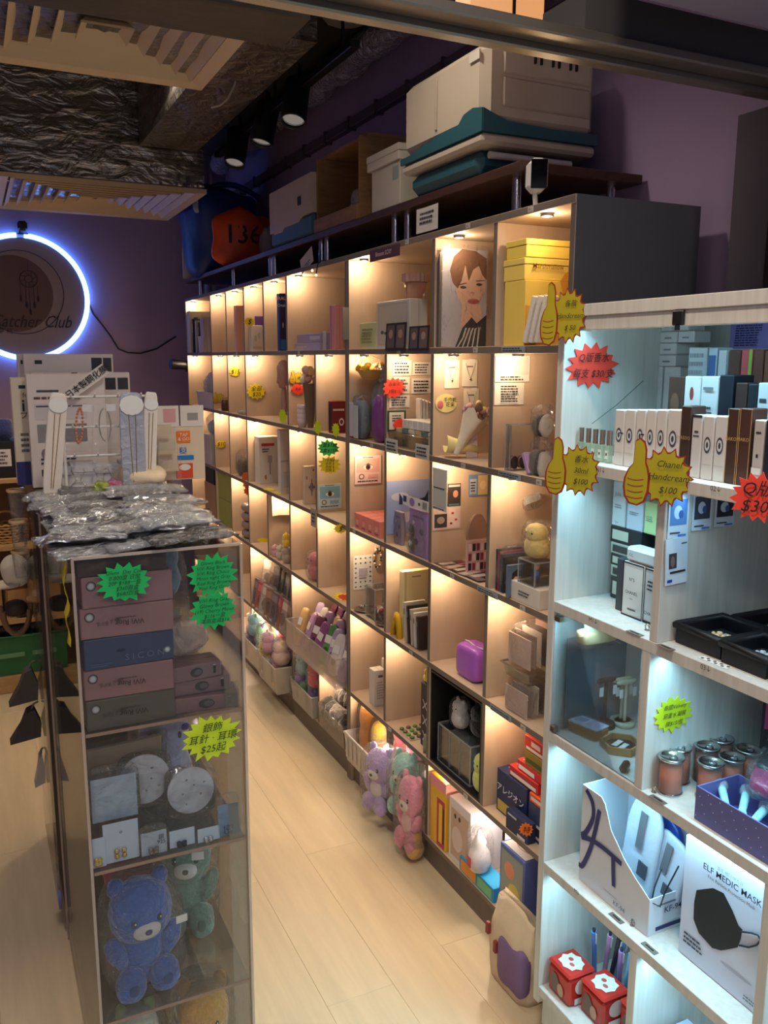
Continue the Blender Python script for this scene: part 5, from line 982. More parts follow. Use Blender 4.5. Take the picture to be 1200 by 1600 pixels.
for k in range(10):
    c_ = ((60, 56, 58), (120, 116, 116), (150, 146, 144), (46, 42, 46))[k % 4]; y_ = 2.87+.05*(k % 5); x_ = .02+.06*(k//5)
    t, w, d, h = at('fur_charm', ('charcoal', 'grey', 'pale grey', 'black')[k % 4]+' furry charm, '+('front', 'back')[k//5]+' row, '+('first', 'second', 'third', 'fourth', 'fifth')[k % 5]+' from the near end of the clear tub', 'charm', (XW+x_-.02, XW+x_+.05, y_, y_+.07, ZT[6]+.02+.06*(k//5), ZT[6]+.12+.05*(k//5)), 'furry charms in the clear tub')
    G().use(mat(c_, .95, vary=.2, scale=50, bump=1, bscale=100, kind='fur')).blob((0, 0, h/2), (w/2, d/2, h/2), 2.2, 14, 10, .012, 45, k).build('fur', t); G().use(mat((180, 175, 170), .3, .8)).tube([(.008*math.cos(i), 0, h+.008*math.sin(i)+.004) for i in range(7)], .001, 4).build('ring', t)
t, w, d, h = at('pink_pouch', 'pink fabric pouch on the furry charms', 'pouch', (XW+.10, XW+.15, 2.84, 2.93, ZT[6]+.17, ZT[6]+.25)); sack(t, w, d, h, (230, 150, 176), 3)
star('yellow-green star tag hanging at the edge above the narrow bin', 503, 1047, 12, 22, 'l', (), X=XW-.004, rz=-.4, seed=24)
# basket of large plush
t, w, d, h = at('white_basket', 'white slatted basket at the left of the large plush cubby', 'basket', (XW-.03, XW+.15, 2.50, 2.785, ZT[6]+.001, ZT[6]+.11)); bin_box(t, w, d, h, mat((216, 210, 200), .5), .004, 1.08)
for k in range(7): G().use(mat((216, 210, 200), .5)).box(-w/2+.02+k*w/7.2, -w/2+.032+k*w/7.2, -d/2-.003, -d/2+.002, .02, h-.01, .001).build('slat', t)
BIG = [(.03, 2.735, .09, .24, (240, 160, 50), 'long orange bagged plush standing in the white basket', 'p'), (.03, 2.635, .085, .20, (246, 200, 50), 'yellow bagged plush in front of the white basket', 'p'), (.11, 2.67, .09, .24, (60, 120, 70), 'dark green bagged plush behind the yellow one', 'p'),
       (.09, 2.575, .10, .245, (230, 80, 90), 'red strawberry-coloured bagged plush in the large plush cubby', 'p')]
for k, (x_, y_, s_, h_, c_, lab, ty) in enumerate(BIG):
    t, w, d, h = at('plush_toy', lab, 'plush toy', (XW+x_-.02, XW+x_+s_-.03, y_-s_/2, y_+s_/2, ZT[6]+.006, ZT[6]+h_), drz=.2*(-1)**k); plush(t, w, d, h, c_, 60+k, eye=k == 3)
for k, (x_, y_, z_, s_, h_, c_, lab) in enumerate(((-.085, 2.455, .03, .125, .235, (196, 172, 224), 'lilac bear plush hanging over the front edge of the lowest shelf'), (-.05, 2.335, .07, .11, .22, (170, 224, 214), 'teal bear plush beside the lilac bear'))):
    t, w, d, h = at('plush_bear', lab, 'plush toy', (XW+x_, XW+x_+.10, y_-s_/2, y_+s_/2, z_+.03, z_+.03+h_), drz=.35); bear(t, w, d, h, c_, seed=70+k, belly=(232, 226, 226))
for k, (x_, y_, z_, s_, h_, c_, lab) in enumerate(((-.06, 2.245, .03, .11, .26, (246, 160, 188), 'tall pink plush cushion toy at the right of the teal bear'), (-.06, 2.215, -.02, .05, .09, (240, 196, 110), 'small golden plush dangling below the pink one'), (.05, 2.33, .09, .12, .13, (236, 232, 226), 'white plush lying behind the teal bear'))):
    zz = max(.012, ZT[6]*0+z_+.10 if k != 1 else .03)
    t, w, d, h = at('plush_toy', lab, 'plush toy', (XW+x_, XW+x_+.07 if k < 2 else XW+x_+.12, y_-s_/2, y_+s_/2, zz if k < 2 else ZT[6]+.005, (zz if k < 2 else ZT[6])+h_), drz=.2)
    if k == 0: bear(t, w, d*1.2, h, c_, seed=80, belly=(240, 200, 210), nose=(120, 50, 70))
    else: plush(t, w, d, h, c_, 80+k)
    t.location.z = (.03, .012, ZT[6]+.01)[k]
for k, (x_, y_, z_, s_, c_, nm) in enumerate(((.05, 2.47, 0, .12, (246, 206, 150), 'peach'), (.10, 2.24, 0, .11, (250, 228, 140), 'butter yellow'), (.06, 2.44, .125, .10, (240, 150, 176), 'bright pink'), (.07, 2.30, .118, .10, (200, 236, 214), 'pale mint'))):
    t, w, d, h = at('plush_toy', nm+' bagged plush deep inside the large plush cubby', 'plush toy', (XW+x_, XW+x_+s_*.9, y_-s_/2, y_+s_/2, ZT[6]+.004+z_, ZT[6]+.004+z_+s_), drz=.3*(-1)**k); plush(t, w, d, h, c_, 90+k, ears=c_)
# boxes on the lowest right shelf
def low(name, lab, cat, x0, x1, y0, y1, z0, h, col, pr=(), tx=(), **kw): return box_at(name, lab, cat, (XW+x0, XW+x1, y0, y1, ZT[6]+z0+.0005, ZT[6]+z0+h), col, pr, tx, **kw)
low('snack_box', 'yellow and pink candy packet standing at the left of the lowest right cubby', 'box', .004, .10, 2.075, 2.17, 0, .225, (240, 190, 60), [('F', 0, .85, 1, 1, (236, 150, 170)), ('F', .45, .02, .95, .72, (190, 60, 90)), ('F', .58, .08, .80, .66, (240, 206, 60)), ('F', .84, .1, .92, .62, (50, 40, 50)), ('R', 0, .8, 1, 1, (238, 170, 150))])
low('clear_window_box', 'white gift box with a clear front window in the lowest right cubby', 'box', .008, .12, 1.935, 2.06, 0, .20, (226, 218, 216), [('F', .1, .08, .9, .85, (200, 170, 150)), ('O', 'F', .3, .75, .05, .04, (70, 50, 50)), ('O', 'F', .5, .75, .05, .04, (70, 50, 50)), ('O', 'F', .4, .4, .25, .2, (220, 200, 190))])
t, w, d, h = at('gourd_plush', 'white gourd-shaped bagged toy with a red mark before the window box', 'plush toy', (XW-.022, XW+.05, 1.86, 1.93, ZT[6]+.05, ZT[6]+.19)); G().use(mat((230, 224, 222), .6)).lathe([(0, 0), (.026, .004), (.035, .03), (.03, .058), (.018, .075), (.020, .09), (.010, .11), (.004, .125), (0, .126)], n=20).build('body', t); G().use(mat((196, 90, 100), .6)).box(-.010, .010, -.0355, -.034, .02, .05).build('red_mark', t); wrap(t, w, d, h, 0, 3, .005)
t.location.z = ZT[6]+.046
low('blue_oblong_box', 'turquoise and orange flat toy box lying at the front of the lowest right shelf', 'box', .002, .06, 1.80, 1.985, 0, .045, (40, 150, 200), [('F', .05, .1, .5, .9, (230, 150, 60)), ('F', .55, .15, .95, .85, (120, 190, 130)), ('T', .05, .1, .95, .9, (50, 160, 210))])
low('cake_box', 'blue and white box with a round-cornered lid picture in the lowest right cubby', 'box', .105, .215, 1.72, 1.90, .0, .20, (70, 90, 170), [('F', 0, .55, 1, 1, (226, 226, 230)), ('O', 'T', .5, .5, .45, .4, (240, 238, 232)), ('O', 'T', .5, .5, .25, .2, (236, 200, 90)), ('F', .1, .1, .9, .5, (206, 190, 120))])
low('rainbow_box', 'tall blue carton with a rainbow on its lid at the right of the lowest shelf', 'box', .004, .10, 1.66, 1.775, 0, .205, (90, 110, 180), [('F', .06, .06, .94, .94, (150, 160, 150)), ('O', 'F', .4, .7, .2, .12, (226, 150, 120)), ('O', 'F', .6, .4, .25, .16, (206, 190, 100)), ('F', .1, .1, .5, .2, (120, 170, 190)), ('T', .06, .06, .94, .94, (232, 232, 236)), ('O', 'T', .5, .55, .36, .28, (226, 120, 90)), ('O', 'T', .5, .5, .3, .22, (240, 206, 90)), ('O', 'T', .5, .45, .24, .16, (130, 190, 210)), ('O', 'T', .5, .4, .17, .1, (232, 232, 236))])
low('white_carton', 'white carton with a red and yellow figure behind the rainbow carton', 'box', .105, .19, 1.575, 1.70, 0, .20, (230, 226, 222), [('F', .1, .2, .4, .6, (220, 60, 50)), ('O', 'F', .25, .7, .14, .12, (240, 200, 60))])
t, w, d, h = at('tinsel', 'tuft of green glittery tinsel behind the candy packet', 'decoration', (XW+.12, XW+.19, 2.02, 2.1, ZT[6]+.001, ZT[6]+.225)); G().use(foil((110, 200, 110), .2, 1, 90, (1, 1, 1))).blob((0, 0, h*.5), (.022, .022, h*.5), 2.2, 14, 12, .012, 60).build('tuft', t)
t, w, d, h = at('shopping_bag', 'cream fabric bag with a purple panel slumped against the lower right corner of the shelves', 'bag', (XW-.085, XW-.004, 1.53, 1.70, .003, .225))
n, m_ = 28, 18; V = []
for j in range(m_+1):
    v = j/m_
    for i in range(n):
        a_ = 2*PI*i/n; cx_, sy_ = math.copysign(abs(math.cos(a_))**.5, math.cos(a_)), math.copysign(abs(math.sin(a_))**.5, math.sin(a_))
        k_ = 1.0-.45*max(0, v-.55)**1.2; fold = 1+.10*math.sin(5*a_+3*v)*v+.08*noise.noise(Vector((cx_*2, sy_*2, v*5)))
        V.append((w/2*cx_*fold*(1-.12*v), d/2*sy_*fold*k_*(1-.75*max(0, v-.7)/.3), h*v+.012*math.sin(3*a_)*v))
G().use(mat((222, 202, 172), .75, vary=.06, bump=.35, bscale=22)).add(V, [(j*n+i, j*n+(i+1) % n, (j+1)*n+(i+1) % n, (j+1)*n+i) for j in range(m_) for i in range(n)]+[tuple(range(n))[::-1], tuple(range(m_*n, m_*n+n))], True).build('bag_body', t)
G().use(mat((130, 104, 150), .7, bump=.3, bscale=30)).blob((w*.16, -d*.34, h*.36), (w*.33, d*.24, h*.30), 4, 20, 14, .008, 20, 3).build('purple_panel', t)
for q, (a_, b_) in enumerate(((-.46, .50), (-.24, .36))): G().use(mat((150, 60, 60), .6)).box(w*a_, w*(a_+.08), -d*.60, -d*.46, h*b_, h*(b_+.15), .002).build('red_tab', t)
# shelf-edge labels
LB = mat((150, 146, 140), .5, vary=0); k = 0
for r_, ys in ((0, (1.72, 2.0, 2.35)), (1, (1.95, 2.4, 3.3, 4.2)), (2, (1.65, 2.0, 2.6)), (3, (1.7, 2.05, 2.75)), (4, (1.68, 2.3)), (5, (1.95, 2.45))):
    for y_ in ys:
        U_ = UN if y_ < D[4] else UF; z_ = ZT[r_]-TH/2
        q = G().use(mat((190, 186, 180), .5, vary=0)).box(-.0032, -.0022, y_-.011-U_.location.y, y_+.011-U_.location.y, z_-.0065, z_+.0065).build('shelf_label', U_)
        text(q, 'A%d' % (1+k % 9), .009, (-.005, y_-U_.location.y, z_), (PI/2, 0, -PI/2), INK); k += 1
for lab, px, py, r_ in (('left', 873, 678, 0), ):
    pass
for k, (px, py, r_, lab) in enumerate(((802, 541, 1, 'blue-grey strip label on the edge below the yellow boxes'), (796, 745, 2, 'grey strip label on the edge below the right second-row cubby'), (762, 918, 3, 'grey strip label on the edge below the right third-row cubby'), (782, 1118, 4, 'grey strip label on the edge below the right fourth-row cubby'))):
    q = onX(px, py, XW-.0035); sheet('strip_label', lab, 'label', (XW-.0035, q.y, ZT[r_]-TH/2), .10, .016, -PI/2, (150, 158, 164), rows('F', .05, .15, .95, .85, 2, (50, 55, 65), k))
# stars edge-on along the shelf edge
for k, (px, py, lab) in enumerate(((442, 650, 'first'), (497, 668, 'second'), (525, 672, 'third'))):
    star('yellow-green star tag hung on the shelf edge, '+lab+' of three from the back wall', px, py, 13, 24, 'l', (), X=XW-.004, rz=-PI/2+.35, seed=30+k)
# ================================================================== things on the ledge above the units
TEAL = mat((46, 92, 104), .45, vary=.05); COOLW = mat((196, 182, 164), .5, vary=.05)
XC = 1.195
yc = onX(755, 160, XC).y; yl = onX(628, 220, XC).y; xr = min(onY(935, 150, yc).x, XR-.03)
z_top = onX(755, 58, XC).z; z_t1 = onX(755, 163, XC).z; z_t0 = onX(755, 203, XC).z; z_w0 = onX(755, 222, XC).z
W_, D_ = yl-yc, xr-XC
t = thing('cool_box', 'lower teal and white cool box beneath the big white one on the ledge', 'cool box', ((XC+xr)/2, (yc+yl)/2, ZL+.001), -PI/2)
hb = z_w0-ZL
G().use(TEAL).box(-W_/2+.012, W_/2-.05, -D_/2+.02, D_/2-.02, 0, hb-.002, .02).build('tub', t)
G().use(COOLW).box(-W_/2, W_/2, -D_/2, D_/2, hb-.001, z_t0-ZL-.003, .008).build('lid', t)
G().use(mat((205, 200, 195), .4)).cyl((W_/2-.03, -D_/2+.04, hb-.02), (W_/2-.03, D_/2-.06, hb-.02), .009, n=12).build('handle_bar', t)
t = thing('cool_box', 'big white cool box with stepped teal skirt, uppermost on the ledge', 'cool box', ((XC+xr)/2, (yc+yl)/2, z_t0-.001), -PI/2)
hu = z_top-z_t0; ht = z_t1-z_t0
G().use(COOLW).box(-W_/2+.002, W_/2-.002, -D_/2+.002, D_/2-.002, .02, hu, .022).build('tub', t)
sk = [(-.5, 0), (.5, 0), (.5, .9), (.40, 1.05), (.30, .95), (.24, .62), (-.02, .60), (-.08, .48), (-.2, .48), (-.28, .30), (-.5, .28)]
g = G().use(TEAL); g.plate([(a*(W_+.004), b*ht) for a, b in sk], (0, -D_/2+.004, 0), (1, 0, 0), (0, 0, 1), .008)
g.plate([(-.5*(D_+.002), 0), (.5*(D_+.002), 0), (.5*(D_+.002), ht*.45), (.1*D_, ht*.42), (-.3*D_, ht*.5), (-.5*(D_+.002), ht*.9)], (W_/2-.004, 0, 0), (0, 1, 0), (0, 0, 1), .008); g.box(-W_/2+.006, W_/2-.006, -D_/2+.008, D_/2, 0, .02); g.build('skirt', t)
G().use(mat((188, 174, 158), .5)).box(W_/2-.004, W_/2+.004, -D_*.34, D_*.42, hu*.30, hu*.62, .004).box(W_/2-.004, W_/2+.004, -D_*.34, D_*.42, hu*.66, hu*.93, .004).build('end_panel', t)
for k in range(3): G().use(BLACK).box(W_/2, W_/2+.010, -D_*.06+.055*k-.012, -D_*.06+.055*k+.012, hu*.88, hu*.94, .002).box(W_/2, W_/2+.010, -D_*.06+.055*k-.012, -D_*.06+.055*k-.007, hu*.80, hu*.88).box(W_/2, W_/2+.010, -D_*.06+.055*k+.007, -D_*.06+.055*k+.012, hu*.80, hu*.88).build('latch', t)
G().use(mat((180, 166, 150), .5)).box(-W_*.05, -W_*.03, -D_/2-.003, -D_/2+.003, hu*.25, hu*.85, .002).build('groove', t); G().use(mat((214, 206, 196), .5)).box(W_*.35, W_*.46, -D_/2-.003, -D_/2, hu*.8, hu*.9).build('sticker', t)
# small cool box
X_ = 1.225; y0 = onX(487, 320, X_).y; y1 = onX(421, 320, X_).y; z1 = onX(487, 268, X_).z; zz = onX(455, 345, X_).z
t = thing('cool_box', 'small white cool box with teal base beside the open wooden crate', 'cool box', (X_+.15, (y0+y1)/2, ZL+.001), -PI/2); W_ = y1-y0
G().use(TEAL).box(-W_/2+.004, W_/2-.004, -.146, .146, 0, (z1-ZL)*.36, .012).build('tub', t)
hh = z1-ZL; sk = [(-.5, .26), (-.4, .26), (-.38, .22), (-.2, .22), (-.15, .28), (.2, .28), (.25, .36), (.5, .36), (.5, 1), (-.5, 1)]
G().use(COOLW).plate([(a*W_, b*hh) for a, b in sk], (0, .15, 0), (1, 0, 0), (0, 0, 1), .30).build('upper_shell', t); G().use(BLACK).box(W_*.2, W_*.27, -.153, -.148, hh*.55, hh*.7, .002).build('latch', t)
# wooden crate
X_ = 1.235; y0 = onX(556, 300, X_).y; y1 = onX(492, 300, X_).y; z1 = onX(556, 205, X_).z; W_ = y1-y0+.02; hh = min(z1-ZL, .36)
t = thing('wooden_crate', 'open light wooden crate tipped towards the aisle on the ledge', 'crate', (X_+.14, (y0+y1)/2, ZL+.001), -PI/2)
WD = mat((150, 112, 70), .6, vary=.15, kind='grain', stretch=(8, 8, 40))
for nm, a in (('base_board', (-W_/2, W_/2, -.13, .13, 0, .012)), ('top_board', (-W_/2, W_/2, -.10, .13, hh-.012, hh)), ('side_board', (-W_/2, -W_/2+.012, -.13, .13, .012, hh-.012)), ('side_board', (W_/2-.012, W_/2, -.13, .13, .012, hh-.012)), ('back_board', (-W_/2+.012, W_/2-.012, .118, .13, .012, hh-.012)), ('front_lip', (-W_/2, W_/2, -.142, -.13, 0, .05))): G().use(WD).box(*a, .001).build(nm, t)
t2 = thing('plastic_bag', 'crumpled clear bag lying inside the open wooden crate', 'bag', (X_+.11, (y0+y1)/2-.03, ZL+.014), -PI/2); sack(t2, .12, .1, .12, (205, 195, 182), 3, .35, .15, m=film((220, 210, 198), .65, .25, .8, 30))
X_ = 1.235; y0 = onX(625, 300, X_).y; y1 = onX(581, 300, X_).y
box_at('white_carton', 'lower white carton between the wooden crate and the big cool boxes', 'box', (X_, X_+.2, y0, y1, ZL+.001, ZL+.13), (196, 186, 172), [('F', .75, .6, .95, .9, (150, 160, 160))])
y1b = onX(572, 300, X_).y; box_at('white_carton', 'upper white carton between the wooden crate and the big cool boxes', 'box', (X_-.006, X_+.2, y0, y1b-.02, ZL+.131, onX(600, 235, X_).z), (204, 194, 180), lid=.45)
# blue bag, orange bag
t = thing('blue_bag', 'large deep blue woven bag slumped at the far end of the ledge', 'bag', (1.37, 5.02, ZL+.02), 0)
BLUE = mat((24, 60, 140), .45, vary=.15, bump=.5, bscale=10)
G().use(BLUE).blob((0, 0, .22), (.20, .22, .23), 4.5, 44, 28, .085, 4.5, 2).build('bag_body', t)
G().use(BLUE).tube([(-.16+.034*i, -.16, .40+.06*math.sin(PI*i/10)) for i in range(11)], .016, 8).build('strap', t)
G().use(mat((150, 160, 190), .5, bump=.4)).blob((-.15, -.19, .34), (.06, .025, .06), 2.6, 12, 8, .01, 20).build('white_trim', t)
t = thing('orange_bag', 'orange carrier bag numbered 136 in front of the blue bag', 'bag', (1.335, 4.55, ZL+.012), -.2)
G().use(mat((214, 78, 36), .45, vary=.1, bump=.5, bscale=14)).blob((0, 0, .13), (.15, .10, .135), 5, 40, 24, .05, 7, 5).build('bag_body', t)
text(t, '136', .13, (.01, -.125, .14), (PI/2, 0, 0), mat((40, 26, 26), .6, vary=0), bold=.02)
t = thing('plastic_bag', 'clear plastic bag to the right of the orange bag', 'bag', (1.42, 4.30, ZL+.008), -PI/2); sack(t, .13, .09, .17, (190, 185, 190), 6, .3, .12, m=film((205, 205, 215), .5, .2, .8, 24))
t = thing('paper_stack', 'white papers tucked beside the blue bag at the back wall', 'paper', (1.26, 5.28, ZL+.001), 0)
for k in range(3): G().use(mat((200, 196, 192), .6)).box(-.06, .06, -.004+.008*k, .0+.008*k, 0, .22-.03*k).build('sheet', t)
# white camera on the unit's corner
p = onX(838, 302, XW+.05); t = thing('security_camera', 'white security camera with a black face on the top corner of the nearer unit', 'camera', (XW+.05, p.y, ZT[0]+.0005), .15)
WC = mat((225, 222, 218), .35, vary=0)
G().use(WC).lathe([(0, .006), (.026, .006), (.028, 0), (0, 0)], n=20).cyl((0, 0, .004), (-.006, 0, .045), .006, n=10).build('stand', t)
b = G().use(WC); o_ = b.box(-.024, .024, -.024, .03, .04, .118, .014).build('camera_body', t); o_.rotation_euler = (0, 0, -.55)
f_ = G().use(mat((20, 20, 24), .1, vary=0)).box(-.0195, .0195, -.0262, -.0235, .046, .112, .001).cyl((0, -.0262, .095), (0, -.028, .095), .009, n=14).build('black_face', o_)
# small stuff on the unit tops
t = thing('black_cable', 'short black cable with small bulbs dangling at the top edge of the shelves', 'cable'); q = onX(500, 415, XW-.004)
G().use(BLACK).tube([(XW+.03, q.y-.02, ZT[0]+.004), (XW+.0, q.y-.02, ZT[0]+.006), (XW-.012, q.y, ZT[0]-.005), (XW-.012, q.y+.02, ZT[0]-.04)], .0025, 6).build('wire', t)
for k in range(2): G().use(emit((255, 210, 150), 3)).blob((XW-.012, q.y+.02+.04*k, ZT[0]-.045+.02*k), (.005, .005, .005), 2, 8, 6).build('bulb', t)
# ================================================================== goods in the blue-lit cabinet
def bslot(pl, pc, pr, pt, r, dep, z0=None, wd=.03, w0=None):
    """like slot() for the cabinet: r = index into BZ of the shelf below"""
    return slot(pl, pc, pr, pt, 1, z0=BZ[r] if z0 is None else z0, wd=wd, X=XB+dep)
def perf(name, lab, S, col, pr=(), tx=(), **kw): return box_at(name, lab, 'box', S, col, pr, tx, **kw)
YF = YB1-.02-.0012
# --- row 1: perfume boxes. front row of slim boxes faces the aisle
PW = (214, 206, 198)
def badge(face='R', u=.5, v=.55): return [('O', face, u, v, .30, .13, (70, 72, 80)), ('O', face, u, v, .22, .09, (206, 206, 206)), ('O', face, u, v, .10, .05, (60, 60, 66)), (face, 0, .24, 1, .245, (150, 150, 150))]
slim = [(960, 978), (974, 990), (991, 1007), (1008, 1024), (1025, 1040), (1041, 1060)]
YP = 1.10
def face_box(name, lab, px0, px1, pt, Y, z0, dp, col, pr=(), tx=(), cat='box', group=None, pb=None):
    """box whose face looks to the aisle, its face in the plane X = Y: px0..px1 across"""
    pm_ = pt+50
    y1 = onX(px0, pm_, Y).y; y0 = onX(px1, pm_, Y).y; z1 = onX((px0+px1)/2, pt, Y).z
    return box_at(name, lab, cat, (Y, Y+dp, y0+.0004, y1-.0004, z0, z1), col, pr, tx, group)
z1_ = BZ[1]
# five little bottles
for k in range(5):
    px = 908+11*k; x = XB+.042; Y = onX(px, 690, x).y
    t = thing('mini_perfume', ('first', 'second', 'third', 'fourth', 'fifth')[k]+' from the left of the mini perfume bottles with silver caps', 'bottle', (x, Y, z1_+.0005), -PI/2, 'mini perfume bottles')
    G().use(film((190, 220, 190), .4, .05, 0)).box(-.0055, .0055, -.0055, .0055, 0, .034, .001).build('bottle', t); G().use(WHITE).box(-.004, .004, -.0062, -.0057, .008, .024).use(INK).box(-.0015, .0015, -.0065, -.0062, .014, .019).build('label_patch', t)
    G().use(mat((205, 190, 170), .2, .9)).cyl((0, 0, .034), (0, 0, .062), .0055, n=14).build('cap', t)
Y = 1.17
for k, (a, b) in enumerate(((959, 974), (975, 991), (992, 1007), (1008, 1023), (1024, 1040), (1041, 1061))):
    face_box('slim_perfume_box', ('first', 'second', 'third', 'fourth', 'fifth', 'sixth')[k]+' from the left of the slim white oval-badged perfume boxes', a, b, 640, XB+.035, z1_, .035, PW, badge('F')+([('F', .6, .58, 1.0, .6, (30, 30, 36))] if k in (0, 2) else []), group='slim white perfume boxes')
Y0_ = 1.085
fr = [(1062, 1078, 634, (64, 44, 36), 'dark brown perfume box with gold lettering in the front row', [('F', .06, .3, .10, .98, (150, 120, 80))], [('F', .5, .55, 'BYREDO', .008, (190, 150, 100))]),
      (1079, 1095, 648, (206, 200, 196), 'slim white box with a black top edge in the front row', [('F', 0, .96, 1, 1, (40, 40, 44)), ('F', .3, .72, .7, .75, (60, 60, 64)), ('F', .2, .66, .8, .68, (60, 60, 64))], []),
      (1096, 1114, 650, (206, 200, 194), 'left of two pale oval-badged boxes right of the black-topped one', badge('F'), []), (1115, 1134, 650, (208, 204, 198), 'right of two pale oval-badged boxes right of the black-topped one', badge('F'), []),
      (1135, 1153, 638, (70, 44, 34), 'left of two tall brown gold-edged perfume boxes', [('F', .0, 0, .05, 1, (196, 160, 100)), ('F', .95, 0, 1, 1, (196, 160, 100))], [('F', .5, .6, 'MAKO', .008, (196, 160, 100))]), (1154, 1173, 638, (74, 46, 36), 'right of two tall brown gold-edged perfume boxes', [('F', .0, 0, .05, 1, (196, 160, 100)), ('F', .95, 0, 1, 1, (196, 160, 100))], [('F', .5, .6, 'MAKO', .008, (196, 160, 100))]),
      (1175, 1192, 656, (190, 178, 170), 'pale box with black side at the right end of the front row', [('F', .25, .8, .75, .83, (50, 50, 54)), ('F', .4, .45, .6, .5, (40, 40, 44)), ('F', .05, .2, .95, .3, (225, 222, 216))], []), (1193, 1215, 656, (24, 28, 44), 'navy box at the right picture edge of the front row', [], [])]
for k, (a, b, pt, c_, lab, pr, tx) in enumerate(fr): face_box('perfume_box', lab, a, b, pt, XB+.035, z1_, .034, c_, pr, tx)
# middle row
mid = [(1042, 1066, 588, (74, 50, 40), 'brown patterned perfume box in the middle row', [('O', 'F', .5, .7, .3, .12, (110, 76, 56))], [('F', .5, .55, 'Diptyque', .006, (150, 110, 80))]), (1067, 1092, 588, (214, 214, 212), 'white box with a red seal and script lettering in the middle row', [('O', 'F', .5, .82, .12, .07, (140, 60, 50))], [('F', .5, .45, 'John', .018, (90, 90, 96))]),
       (1093, 1120, 588, (210, 212, 214), 'white box with a navy side in the middle row', rows('F', .2, .55, .8, .7, 3, seed=2)+[('F', .2, .86, .8, .89, (120, 120, 124)), ('F', .2, .33, .7, .35, (40, 50, 60))], []),
       (1121, 1143, 586, (20, 30, 42), 'black-navy box beside the white one in the middle row', [], []), (1146, 1164, 598, (60, 40, 36), 'dark brown box left of the tall pale ones in the middle row', [('F', .1, .2, .9, .24, (100, 76, 60))], []), (1165, 1180, 600, (22, 30, 40), 'black box right of the dark brown one in the middle row', [], []), (1181, 1200, 598, (206, 210, 212), 'pale box at the right of the middle row', [('F', .2, .8, .8, .84, (60, 60, 64))], [])]
zc = z1_
for k, (a, b, pt, c_, lab, pr, tx) in enumerate(mid): face_box('perfume_box', lab, a, b, pt, XB+.105, z1_, .05, c_, pr, tx)
# back row on a riser
t, w, d, h = at('riser', 'clear acrylic riser under the back row of perfume boxes', 'stand', (XB+.165, XB+.235, .62, 1.235, z1_+.0005, z1_+.075)); case(t, w, d, h-.003, top=True, edges=False)
zr = z1_+.0765
back = [(1073, 1102, 543, (196, 208, 212), 'pale printed carton at the left of the back row', rows('F', .1, .3, .9, .95, 6, (150, 160, 168), 3)), (1104, 1118, 543, (190, 214, 226), 'white box with a blue picture in the back row', [('F', .1, .55, .9, .9, (70, 110, 170))]), (1119, 1134, 547, (214, 222, 226), 'white black-edged box in the back row', [('F', 0, .4, .05, 1, (30, 40, 50)), ('F', .95, .4, 1, 1, (30, 40, 50))]), (1136, 1154, 547, (92, 62, 52), 'brown box in the back row', [('F', 0, 0, 1, .1, (120, 90, 76))]),
        (1155, 1173, 546, (206, 90, 92), 'red and green striped box with a white oval in the back row', [('F', .72, 0, 1, 1, (140, 190, 70)), ('O', 'F', .45, .3, .35, .25, (236, 230, 226))]), (1174, 1190, 546, (110, 66, 54), 'reddish brown box in the back row', []), (1191, 1212, 548, (130, 80, 60), 'orange-brown box at the right edge of the back row', [])]
for k, (a, b, pt, c_, lab, pr) in enumerate(back): face_box('perfume_box', lab, a, b, pt, XB+.175, zr, .04, c_, pr, [('F', .45, .3, 'fruits', .006, (190, 60, 70))] if k == 4 else ())
# stack of small white cartons at the far side
k = 0
def small(a, b, pt, z0, z1, Y, lab, pr=()):
    y1 = onX(a, pt, XS).y; y0 = onX(b, pt, XS).y
    box_at('small_white_box', lab, 'box', (XS, XS+.045, y0+.0005, y1-.0005, z0, z1), (206, 204, 202), list(pr)+[('F', .3, .35, .7, .5, (130, 130, 136))], group='stacked small white boxes')
YS = 1.30; XS = XB+.245; zs = [onX(1040, p, XS).z for p in (622, 573, 554, 536, 518, 501)]
small(1007, 1034, 600, z1_, zs[1], YS, 'tall white box with a round badge at the bottom left of the small-box stack', badge('F', .5, .5)); small(1036, 1062, 600, z1_, zs[1], YS, 'tall plain white box at the bottom right of the small-box stack')
for r_ in range(4):
    zb_, zt_ = zs[r_+1]+.0005, zs[r_+2]-.0005 if r_ < 3 else zs[5]
    nm = ('lowest', 'second', 'third', 'topmost')[r_]
    small(1008+r_, 1026+r_, 560, zb_, zt_, YS, nm+' tier, left box of the small white box stack', [('F', .2, .2, .5, .35, (60, 60, 64))] if r_ < 2 else ())
    small(1027+r_, 1056 if r_ < 3 else 1048, 560, zb_, zt_, YS-.004, nm+' tier, middle box of the small white box stack')
    if r_ in (2, 3): small(1058 if r_ == 2 else 1050, 1084 if r_ == 2 else 1074, 540, zb_, zt_, YS, nm+' tier, right box of the small white box stack')
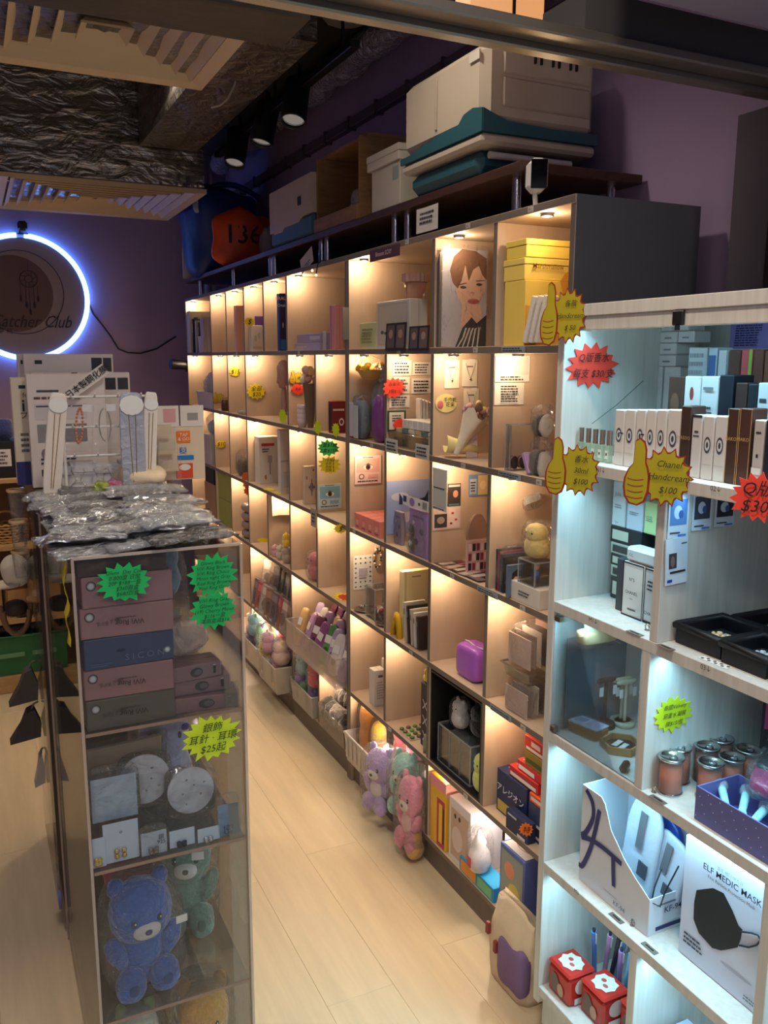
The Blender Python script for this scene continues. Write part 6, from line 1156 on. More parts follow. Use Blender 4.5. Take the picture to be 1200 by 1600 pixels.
# wrapped minis
for k, (px, py, c_) in enumerate(((976, 613, (70, 60, 62)), (992, 613, (110, 100, 96)), (1008, 620, (50, 46, 52)), (1024, 622, (200, 206, 210)))):
    p_ = onX(px, py, XB+.11); t = thing('wrapped_mini', ('dark', 'taupe', 'black', 'white')[k]+' wrapped miniature perfume behind the slim white boxes', 'perfume', (XB+.12, p_.y, z1_+.0005), -PI/2); carton(t, .010, .016, .085, c_); wrap(t, .0135, .022, .09, 0, k, .001)
paperX('purple_notice', 'purple notice with dark centred print on the cabinet back', 'notice', 1140, 1205, 502, 545, XB+BD-.0095, (150, 136, 210), rows('F', .15, .08, .85, .92, 9, (40, 40, 90), 3))
t = thing('black_clip', 'small black clip on the cabinet valance', 'clip', (XB-.002, onX(1064, 486, XB).y, BZ[0]-.035), -PI/2); G().use(BLACK).box(-.012, .012, -.006, .001, -.012, .012, .002).cyl((0, -.004, -.012), (0, -.004, -.02), .004).build('clip_body', t)
t = thing('support_wire', 'thin dark wire slanting across the far inside of the cabinet', 'wire'); a = onY(925, 662, 1.36); b = onY(1005, 595, 1.36); G().use(mat((70, 80, 80), .5)).tube([a, (a+b)/2+Vector((0, 0, -.004)), b], .0007, 5).build('wire', t)
# --- tags
thumb('thumbs-up price tag for $50 handcream at the top left of the cabinet', 880, 492, 66, 98, ('各款', 'Handcream', '$ 50'), X=XB-.020, rz=-PI/2+.4)
star('red star price tag for 30-dollar mini perfume inside the cabinet', 925, 572, 82, 74, 'r', ('Q版香水', '每支 $30/支'), Y=YF, n=14, seed=2, tsz=.020)
thumb('thumbs-up price tag for $100 perfume at the left of the upper cabinet shelf', 894, 732, 78, 92, ('香水', '30ml', '$100'), X=XB-.020, rz=-PI/2+.4)
thumb('thumbs-up price tag for $100 handcream on the upper cabinet shelf edge', 1027, 742, 98, 108, ('Chanel', 'Handcream', '$100'), X=XB-.020, rz=-PI/2+.4)
star('red star price tag cut off at the right edge of the cabinet', 1184, 778, 90, 84, 'r', ('Q版', '$30/'), X=XB-.020, rz=-PI/2+.4, n=14, seed=2, tsz=.035)
star('yellow-green star price tag for hydrogel masks in the lower cabinet', 1051, 1116, 64, 62, 'l', ('泰國Velvety', '葫蘆水凝膜', '撲$15/個'), Y=BDIV[2]-.0112, n=15, seed=12, tsz=.011)
# --- row 2 left: hand-cream and perfume stacks
Y2 = XB+.125; z2 = BZ[2]
def st(a, b, pt, pbz, lab, col, pr=(), tx=(), Y=Y2, dp=.05, z0=None): 
    y1 = onX(a, pt+30, Y).y; y0 = onX(b, pt+30, Y).y; zt = onX((a+b)/2, pt, Y).z
    return box_at('cosmetic_box', lab, 'box', (Y, Y+dp, y0+.0004, y1-.0004, z0 if z0 is not None else pbz, zt), col, pr, tx)
zA = 0
for k, (pt, c_) in enumerate(((904, (60, 62, 60)), (886, (190, 196, 180)), (868, (56, 58, 58)), (850, (188, 194, 178)), (824, (40, 44, 46)))):
    pv = z2 if k == 0 else zq
    zq = onX(970, pt, Y2).z; a_ = onX(954, pt, Y2).y; b_ = onX(1003, pt, Y2).y
    box_at('cream_carton', ('lowest', 'second', 'third', 'fourth', 'topmost')[k]+' flat dark-edged cream carton of the stack in the cabinet', 'box', (Y2, Y2+.08, b_, a_, pv+.0004, zq), c_, [('F', .08, .2, .6, .8, (205, 210, 190) if k % 2 == 0 else (70, 70, 66))], group='flat cream cartons')
for k, (a, b, pt, c_, lab, tx) in enumerate(((957, 978, 752, (206, 214, 214), 'tall white carton with script lettering on the cream stack', [('F', .5, .72, 'Johi', .012, (120, 120, 126)), ('F', .5, .1, 'Dior', .006, (110, 110, 116))]), (979, 1005, 770, (196, 204, 214), 'white carton beside the tall script-lettered one', []), (1006, 1026, 785, (190, 214, 150), 'pale green carton under the handcream tag', [('F', .5, .55, 'CHANEL', .005, (60, 60, 60))]))):
    st(a, b, pt, zq+.0005, lab, c_, rows('F', .2, .4, .8, .5, 2, (130, 130, 134), k), tx)
YC = XB+.085
box_at('perfume_box', 'slim dark box left of the white black-edged perfume box', 'box', (YC-.01, YC+.03, onX(973, 900, YC-.01).y, onX(963, 900, YC-.01).y, z2, onX(968, 872, YC-.01).z), (60, 64, 70))
tA = st(973, 1006, 880, z2, 'white black-edged perfume box with its lettering in full view', (214, 214, 210), [('F', 0, 0, .03, 1, (24, 24, 28)), ('F', .97, 0, 1, 1, (24, 24, 28)), ('F', 0, .97, 1, 1, (24, 24, 28)), ('F', 0, 0, 1, .03, (24, 24, 28)), ('F', .3, .13, .7, .16, (90, 90, 94))], [('F', .5, .70, 'N°5', .009, (24, 24, 28), .02), ('F', .5, .46, 'CHANEL', .009, (24, 24, 28), .02), ('F', .5, .35, 'PARIS', .004, (24, 24, 28))], Y=YC-.02, dp=.035)
st(1007, 1032, 890, z2, 'second white black-edged perfume box half behind the divider', (212, 212, 210), [('F', 0, 0, .03, 1, (24, 24, 28)), ('F', 0, .97, 1, 1, (24, 24, 28)), ('F', 0, 0, 1, .05, (24, 24, 28))]+rows('F', .2, .6, .8, .8, 3), [('F', .55, .2, 'CHANEL', .009, (24, 24, 28), .02)], Y=YC-.02, dp=.035)
zz5 = onX(990, 880, YC-.02).z
a_, b_ = onX(977, 860, YC-.02).y, onX(1026, 860, YC-.02).y
t = box_at('soap_box', 'white rounded soap box lying on the black-edged perfume box', 'box', (YC-.02, YC+.016, b_, a_, zz5+.0006, zz5+.030), (206, 206, 204), [], [('F', .25, .5, 'CC', .008, (40, 40, 44), .02)], c=.006, seam=False)
# --- row 2 right: photos on the divider, black trays
YD = BDIV[1]-.0112
for k, (a, b, p0, p1, lab) in enumerate(((1042, 1078, 772, 842, 'left cosmetics flyer stuck high on the cabinet divider'), (1080, 1114, 768, 830, 'middle cosmetics flyer stuck high on the cabinet divider'), (1115, 1150, 770, 824, 'right dark product flyer stuck high on the cabinet divider'), (1037, 1076, 838, 915, 'lowest flyer hanging tilted below the others'))):
    pr = [('F', .08, .3, .9, .9, ((90, 130, 190), (60, 66, 84), (40, 40, 50), (226, 230, 236))[k]), ('O', 'F', .45, .6, .2, .16, (190, 206, 226)), ('O', 'F', .6, .55, .12, .1, (60, 90, 160)), ('F', .1, .1, .6, .14, (60, 70, 90)), ('F', .5, .03, .9, .08, (60, 120, 200))]
    if k == 3: pr = [('F', .15, .35, .5, .68, (60, 54, 58)), ('O', 'F', .32, .5, .1, .12, (120, 96, 96)), ('F', .2, .24, .9, .29, (40, 40, 44)), ('F', .08, .06, .3, .12, (40, 60, 140)), ('F', .7, .85, .95, .88, (90, 90, 94))]
    paperY('product_flyer', lab, 'flyer', a, b, p0, p1, YD-.0006*k, (206, 216, 230), pr, roll=-.06 if k == 3 else 0)
TRAY = mat((22, 22, 26), .5, vary=.05)
def jtray(lab, x0, x1, y0, y1, beads, paper=True):
    t = thing('jewellery_tray', lab, 'tray', ((x0+x1)/2, (y0+y1)/2, BZ[2]+.0006), -PI/2); w, d, h = y1-y0, x1-x0, .032; bin_box(t, w, d, h, TRAY, .006, 1.0)
    G().use(mat((34, 34, 38), .95)).box(-w/2+.006, w/2-.006, -d/2+.006, d/2-.006, .006, .012).build('velvet', t)
    G().use(mat((196, 204, 210), .5)).box(-w*.12, w*.26, -d*.22, d*.22, .0125, .016).build('card', t)
    R = random.Random(int(x0*1000))
    for i in range(14): G().use(mat(beads, .25, vary=.05)).blob((-w*.12+w*.38*i/13, d*.1*math.sin(i*.9)-d*.05, .02), (.004, .004, .004), 2, 8, 6).build('bead', t)
    G().use(WHITE).box(w/2-.0005, w/2+.001, -d*.1, d*.22, .006, .022).build('sticker', t)
yy = BDIV[1]-.014
jtray('black jewellery tray with a gold bracelet beside the divider', XB+.035, XB+.145, yy-.105, yy-.005, (214, 196, 150))
jtray('black jewellery tray of white pearls at the front of the middle shelf', XB+.03, XB+.125, yy-.20, yy-.112, (225, 228, 232))
jtray('black jewellery tray behind the bracelet tray', XB+.155, XB+.26, yy-.12, yy-.02, (205, 200, 186))
jtray('black jewellery tray at the right rear of the middle shelf', XB+.15, XB+.27, yy-.235, yy-.128, (200, 206, 200))
t = thing('acrylic_box', 'clear acrylic box of crystals with a handwritten price at the right edge', 'box', (XB+.07, yy-.255, BZ[2]+.0006), -PI/2); case(t, .09, .08, .055, top=False)
for i in range(16): G().use(mat((205, 225, 235), .1, .3, vary=0)).blob((R.uniform(-.038, .038), R.uniform(-.03, .03), .008+.004*(i % 3)), (.006, .006, .005), 2.2, 6, 5).build('crystal', t)
text(t, '$100', .015, (.0, -.042, .035), m=INK, name='handwriting')
box_at('lilac_box', 'pale blue-lilac box leaning behind the crystal box', 'box', (XB+.115, XB+.145, yy-.30, yy-.245, BZ[2]+.0006, BZ[2]+.06), (170, 186, 230))
# latches and screw on the shelf edges
for k, (px, py, r_, lab) in enumerate(((992, 990, 2, 'left steel latch plate on the middle cabinet shelf'), (1040, 1012, 2, 'right steel latch plate on the middle cabinet shelf'), (1028, 1250, 3, 'steel latch plate on the shelf with the cans'), (963, 1435, 4, 'left steel latch plate on the mask shelf'), (1015, 1482, 4, 'right steel latch plate on the mask shelf'))):
    p = onZ(px, py, BZ[r_]); t = thing('latch_plate', lab, 'latch', (p.x, p.y, BZ[r_]+.0003), -PI/2); G().use(mat((150, 140, 130), .35, .7)).box(-.018, .018, -.006, .006, 0, .0012, .0004).use(BLACK).box(-.010, .010, -.0015, .0015, .0012, .0016).build('plate', t)
for k, (px, py, r_, lab) in enumerate(((988, 1446, 4, 'small steel ring loop standing on the mask shelf'), (1011, 985, 2, 'small steel eye bolt at the foot of the cabinet divider'), (1022, 1238, 3, 'small steel bracket beside the first can'))):
    p = onZ(px, py, BZ[r_]); t = thing('steel_hook', lab, 'hook', (p.x, p.y, BZ[r_]+.0003), -PI/2); G().use(mat((170, 165, 160), .25, .9)).tube([(.005*math.cos(2*PI*i/12), 0, .006+.006*math.sin(2*PI*i/12)) for i in range(12)], .0012, 6, True).cyl((0, 0, 0), (0, 0, .001), .005).build('ring', t)
for px, py, s_, r_ in ((940, 735, 'N1↓', 1), (1120, 764, '02↓', 1), (928, 970, 'M1↓', 2), (1104, 1044, '03↓', 2), (902, 1393, 'M3', 4)):
    p = onX(px, py, XB-.001); cab = [o for o in bpy.data.objects if o.name.startswith('display_cabinet')][0]
    text(cab, s_, .012, (-.0035, p.y-YB0, p.z), (PI/2, 0, -PI/2), INK, name='shelf_number')
p = onX(1120, 1032, XB+.012); 
t = thing('dotted_strip', 'white strip with black dots lying on the middle shelf edge', 'label', (XB+.018, onX(1105, 1030, XB).y, BZ[2]+.0004), -PI/2); G().use(WHITE).box(-.03, .03, -.008, .008, 0, .0006).build('strip', t)
for i in range(8): G().use(INK).cyl((-.024+.007*i, -.003+.006*(i % 2), .0006), (-.024+.007*i, -.003+.006*(i % 2), .0009), .0028, n=10).build('dot', t)
# --- row 3 left: jewellery corner behind a clear door
z3 = BZ[3]
t = thing('clear_door', 'clear acrylic door sheet in front of the jewellery compartment', 'door', (XB+.004, BDIV[2]+.012, z3+.001), 0); L_ = YB1-.02-BDIV[2]-.012
G().use(ACRY).box(0, .003, 0, L_-.002, 0, BZ[2]-.024-z3).build('pane', t); G().use(EDGE).box(-.0005, .0035, 0, .002, 0, BZ[2]-.024-z3).box(-.0005, .0035, L_-.004, L_-.002, 0, BZ[2]-.024-z3).build('edge', t); G().use(STEEL).box(-.005, .006, L_-.018, L_-.004, .002, .016, .001).box(-.005, .006, L_-.022, L_-.004, BZ[2]-.042-z3, BZ[2]-.030-z3, .001).build('hinge', t)
p = onY(935, 1080, YF-.006); t = sheet('grey_board', 'grey felt backing board leaning inside the jewellery compartment', 'board', (XB+.11, YF-.008, z3+.105), .16, .20, 0, (104, 118, 128), thick=.003)
t = thing('wooden_dish', 'small rounded wooden box of cards at the top of the jewellery compartment', 'box', (XB+.075, 1.325, BZ[2]-.082), 0)
G().use(mat((196, 164, 116), .6, vary=.12, kind='grain', stretch=(30, 30, 4))).blob((0, 0, .012), (.045, .02, .014), 5, 24, 10).build('box_body', t)
for k in range(3): G().use(mat((214, 210, 180), .6)).box(-.036+.004*k, .03, -.012+.008*k, -.011+.008*k, .016, .05-.004*k).build('card', t)
G().use(ACRY).box(-.05, .05, -.022, .04, -.006, -.003).build('ledge', t)
def tbar(lab, px, py, Y, col, hh):
    p = onZ(px, py, z3); t = thing('jewellery_stand', lab, 'stand', (p.x, min(p.y, 1.34), z3+.0006), 0); m = mat(col, .6)
    G().use(m).lathe([(0, .010), (.022, .010), (.023, .006), (.023, 0), (0, 0)], n=24).build('base', t); G().use(m).cyl((0, 0, .010), (0, 0, hh), .0035, n=12).build('pole', t); G().use(m).blob((0, 0, hh), (.026, .006, .006), 2.6, 16, 8).build('arm', t)
    for s in (-1, 1): G().use(WHITE).box(s*.018-.005, s*.018+.005, -.0075, -.0068, hh-.032, hh-.012).build('price_tag', t); G().use(mat((200, 196, 186), .2, .9)).tube([(s*.018+.006*math.cos(i*.52), -.0065, hh-.008+.006*math.sin(i*.52)) for i in range(12)], .0006, 5, True).build('ring', t)
tbar('dark T-bar bracelet stand at the left of the jewellery compartment', 921, 1122, 1.26, (60, 50, 46), .105); tbar('pale T-bar ring stand behind the other pale one', 951, 1119, 1.215, (196, 186, 160), .098); tbar('pale T-bar ring stand at the front of the jewellery compartment', 975, 1133, 1.165, (200, 192, 166), .098)
t = thing('wooden_tray', 'wooden box with a printed lilac card lid in the jewellery compartment', 'box', (1.115, 1.325, z3+.0006), -PI/2+.25); G().use(mat((170, 128, 78), .6, vary=.1)).box(-.038, .038, -.022, .022, 0, .022, .004).build('box_body', t); o_ = G().use(mat((196, 200, 214), .5)).box(-.037, .037, -.021, .021, .0225, .025).build('card_lid', t); deco(t, .074, .042, .0255, [('T', .08, .2, .42, .8, (150, 150, 180)), ('T', .52, .15, .92, .85, (176, 170, 210))])
t = thing('hexagon_tray', 'hexagonal wooden ring tray with dark velvet and white tags', 'tray', (1.132, 1.243, z3+.0006), .3)
hx = [(.042*math.cos(PI/3*i), .042*math.sin(PI/3*i)) for i in range(6)]
for i in range(6):
    a, b = Vector((*hx[i], 0)), Vector((*hx[(i+1) % 6], 0)); mdir = (b-a).normalized(); nn = Vector((mdir.y, -mdir.x, 0))
    G().use(mat((176, 140, 86), .6)).add([a, b, b-nn*.004, a-nn*.004]+[v+Vector((0, 0, .016)) for v in (a, b, b-nn*.004, a-nn*.004)], [(3, 2, 1, 0), (4, 5, 6, 7), (0, 1, 5, 4), (1, 2, 6, 5), (2, 3, 7, 6), (3, 0, 4, 7)]).build('side_strip', t)
G().use(mat((54, 36, 32), .95)).plate([(x*.93, y*.93) for x, y in hx], (0, 0, .001), (1, 0, 0), (0, 1, 0), .004).build('velvet', t)
for k in range(6): G().use(WHITE).box(-.008+.009*(k % 3)-.006, -.008+.009*(k % 3)+.003, -.012+.014*(k//3), -.001+.014*(k//3), .0055+.0008*k, .0062+.0008*k).build('tag', t)
t = thing('perfume_bottle', 'small dark glass bottle lying at the front of the jewellery compartment', 'bottle', (1.074, 1.165, z3+.009), .6); G().use(mat((50, 44, 46), .1, .3)).cyl((-.012, 0, 0), (.012, 0, 0), .008, n=14).build('bottle', t); G().use(mat((200, 170, 120), .2, .9)).cyl((.012, 0, 0), (.02, 0, 0), .005, n=12).build('cap', t)
# --- row 3 right: cans, pack, tray
for k, (px, py) in enumerate(((1050, 1240), (1078, 1222), (1106, 1238), (1106, 1208), (1135, 1215), (1133, 1195), (1160, 1215))):
    p = onZ(px, py, z3); 
    p = [(1.094, 1.068), (1.136, 1.092), (1.142, 1.022), (1.186, 1.072), (1.192, 1.020), (1.235, 1.085), (1.245, 1.03)][k]
    t = thing('sealed_can', ('front left', 'second', 'front middle', 'third rear', 'front right', 'rear left', 'rear right')[k]+' clear can with an orange filling and silver lid', 'can', (p[0], p[1], z3+.0006), 0, 'clear orange cans')
    G().use(mat((214, 106, 52), .6)).lathe([(0, .003), (.0195, .003), (.0195, .052), (0, .052)], n=20).build('filling', t); G().use(film((230, 235, 238), .12, .04, 0, 1, .6)).lathe([(.0215, .002), (.0215, .066)], n=24).build('clear_wall', t)
    G().use(mat((196, 200, 202), .2, 1.0, vary=0)).lathe([(.0225, 0), (.0235, .002), (.022, .004)], n=24).build('base_rim', t); G().use(mat((196, 200, 202), .2, 1.0, vary=0)).lathe([(.022, .064), (.0238, .067), (.0238, .069), (.0205, .0695), (.0195, .066), (0, .066)], n=24).build('lid', t)
    G().use(mat((210, 212, 214), .2, 1.0, vary=0)).tube([(.007*math.cos(2*PI*i/12)+.004, .005*math.sin(2*PI*i/12), .0675) for i in range(12)], .0009, 5, True).build('pull_ring', t)
t = thing('cosmetic_pack', 'black and magenta cosmetics pack standing at the rear of the can shelf', 'pack', (XB+.27, .985, z3+.0006), -.6); carton(t, .13, .02, .18, (34, 26, 32), [('F', 0, .62, 1, 1, (170, 40, 100)), ('O', 'F', .72, .55, .2, .14, (206, 190, 120)), ('F', .06, .5, .34, .6, (225, 225, 225)), ('O', 'F', .45, .12, .3, .1, (200, 200, 206)), ('F', .3, .3, .55, .5, (120, 40, 70)), ('O', 'F', .5, .9, .04, .03, (90, 20, 50))], [('F', .3, .85, 'Air Blush', .012, (225, 170, 190))])
pl_ = thing('magenta_pouch', 'magenta and black clear-wrapped pouch lying over the purple carton tray', 'pouch', (XB+.13, .925, z3+.064), .5); G().use(mat((150, 40, 90), .3, vary=.3, scale=20)).blob((0, 0, .015), (.07, .03, .016), 3, 24, 12, .006, 24, 3).build('pouch_body', pl_); G().use(mat((26, 24, 28), .25)).blob((.03, .008, .028), (.05, .02, .012), 3, 20, 10, .004, 24, 5).build('black_pack', pl_); G().use(WRAP).blob((0, 0, .02), (.08, .036, .026), 3, 24, 12, .008, 24, 4).build('wrapper', pl_)
t = thing('carton_tray', 'deep purple-blue carton tray of pale blue makeup brushes on the can shelf', 'tray', (XB+.065, .885, z3+.0006), -PI/2); PUR = mat((96, 96, 150), .55, vary=.05)
bin_box(t, .19, .10, .06, PUR, .003, 1.0, lip=False)
for k in range(30): G().use(mat((190, 190, 210), .5, vary=0)).blob((-.092+.0061*k, -.0502, .008+(k*37 % 50)*.001), (.0011, .0004, .0011), 2, 6, 4).build('speck', t)
for k in range(5):
    b_ = thing('makeup_brush', ('first', 'second', 'third', 'fourth', 'fifth')[k]+' from the left of the pale blue brushes in the carton tray', 'brush', (XB+.055+.008*(k % 2), .955-.034*k, z3+.036+.006*(k % 2)), .9-.3*(k % 3), 'pale blue brushes'); G().use(mat((150, 206, 216), .3)).cyl((-.03, 0, 0), (.028, 0, .008), .006, .0075, 12).blob((-.03, 0, 0), (.009, .009, .009), 2, 12, 8).build('handle', b_); G().use(film((225, 230, 235), .25, .08, 0)).blob((.034, 0, .010), (.013, .012, .012), 2.2, 14, 10).build('clear_cap', b_)
# --- row 4: mask boxes
z4 = BZ[4]
Yk = 1.315
x0 = XB+.045; t = thing('mask_carton', 'large white mask dispenser carton with navy curves and bags sticking out', 'box', (XB+.115, 1.235, z4+.0006), -PI/2)
w, d, h = .205, .125, .215
t.location = (XB+.03+d/2, 1.085+w/2, z4+.0006)
WM = (214, 216, 222)
g = G().use(mat(WM, .5, vary=.02)); g.plate([(-w/2, 0), (w/2, 0), (w/2, h*.36), (w*.30, h*.46), (w*.14, h*.56), (-.06*w, h*.74), (-w*.16, h*.95), (-w*.22, h), (-w/2, h)], (0, -d/2+.0015, 0), (1, 0, 0), (0, 0, 1), .0015)
g.box(-w/2, -w/2+.002, -d/2+.002, d/2, 0, h); g.box(-w/2+.002, w/2, d/2-.002, d/2, 0, h); g.box(w/2-.002, w/2, -d/2+.002, d/2-.002, 0, h*.36); g.box(-w/2+.002, w/2-.002, -d/2+.002, d/2-.002, 0, .002); g.build('carton_body', t)
NAVY = mat((54, 52, 110), .5, vary=0)
cv = G().use(NAVY)
def ribbon(pts, r=.0055):
    P0 = [Vector((-w/2+w*u_, -d/2-.0012-.0003*len(cv.v)/40, h*v_)) for u_, v_ in pts]; P = []
    for i in range(len(P0)-1):
        a_, b_, c_, e_ = P0[max(i-1, 0)], P0[i], P0[i+1], P0[min(i+2, len(P0)-1)]
        for q in range(6):
            s_ = q/6; P.append(.5*((2*b_)+(c_-a_)*s_+(2*a_-5*b_+4*c_-e_)*s_*s_+(3*b_-a_-3*c_+e_)*s_**3))
    P.append(P0[-1]); n = len(P); V = []
    for i in range(n):
        tg = (P[min(i+1, n-1)]-P[max(i-1, 0)]).normalized(); nn = Vector((-tg.z, 0, tg.x)); V += [P[i]+nn*r, P[i]-nn*r]
    cv.add(V, [(2*i, 2*i+1, 2*i+3, 2*i+2) for i in range(n-1)])
ribbon([(.06, .97), (.16, .88), (.18, .74), (.09, .55), (.02, .48)]); ribbon([(.0, .16), (.06, .18), (.16, .40), (.22, .62), (.27, .86)]); ribbon([(.02, .46), (.15, .50), (.34, .52), (.62, .50)]); ribbon([(.50, .52), (.51, .40), (.53, .22)])
cv.build('navy_curve', t)
text(t, 'KF-94', .014, (w*.12, -d/2-.0032, h*.07), (PI/2, 0, 0), mat((90, 90, 110), .6, vary=0)); text(t, 'KF-94', .018, (w/2+.0032, -.005, h*.22), (PI/2, 0, PI/2), mat((40, 44, 84), .6, vary=0), bold=.02)
deco(t, w, d, h, [('R', .15, .03, .98, .07, (44, 46, 96)), ('R', .15, .27, .6, .285, (110, 112, 130)), ('F', .38, .115, .58, .12, (150, 150, 170))])
for k, (xx, yy_, hh, rr) in enumerate(((.0, -.02, .235, .10), (.05, .01, .19, .18))):
    mb = thing('mask_packet', ('tall', 'short')[k]+' clear-windowed white mask packet sticking out of the dispenser carton', 'packet', (t.location.x+.0+yy_*.5, t.location.y-xx, z4+.004), -PI/2, rx=-.06, ry=rr); G().use(mat((200, 206, 216), .45, bump=.3, bscale=25)).blob((0, 0, hh*.46), (.045, .008, hh*.46), 4, 20, 14, .004, 20, k).build('packet', mb); G().use(mat((110, 110, 116), .3)).box(-.008, .010, -.0115, -.0095, hh*.5, hh*.85, .001).use(mat((70, 70, 80), .3)).box(.008, .034, -.0115, -.0095, hh*.28, hh*.42, .001).build('window', mb)
mb = thing('blue_pouch', 'deep blue plastic pouch standing in the dispenser carton', 'pouch', (t.location.x+.035, t.location.y-.045, z4+.004), -PI/2); sack(mb, .08, .03, .19, (30, 60, 140), 3, .35, .05)
mb = thing('elastic_loop', 'black elastic cord looping out of the dispenser carton', 'cord', (0, 0, 0)); c0 = t.location; G().use(BLACK).tube([(c0.x-.02, c0.y-.085, z4+.12), (c0.x-.045, c0.y-.095, z4+.095), (c0.x-.055, c0.y-.10, z4+.07), (c0.x-.045, c0.y-.112, z4+.065), (c0.x-.03, c0.y-.108, z4+.09), (c0.x+.0, c0.y-.108, z4+.135)], .0016, 6).build('cord', mb)
# flat mask box
ye = BDIV[3]+.012; yE1 = onX(1065, 1400, XB+.055).y
w, h, d = yE1-ye, .235, .05
t = thing('mask_box', 'flat white box picturing a black face mask beside the dispenser carton', 'box', (XB+.055+d/2, (yE1+ye)/2, z4+.0006), -PI/2)
MK = (16, 18, 22)
carton(t, w, d, h, (206, 208, 222), [('P', 'F', [(.16, .615), (.33, .725), (.44, .744), (.54, .66), (.61, .58), (.65, .57), (.64, .48), (.62, .41), (.54, .345), (.46, .285), (.37, .25), (.22, .285), (.15, .365), (.145, .5)], MK), ('O', 'F', .62, .2, .16, .012, (176, 178, 190))]+rows('F', .06, .12, .3, .22, 3, (60, 60, 66), 2)+rows('F', .72, .06, .95, .1, 2, (90, 90, 96), 4), [('F', .52, .86, 'ELF MEDIC MASK', .0165, (24, 24, 28), .025), ('F', .50, .915, '엘프 메디 마스크', .008, (90, 90, 96)), ('F', .52, .80, 'Fine Particle Protection Mask', .0085, (50, 50, 56))])
G().use(mat(MK, .5, vary=0)).tube([(w*(-.5+a), -d/2-.0022, h*b) for a, b in ((.64, .55), (.74, .60), (.80, .62), (.83, .60), (.80, .54), (.73, .48), (.64, .44))], .0016, 6).build('ear_loop_print', t)
# --- row 5
z5 = BZ[5]
for k, (x_, y_, lab) in enumerate(((XB+.052, 1.325, 'left red toy tin with a white burst on its lid'), (XB+.075, 1.242, 'right red toy tin with a white burst on its lid'), (XB+.04, 1.115, 'red toy tin half hidden by the lower divider'))):
    w, d, h = .076, .07, .075
    if k == 2: x_ = XB+.11; y_ = 1.158
    t = thing('red_tin', lab, 'tin', (x_, y_, z5+.0006), -PI/2, 'red toy tins'); G().use(mat((186, 44, 36), .35, vary=.05)).box(-w/2, w/2, -d/2, d/2, 0, h*.86, .006).build('tin_body', t); G().use(mat((192, 48, 38), .35, vary=.05)).box(-w/2-.001, w/2+.001, -d/2-.001, d/2+.001, h*.865, h, .006).build('lid', t)
    pts = star_pts(8, .40, .33, k); deco(t, w, d, h, [('P', 'T', [(.5+a, .5+b) for a, b in pts], (225, 222, 220)), ('O', 'T', .4, .55, .08, .08, (200, 70, 60)), ('O', 'T', .6, .42, .09, .07, (200, 90, 80)), ('O', 'F', .35, .42, .2, .3, (120, 100, 84)), ('O', 'F', .62, .32, .14, .2, (196, 160, 130)), ('O', 'R', .5, .6, .3, .26, (214, 196, 190)), ('R', .2, .06, .8, .26, (220, 216, 210))], off=.0012)
for k in range(7):
    c_ = ((90, 130, 200), (196, 150, 190), (120, 180, 215), (40, 40, 50), (170, 130, 190), (214, 130, 140), (90, 160, 200))[k]
    t = thing('capped_pen', ('blue', 'pink-lilac', 'sky blue', 'black panda-topped', 'violet', 'coral', 'turquoise')[k]+' wrapped pen leaning at the back of the lowest cabinet shelf', 'pen', (XB+.135+.014*(k % 3), 1.345-.016*k, z5+.004), 0, rx=.22+.06*(k % 3), ry=-.25+.07*(k % 4), group='wrapped pens')
    G().use(mat(c_, .35)).cyl((0, 0, 0), (0, 0, .12), .0055, n=12).cyl((0, 0, .12), (0, 0, .15), .0062, n=12).build('barrel', t); G().use(mat((205, 206, 210), .3)).box(-.001, .001, -.009, -.006, .115, .148).build('clip', t); G().use(mat((40, 40, 44), .4)).cyl((0, 0, .15), (0, 0, .158), .004, n=10).build('button', t)
    if k == 3: G().use(WHITE).blob((0, 0, .168), (.011, .010, .010), 2, 12, 8).use(INK).blob((-.008, 0, .178), (.004, .004, .004), 2, 8, 6).blob((.008, 0, .178), (.004, .004, .004), 2, 8, 6).build('panda_head', t)
box_at('paper_packet', 'pale lilac-white packet at the bottom right of the cabinet', 'packet', (XB+.05, XB+.13, 1.005, 1.065, z5+.0006, z5+.11), (196, 200, 226))
# ================================================================== clear display tower on the left
SX0, SX1, SY0, SY1, SZ = .132, .424, 1.487, 2.30, 1.266
SH = [.945, .677, .363, .06]
t = thing('display_tower', 'clear acrylic display tower on the left of the aisle', 'display case', (SX0, SY0, 0)); w, d = SX1-SX0, SY1-SY0
PANE = film((250, 250, 248), .006, .02, 0, 1, .8, .0)
for nm, a in (('front_pane', (.004, w-.004, 0, .004, 0, SZ-.004)), ('side_pane', (0, .004, 0, d, 0, SZ-.004)), ('side_pane', (w-.004, w, 0, d, 0, SZ-.004)), ('top_pane', (0, w, 0, d, SZ-.004, SZ)), ('back_pane', (.004, w-.004, d-.004, d, 0, SZ-.004))): G().use(PANE).box(*a).build(nm, t)
for z in SH: G().use(film((240, 225, 215), .05, .05, 0, 1, .6)).box(.004, w-.004, .005, d-.005, z-.004, z).build('shelf', t); G().use(film((205, 170, 150), .55, .1, 0)).box(.004, w-.004, .0045, .0065, z-.005, z+.001).build('shelf_edge', t)
for x, y in ((.0, 0), (w, 0), (0, d), (w, d)): G().use(film((215, 195, 180), .45, .1, 0)).box(x-.0025, x+.0025, y-.0025, y+.0025, 0, SZ).build('corner_edge', t)
G().use(film((240, 230, 220), .08, .05, 0)).box(w-.036, w-.005, .006, .008, 0, SZ-.01).build('corner_strip', t)
for a in ((0, w, -.002, .002), (0, w, d-.002, d+.002)): G().use(film((215, 200, 190), .5, .1, 0)).box(*a, SZ-.003, SZ+.002).build('top_edge', t)
for x in (.02, w-.02):
    for y in (.03, d-.03): G().use(BLACK).box(x-.012, x+.012, y-.012, y+.012, .0, .004).build('foot', t)
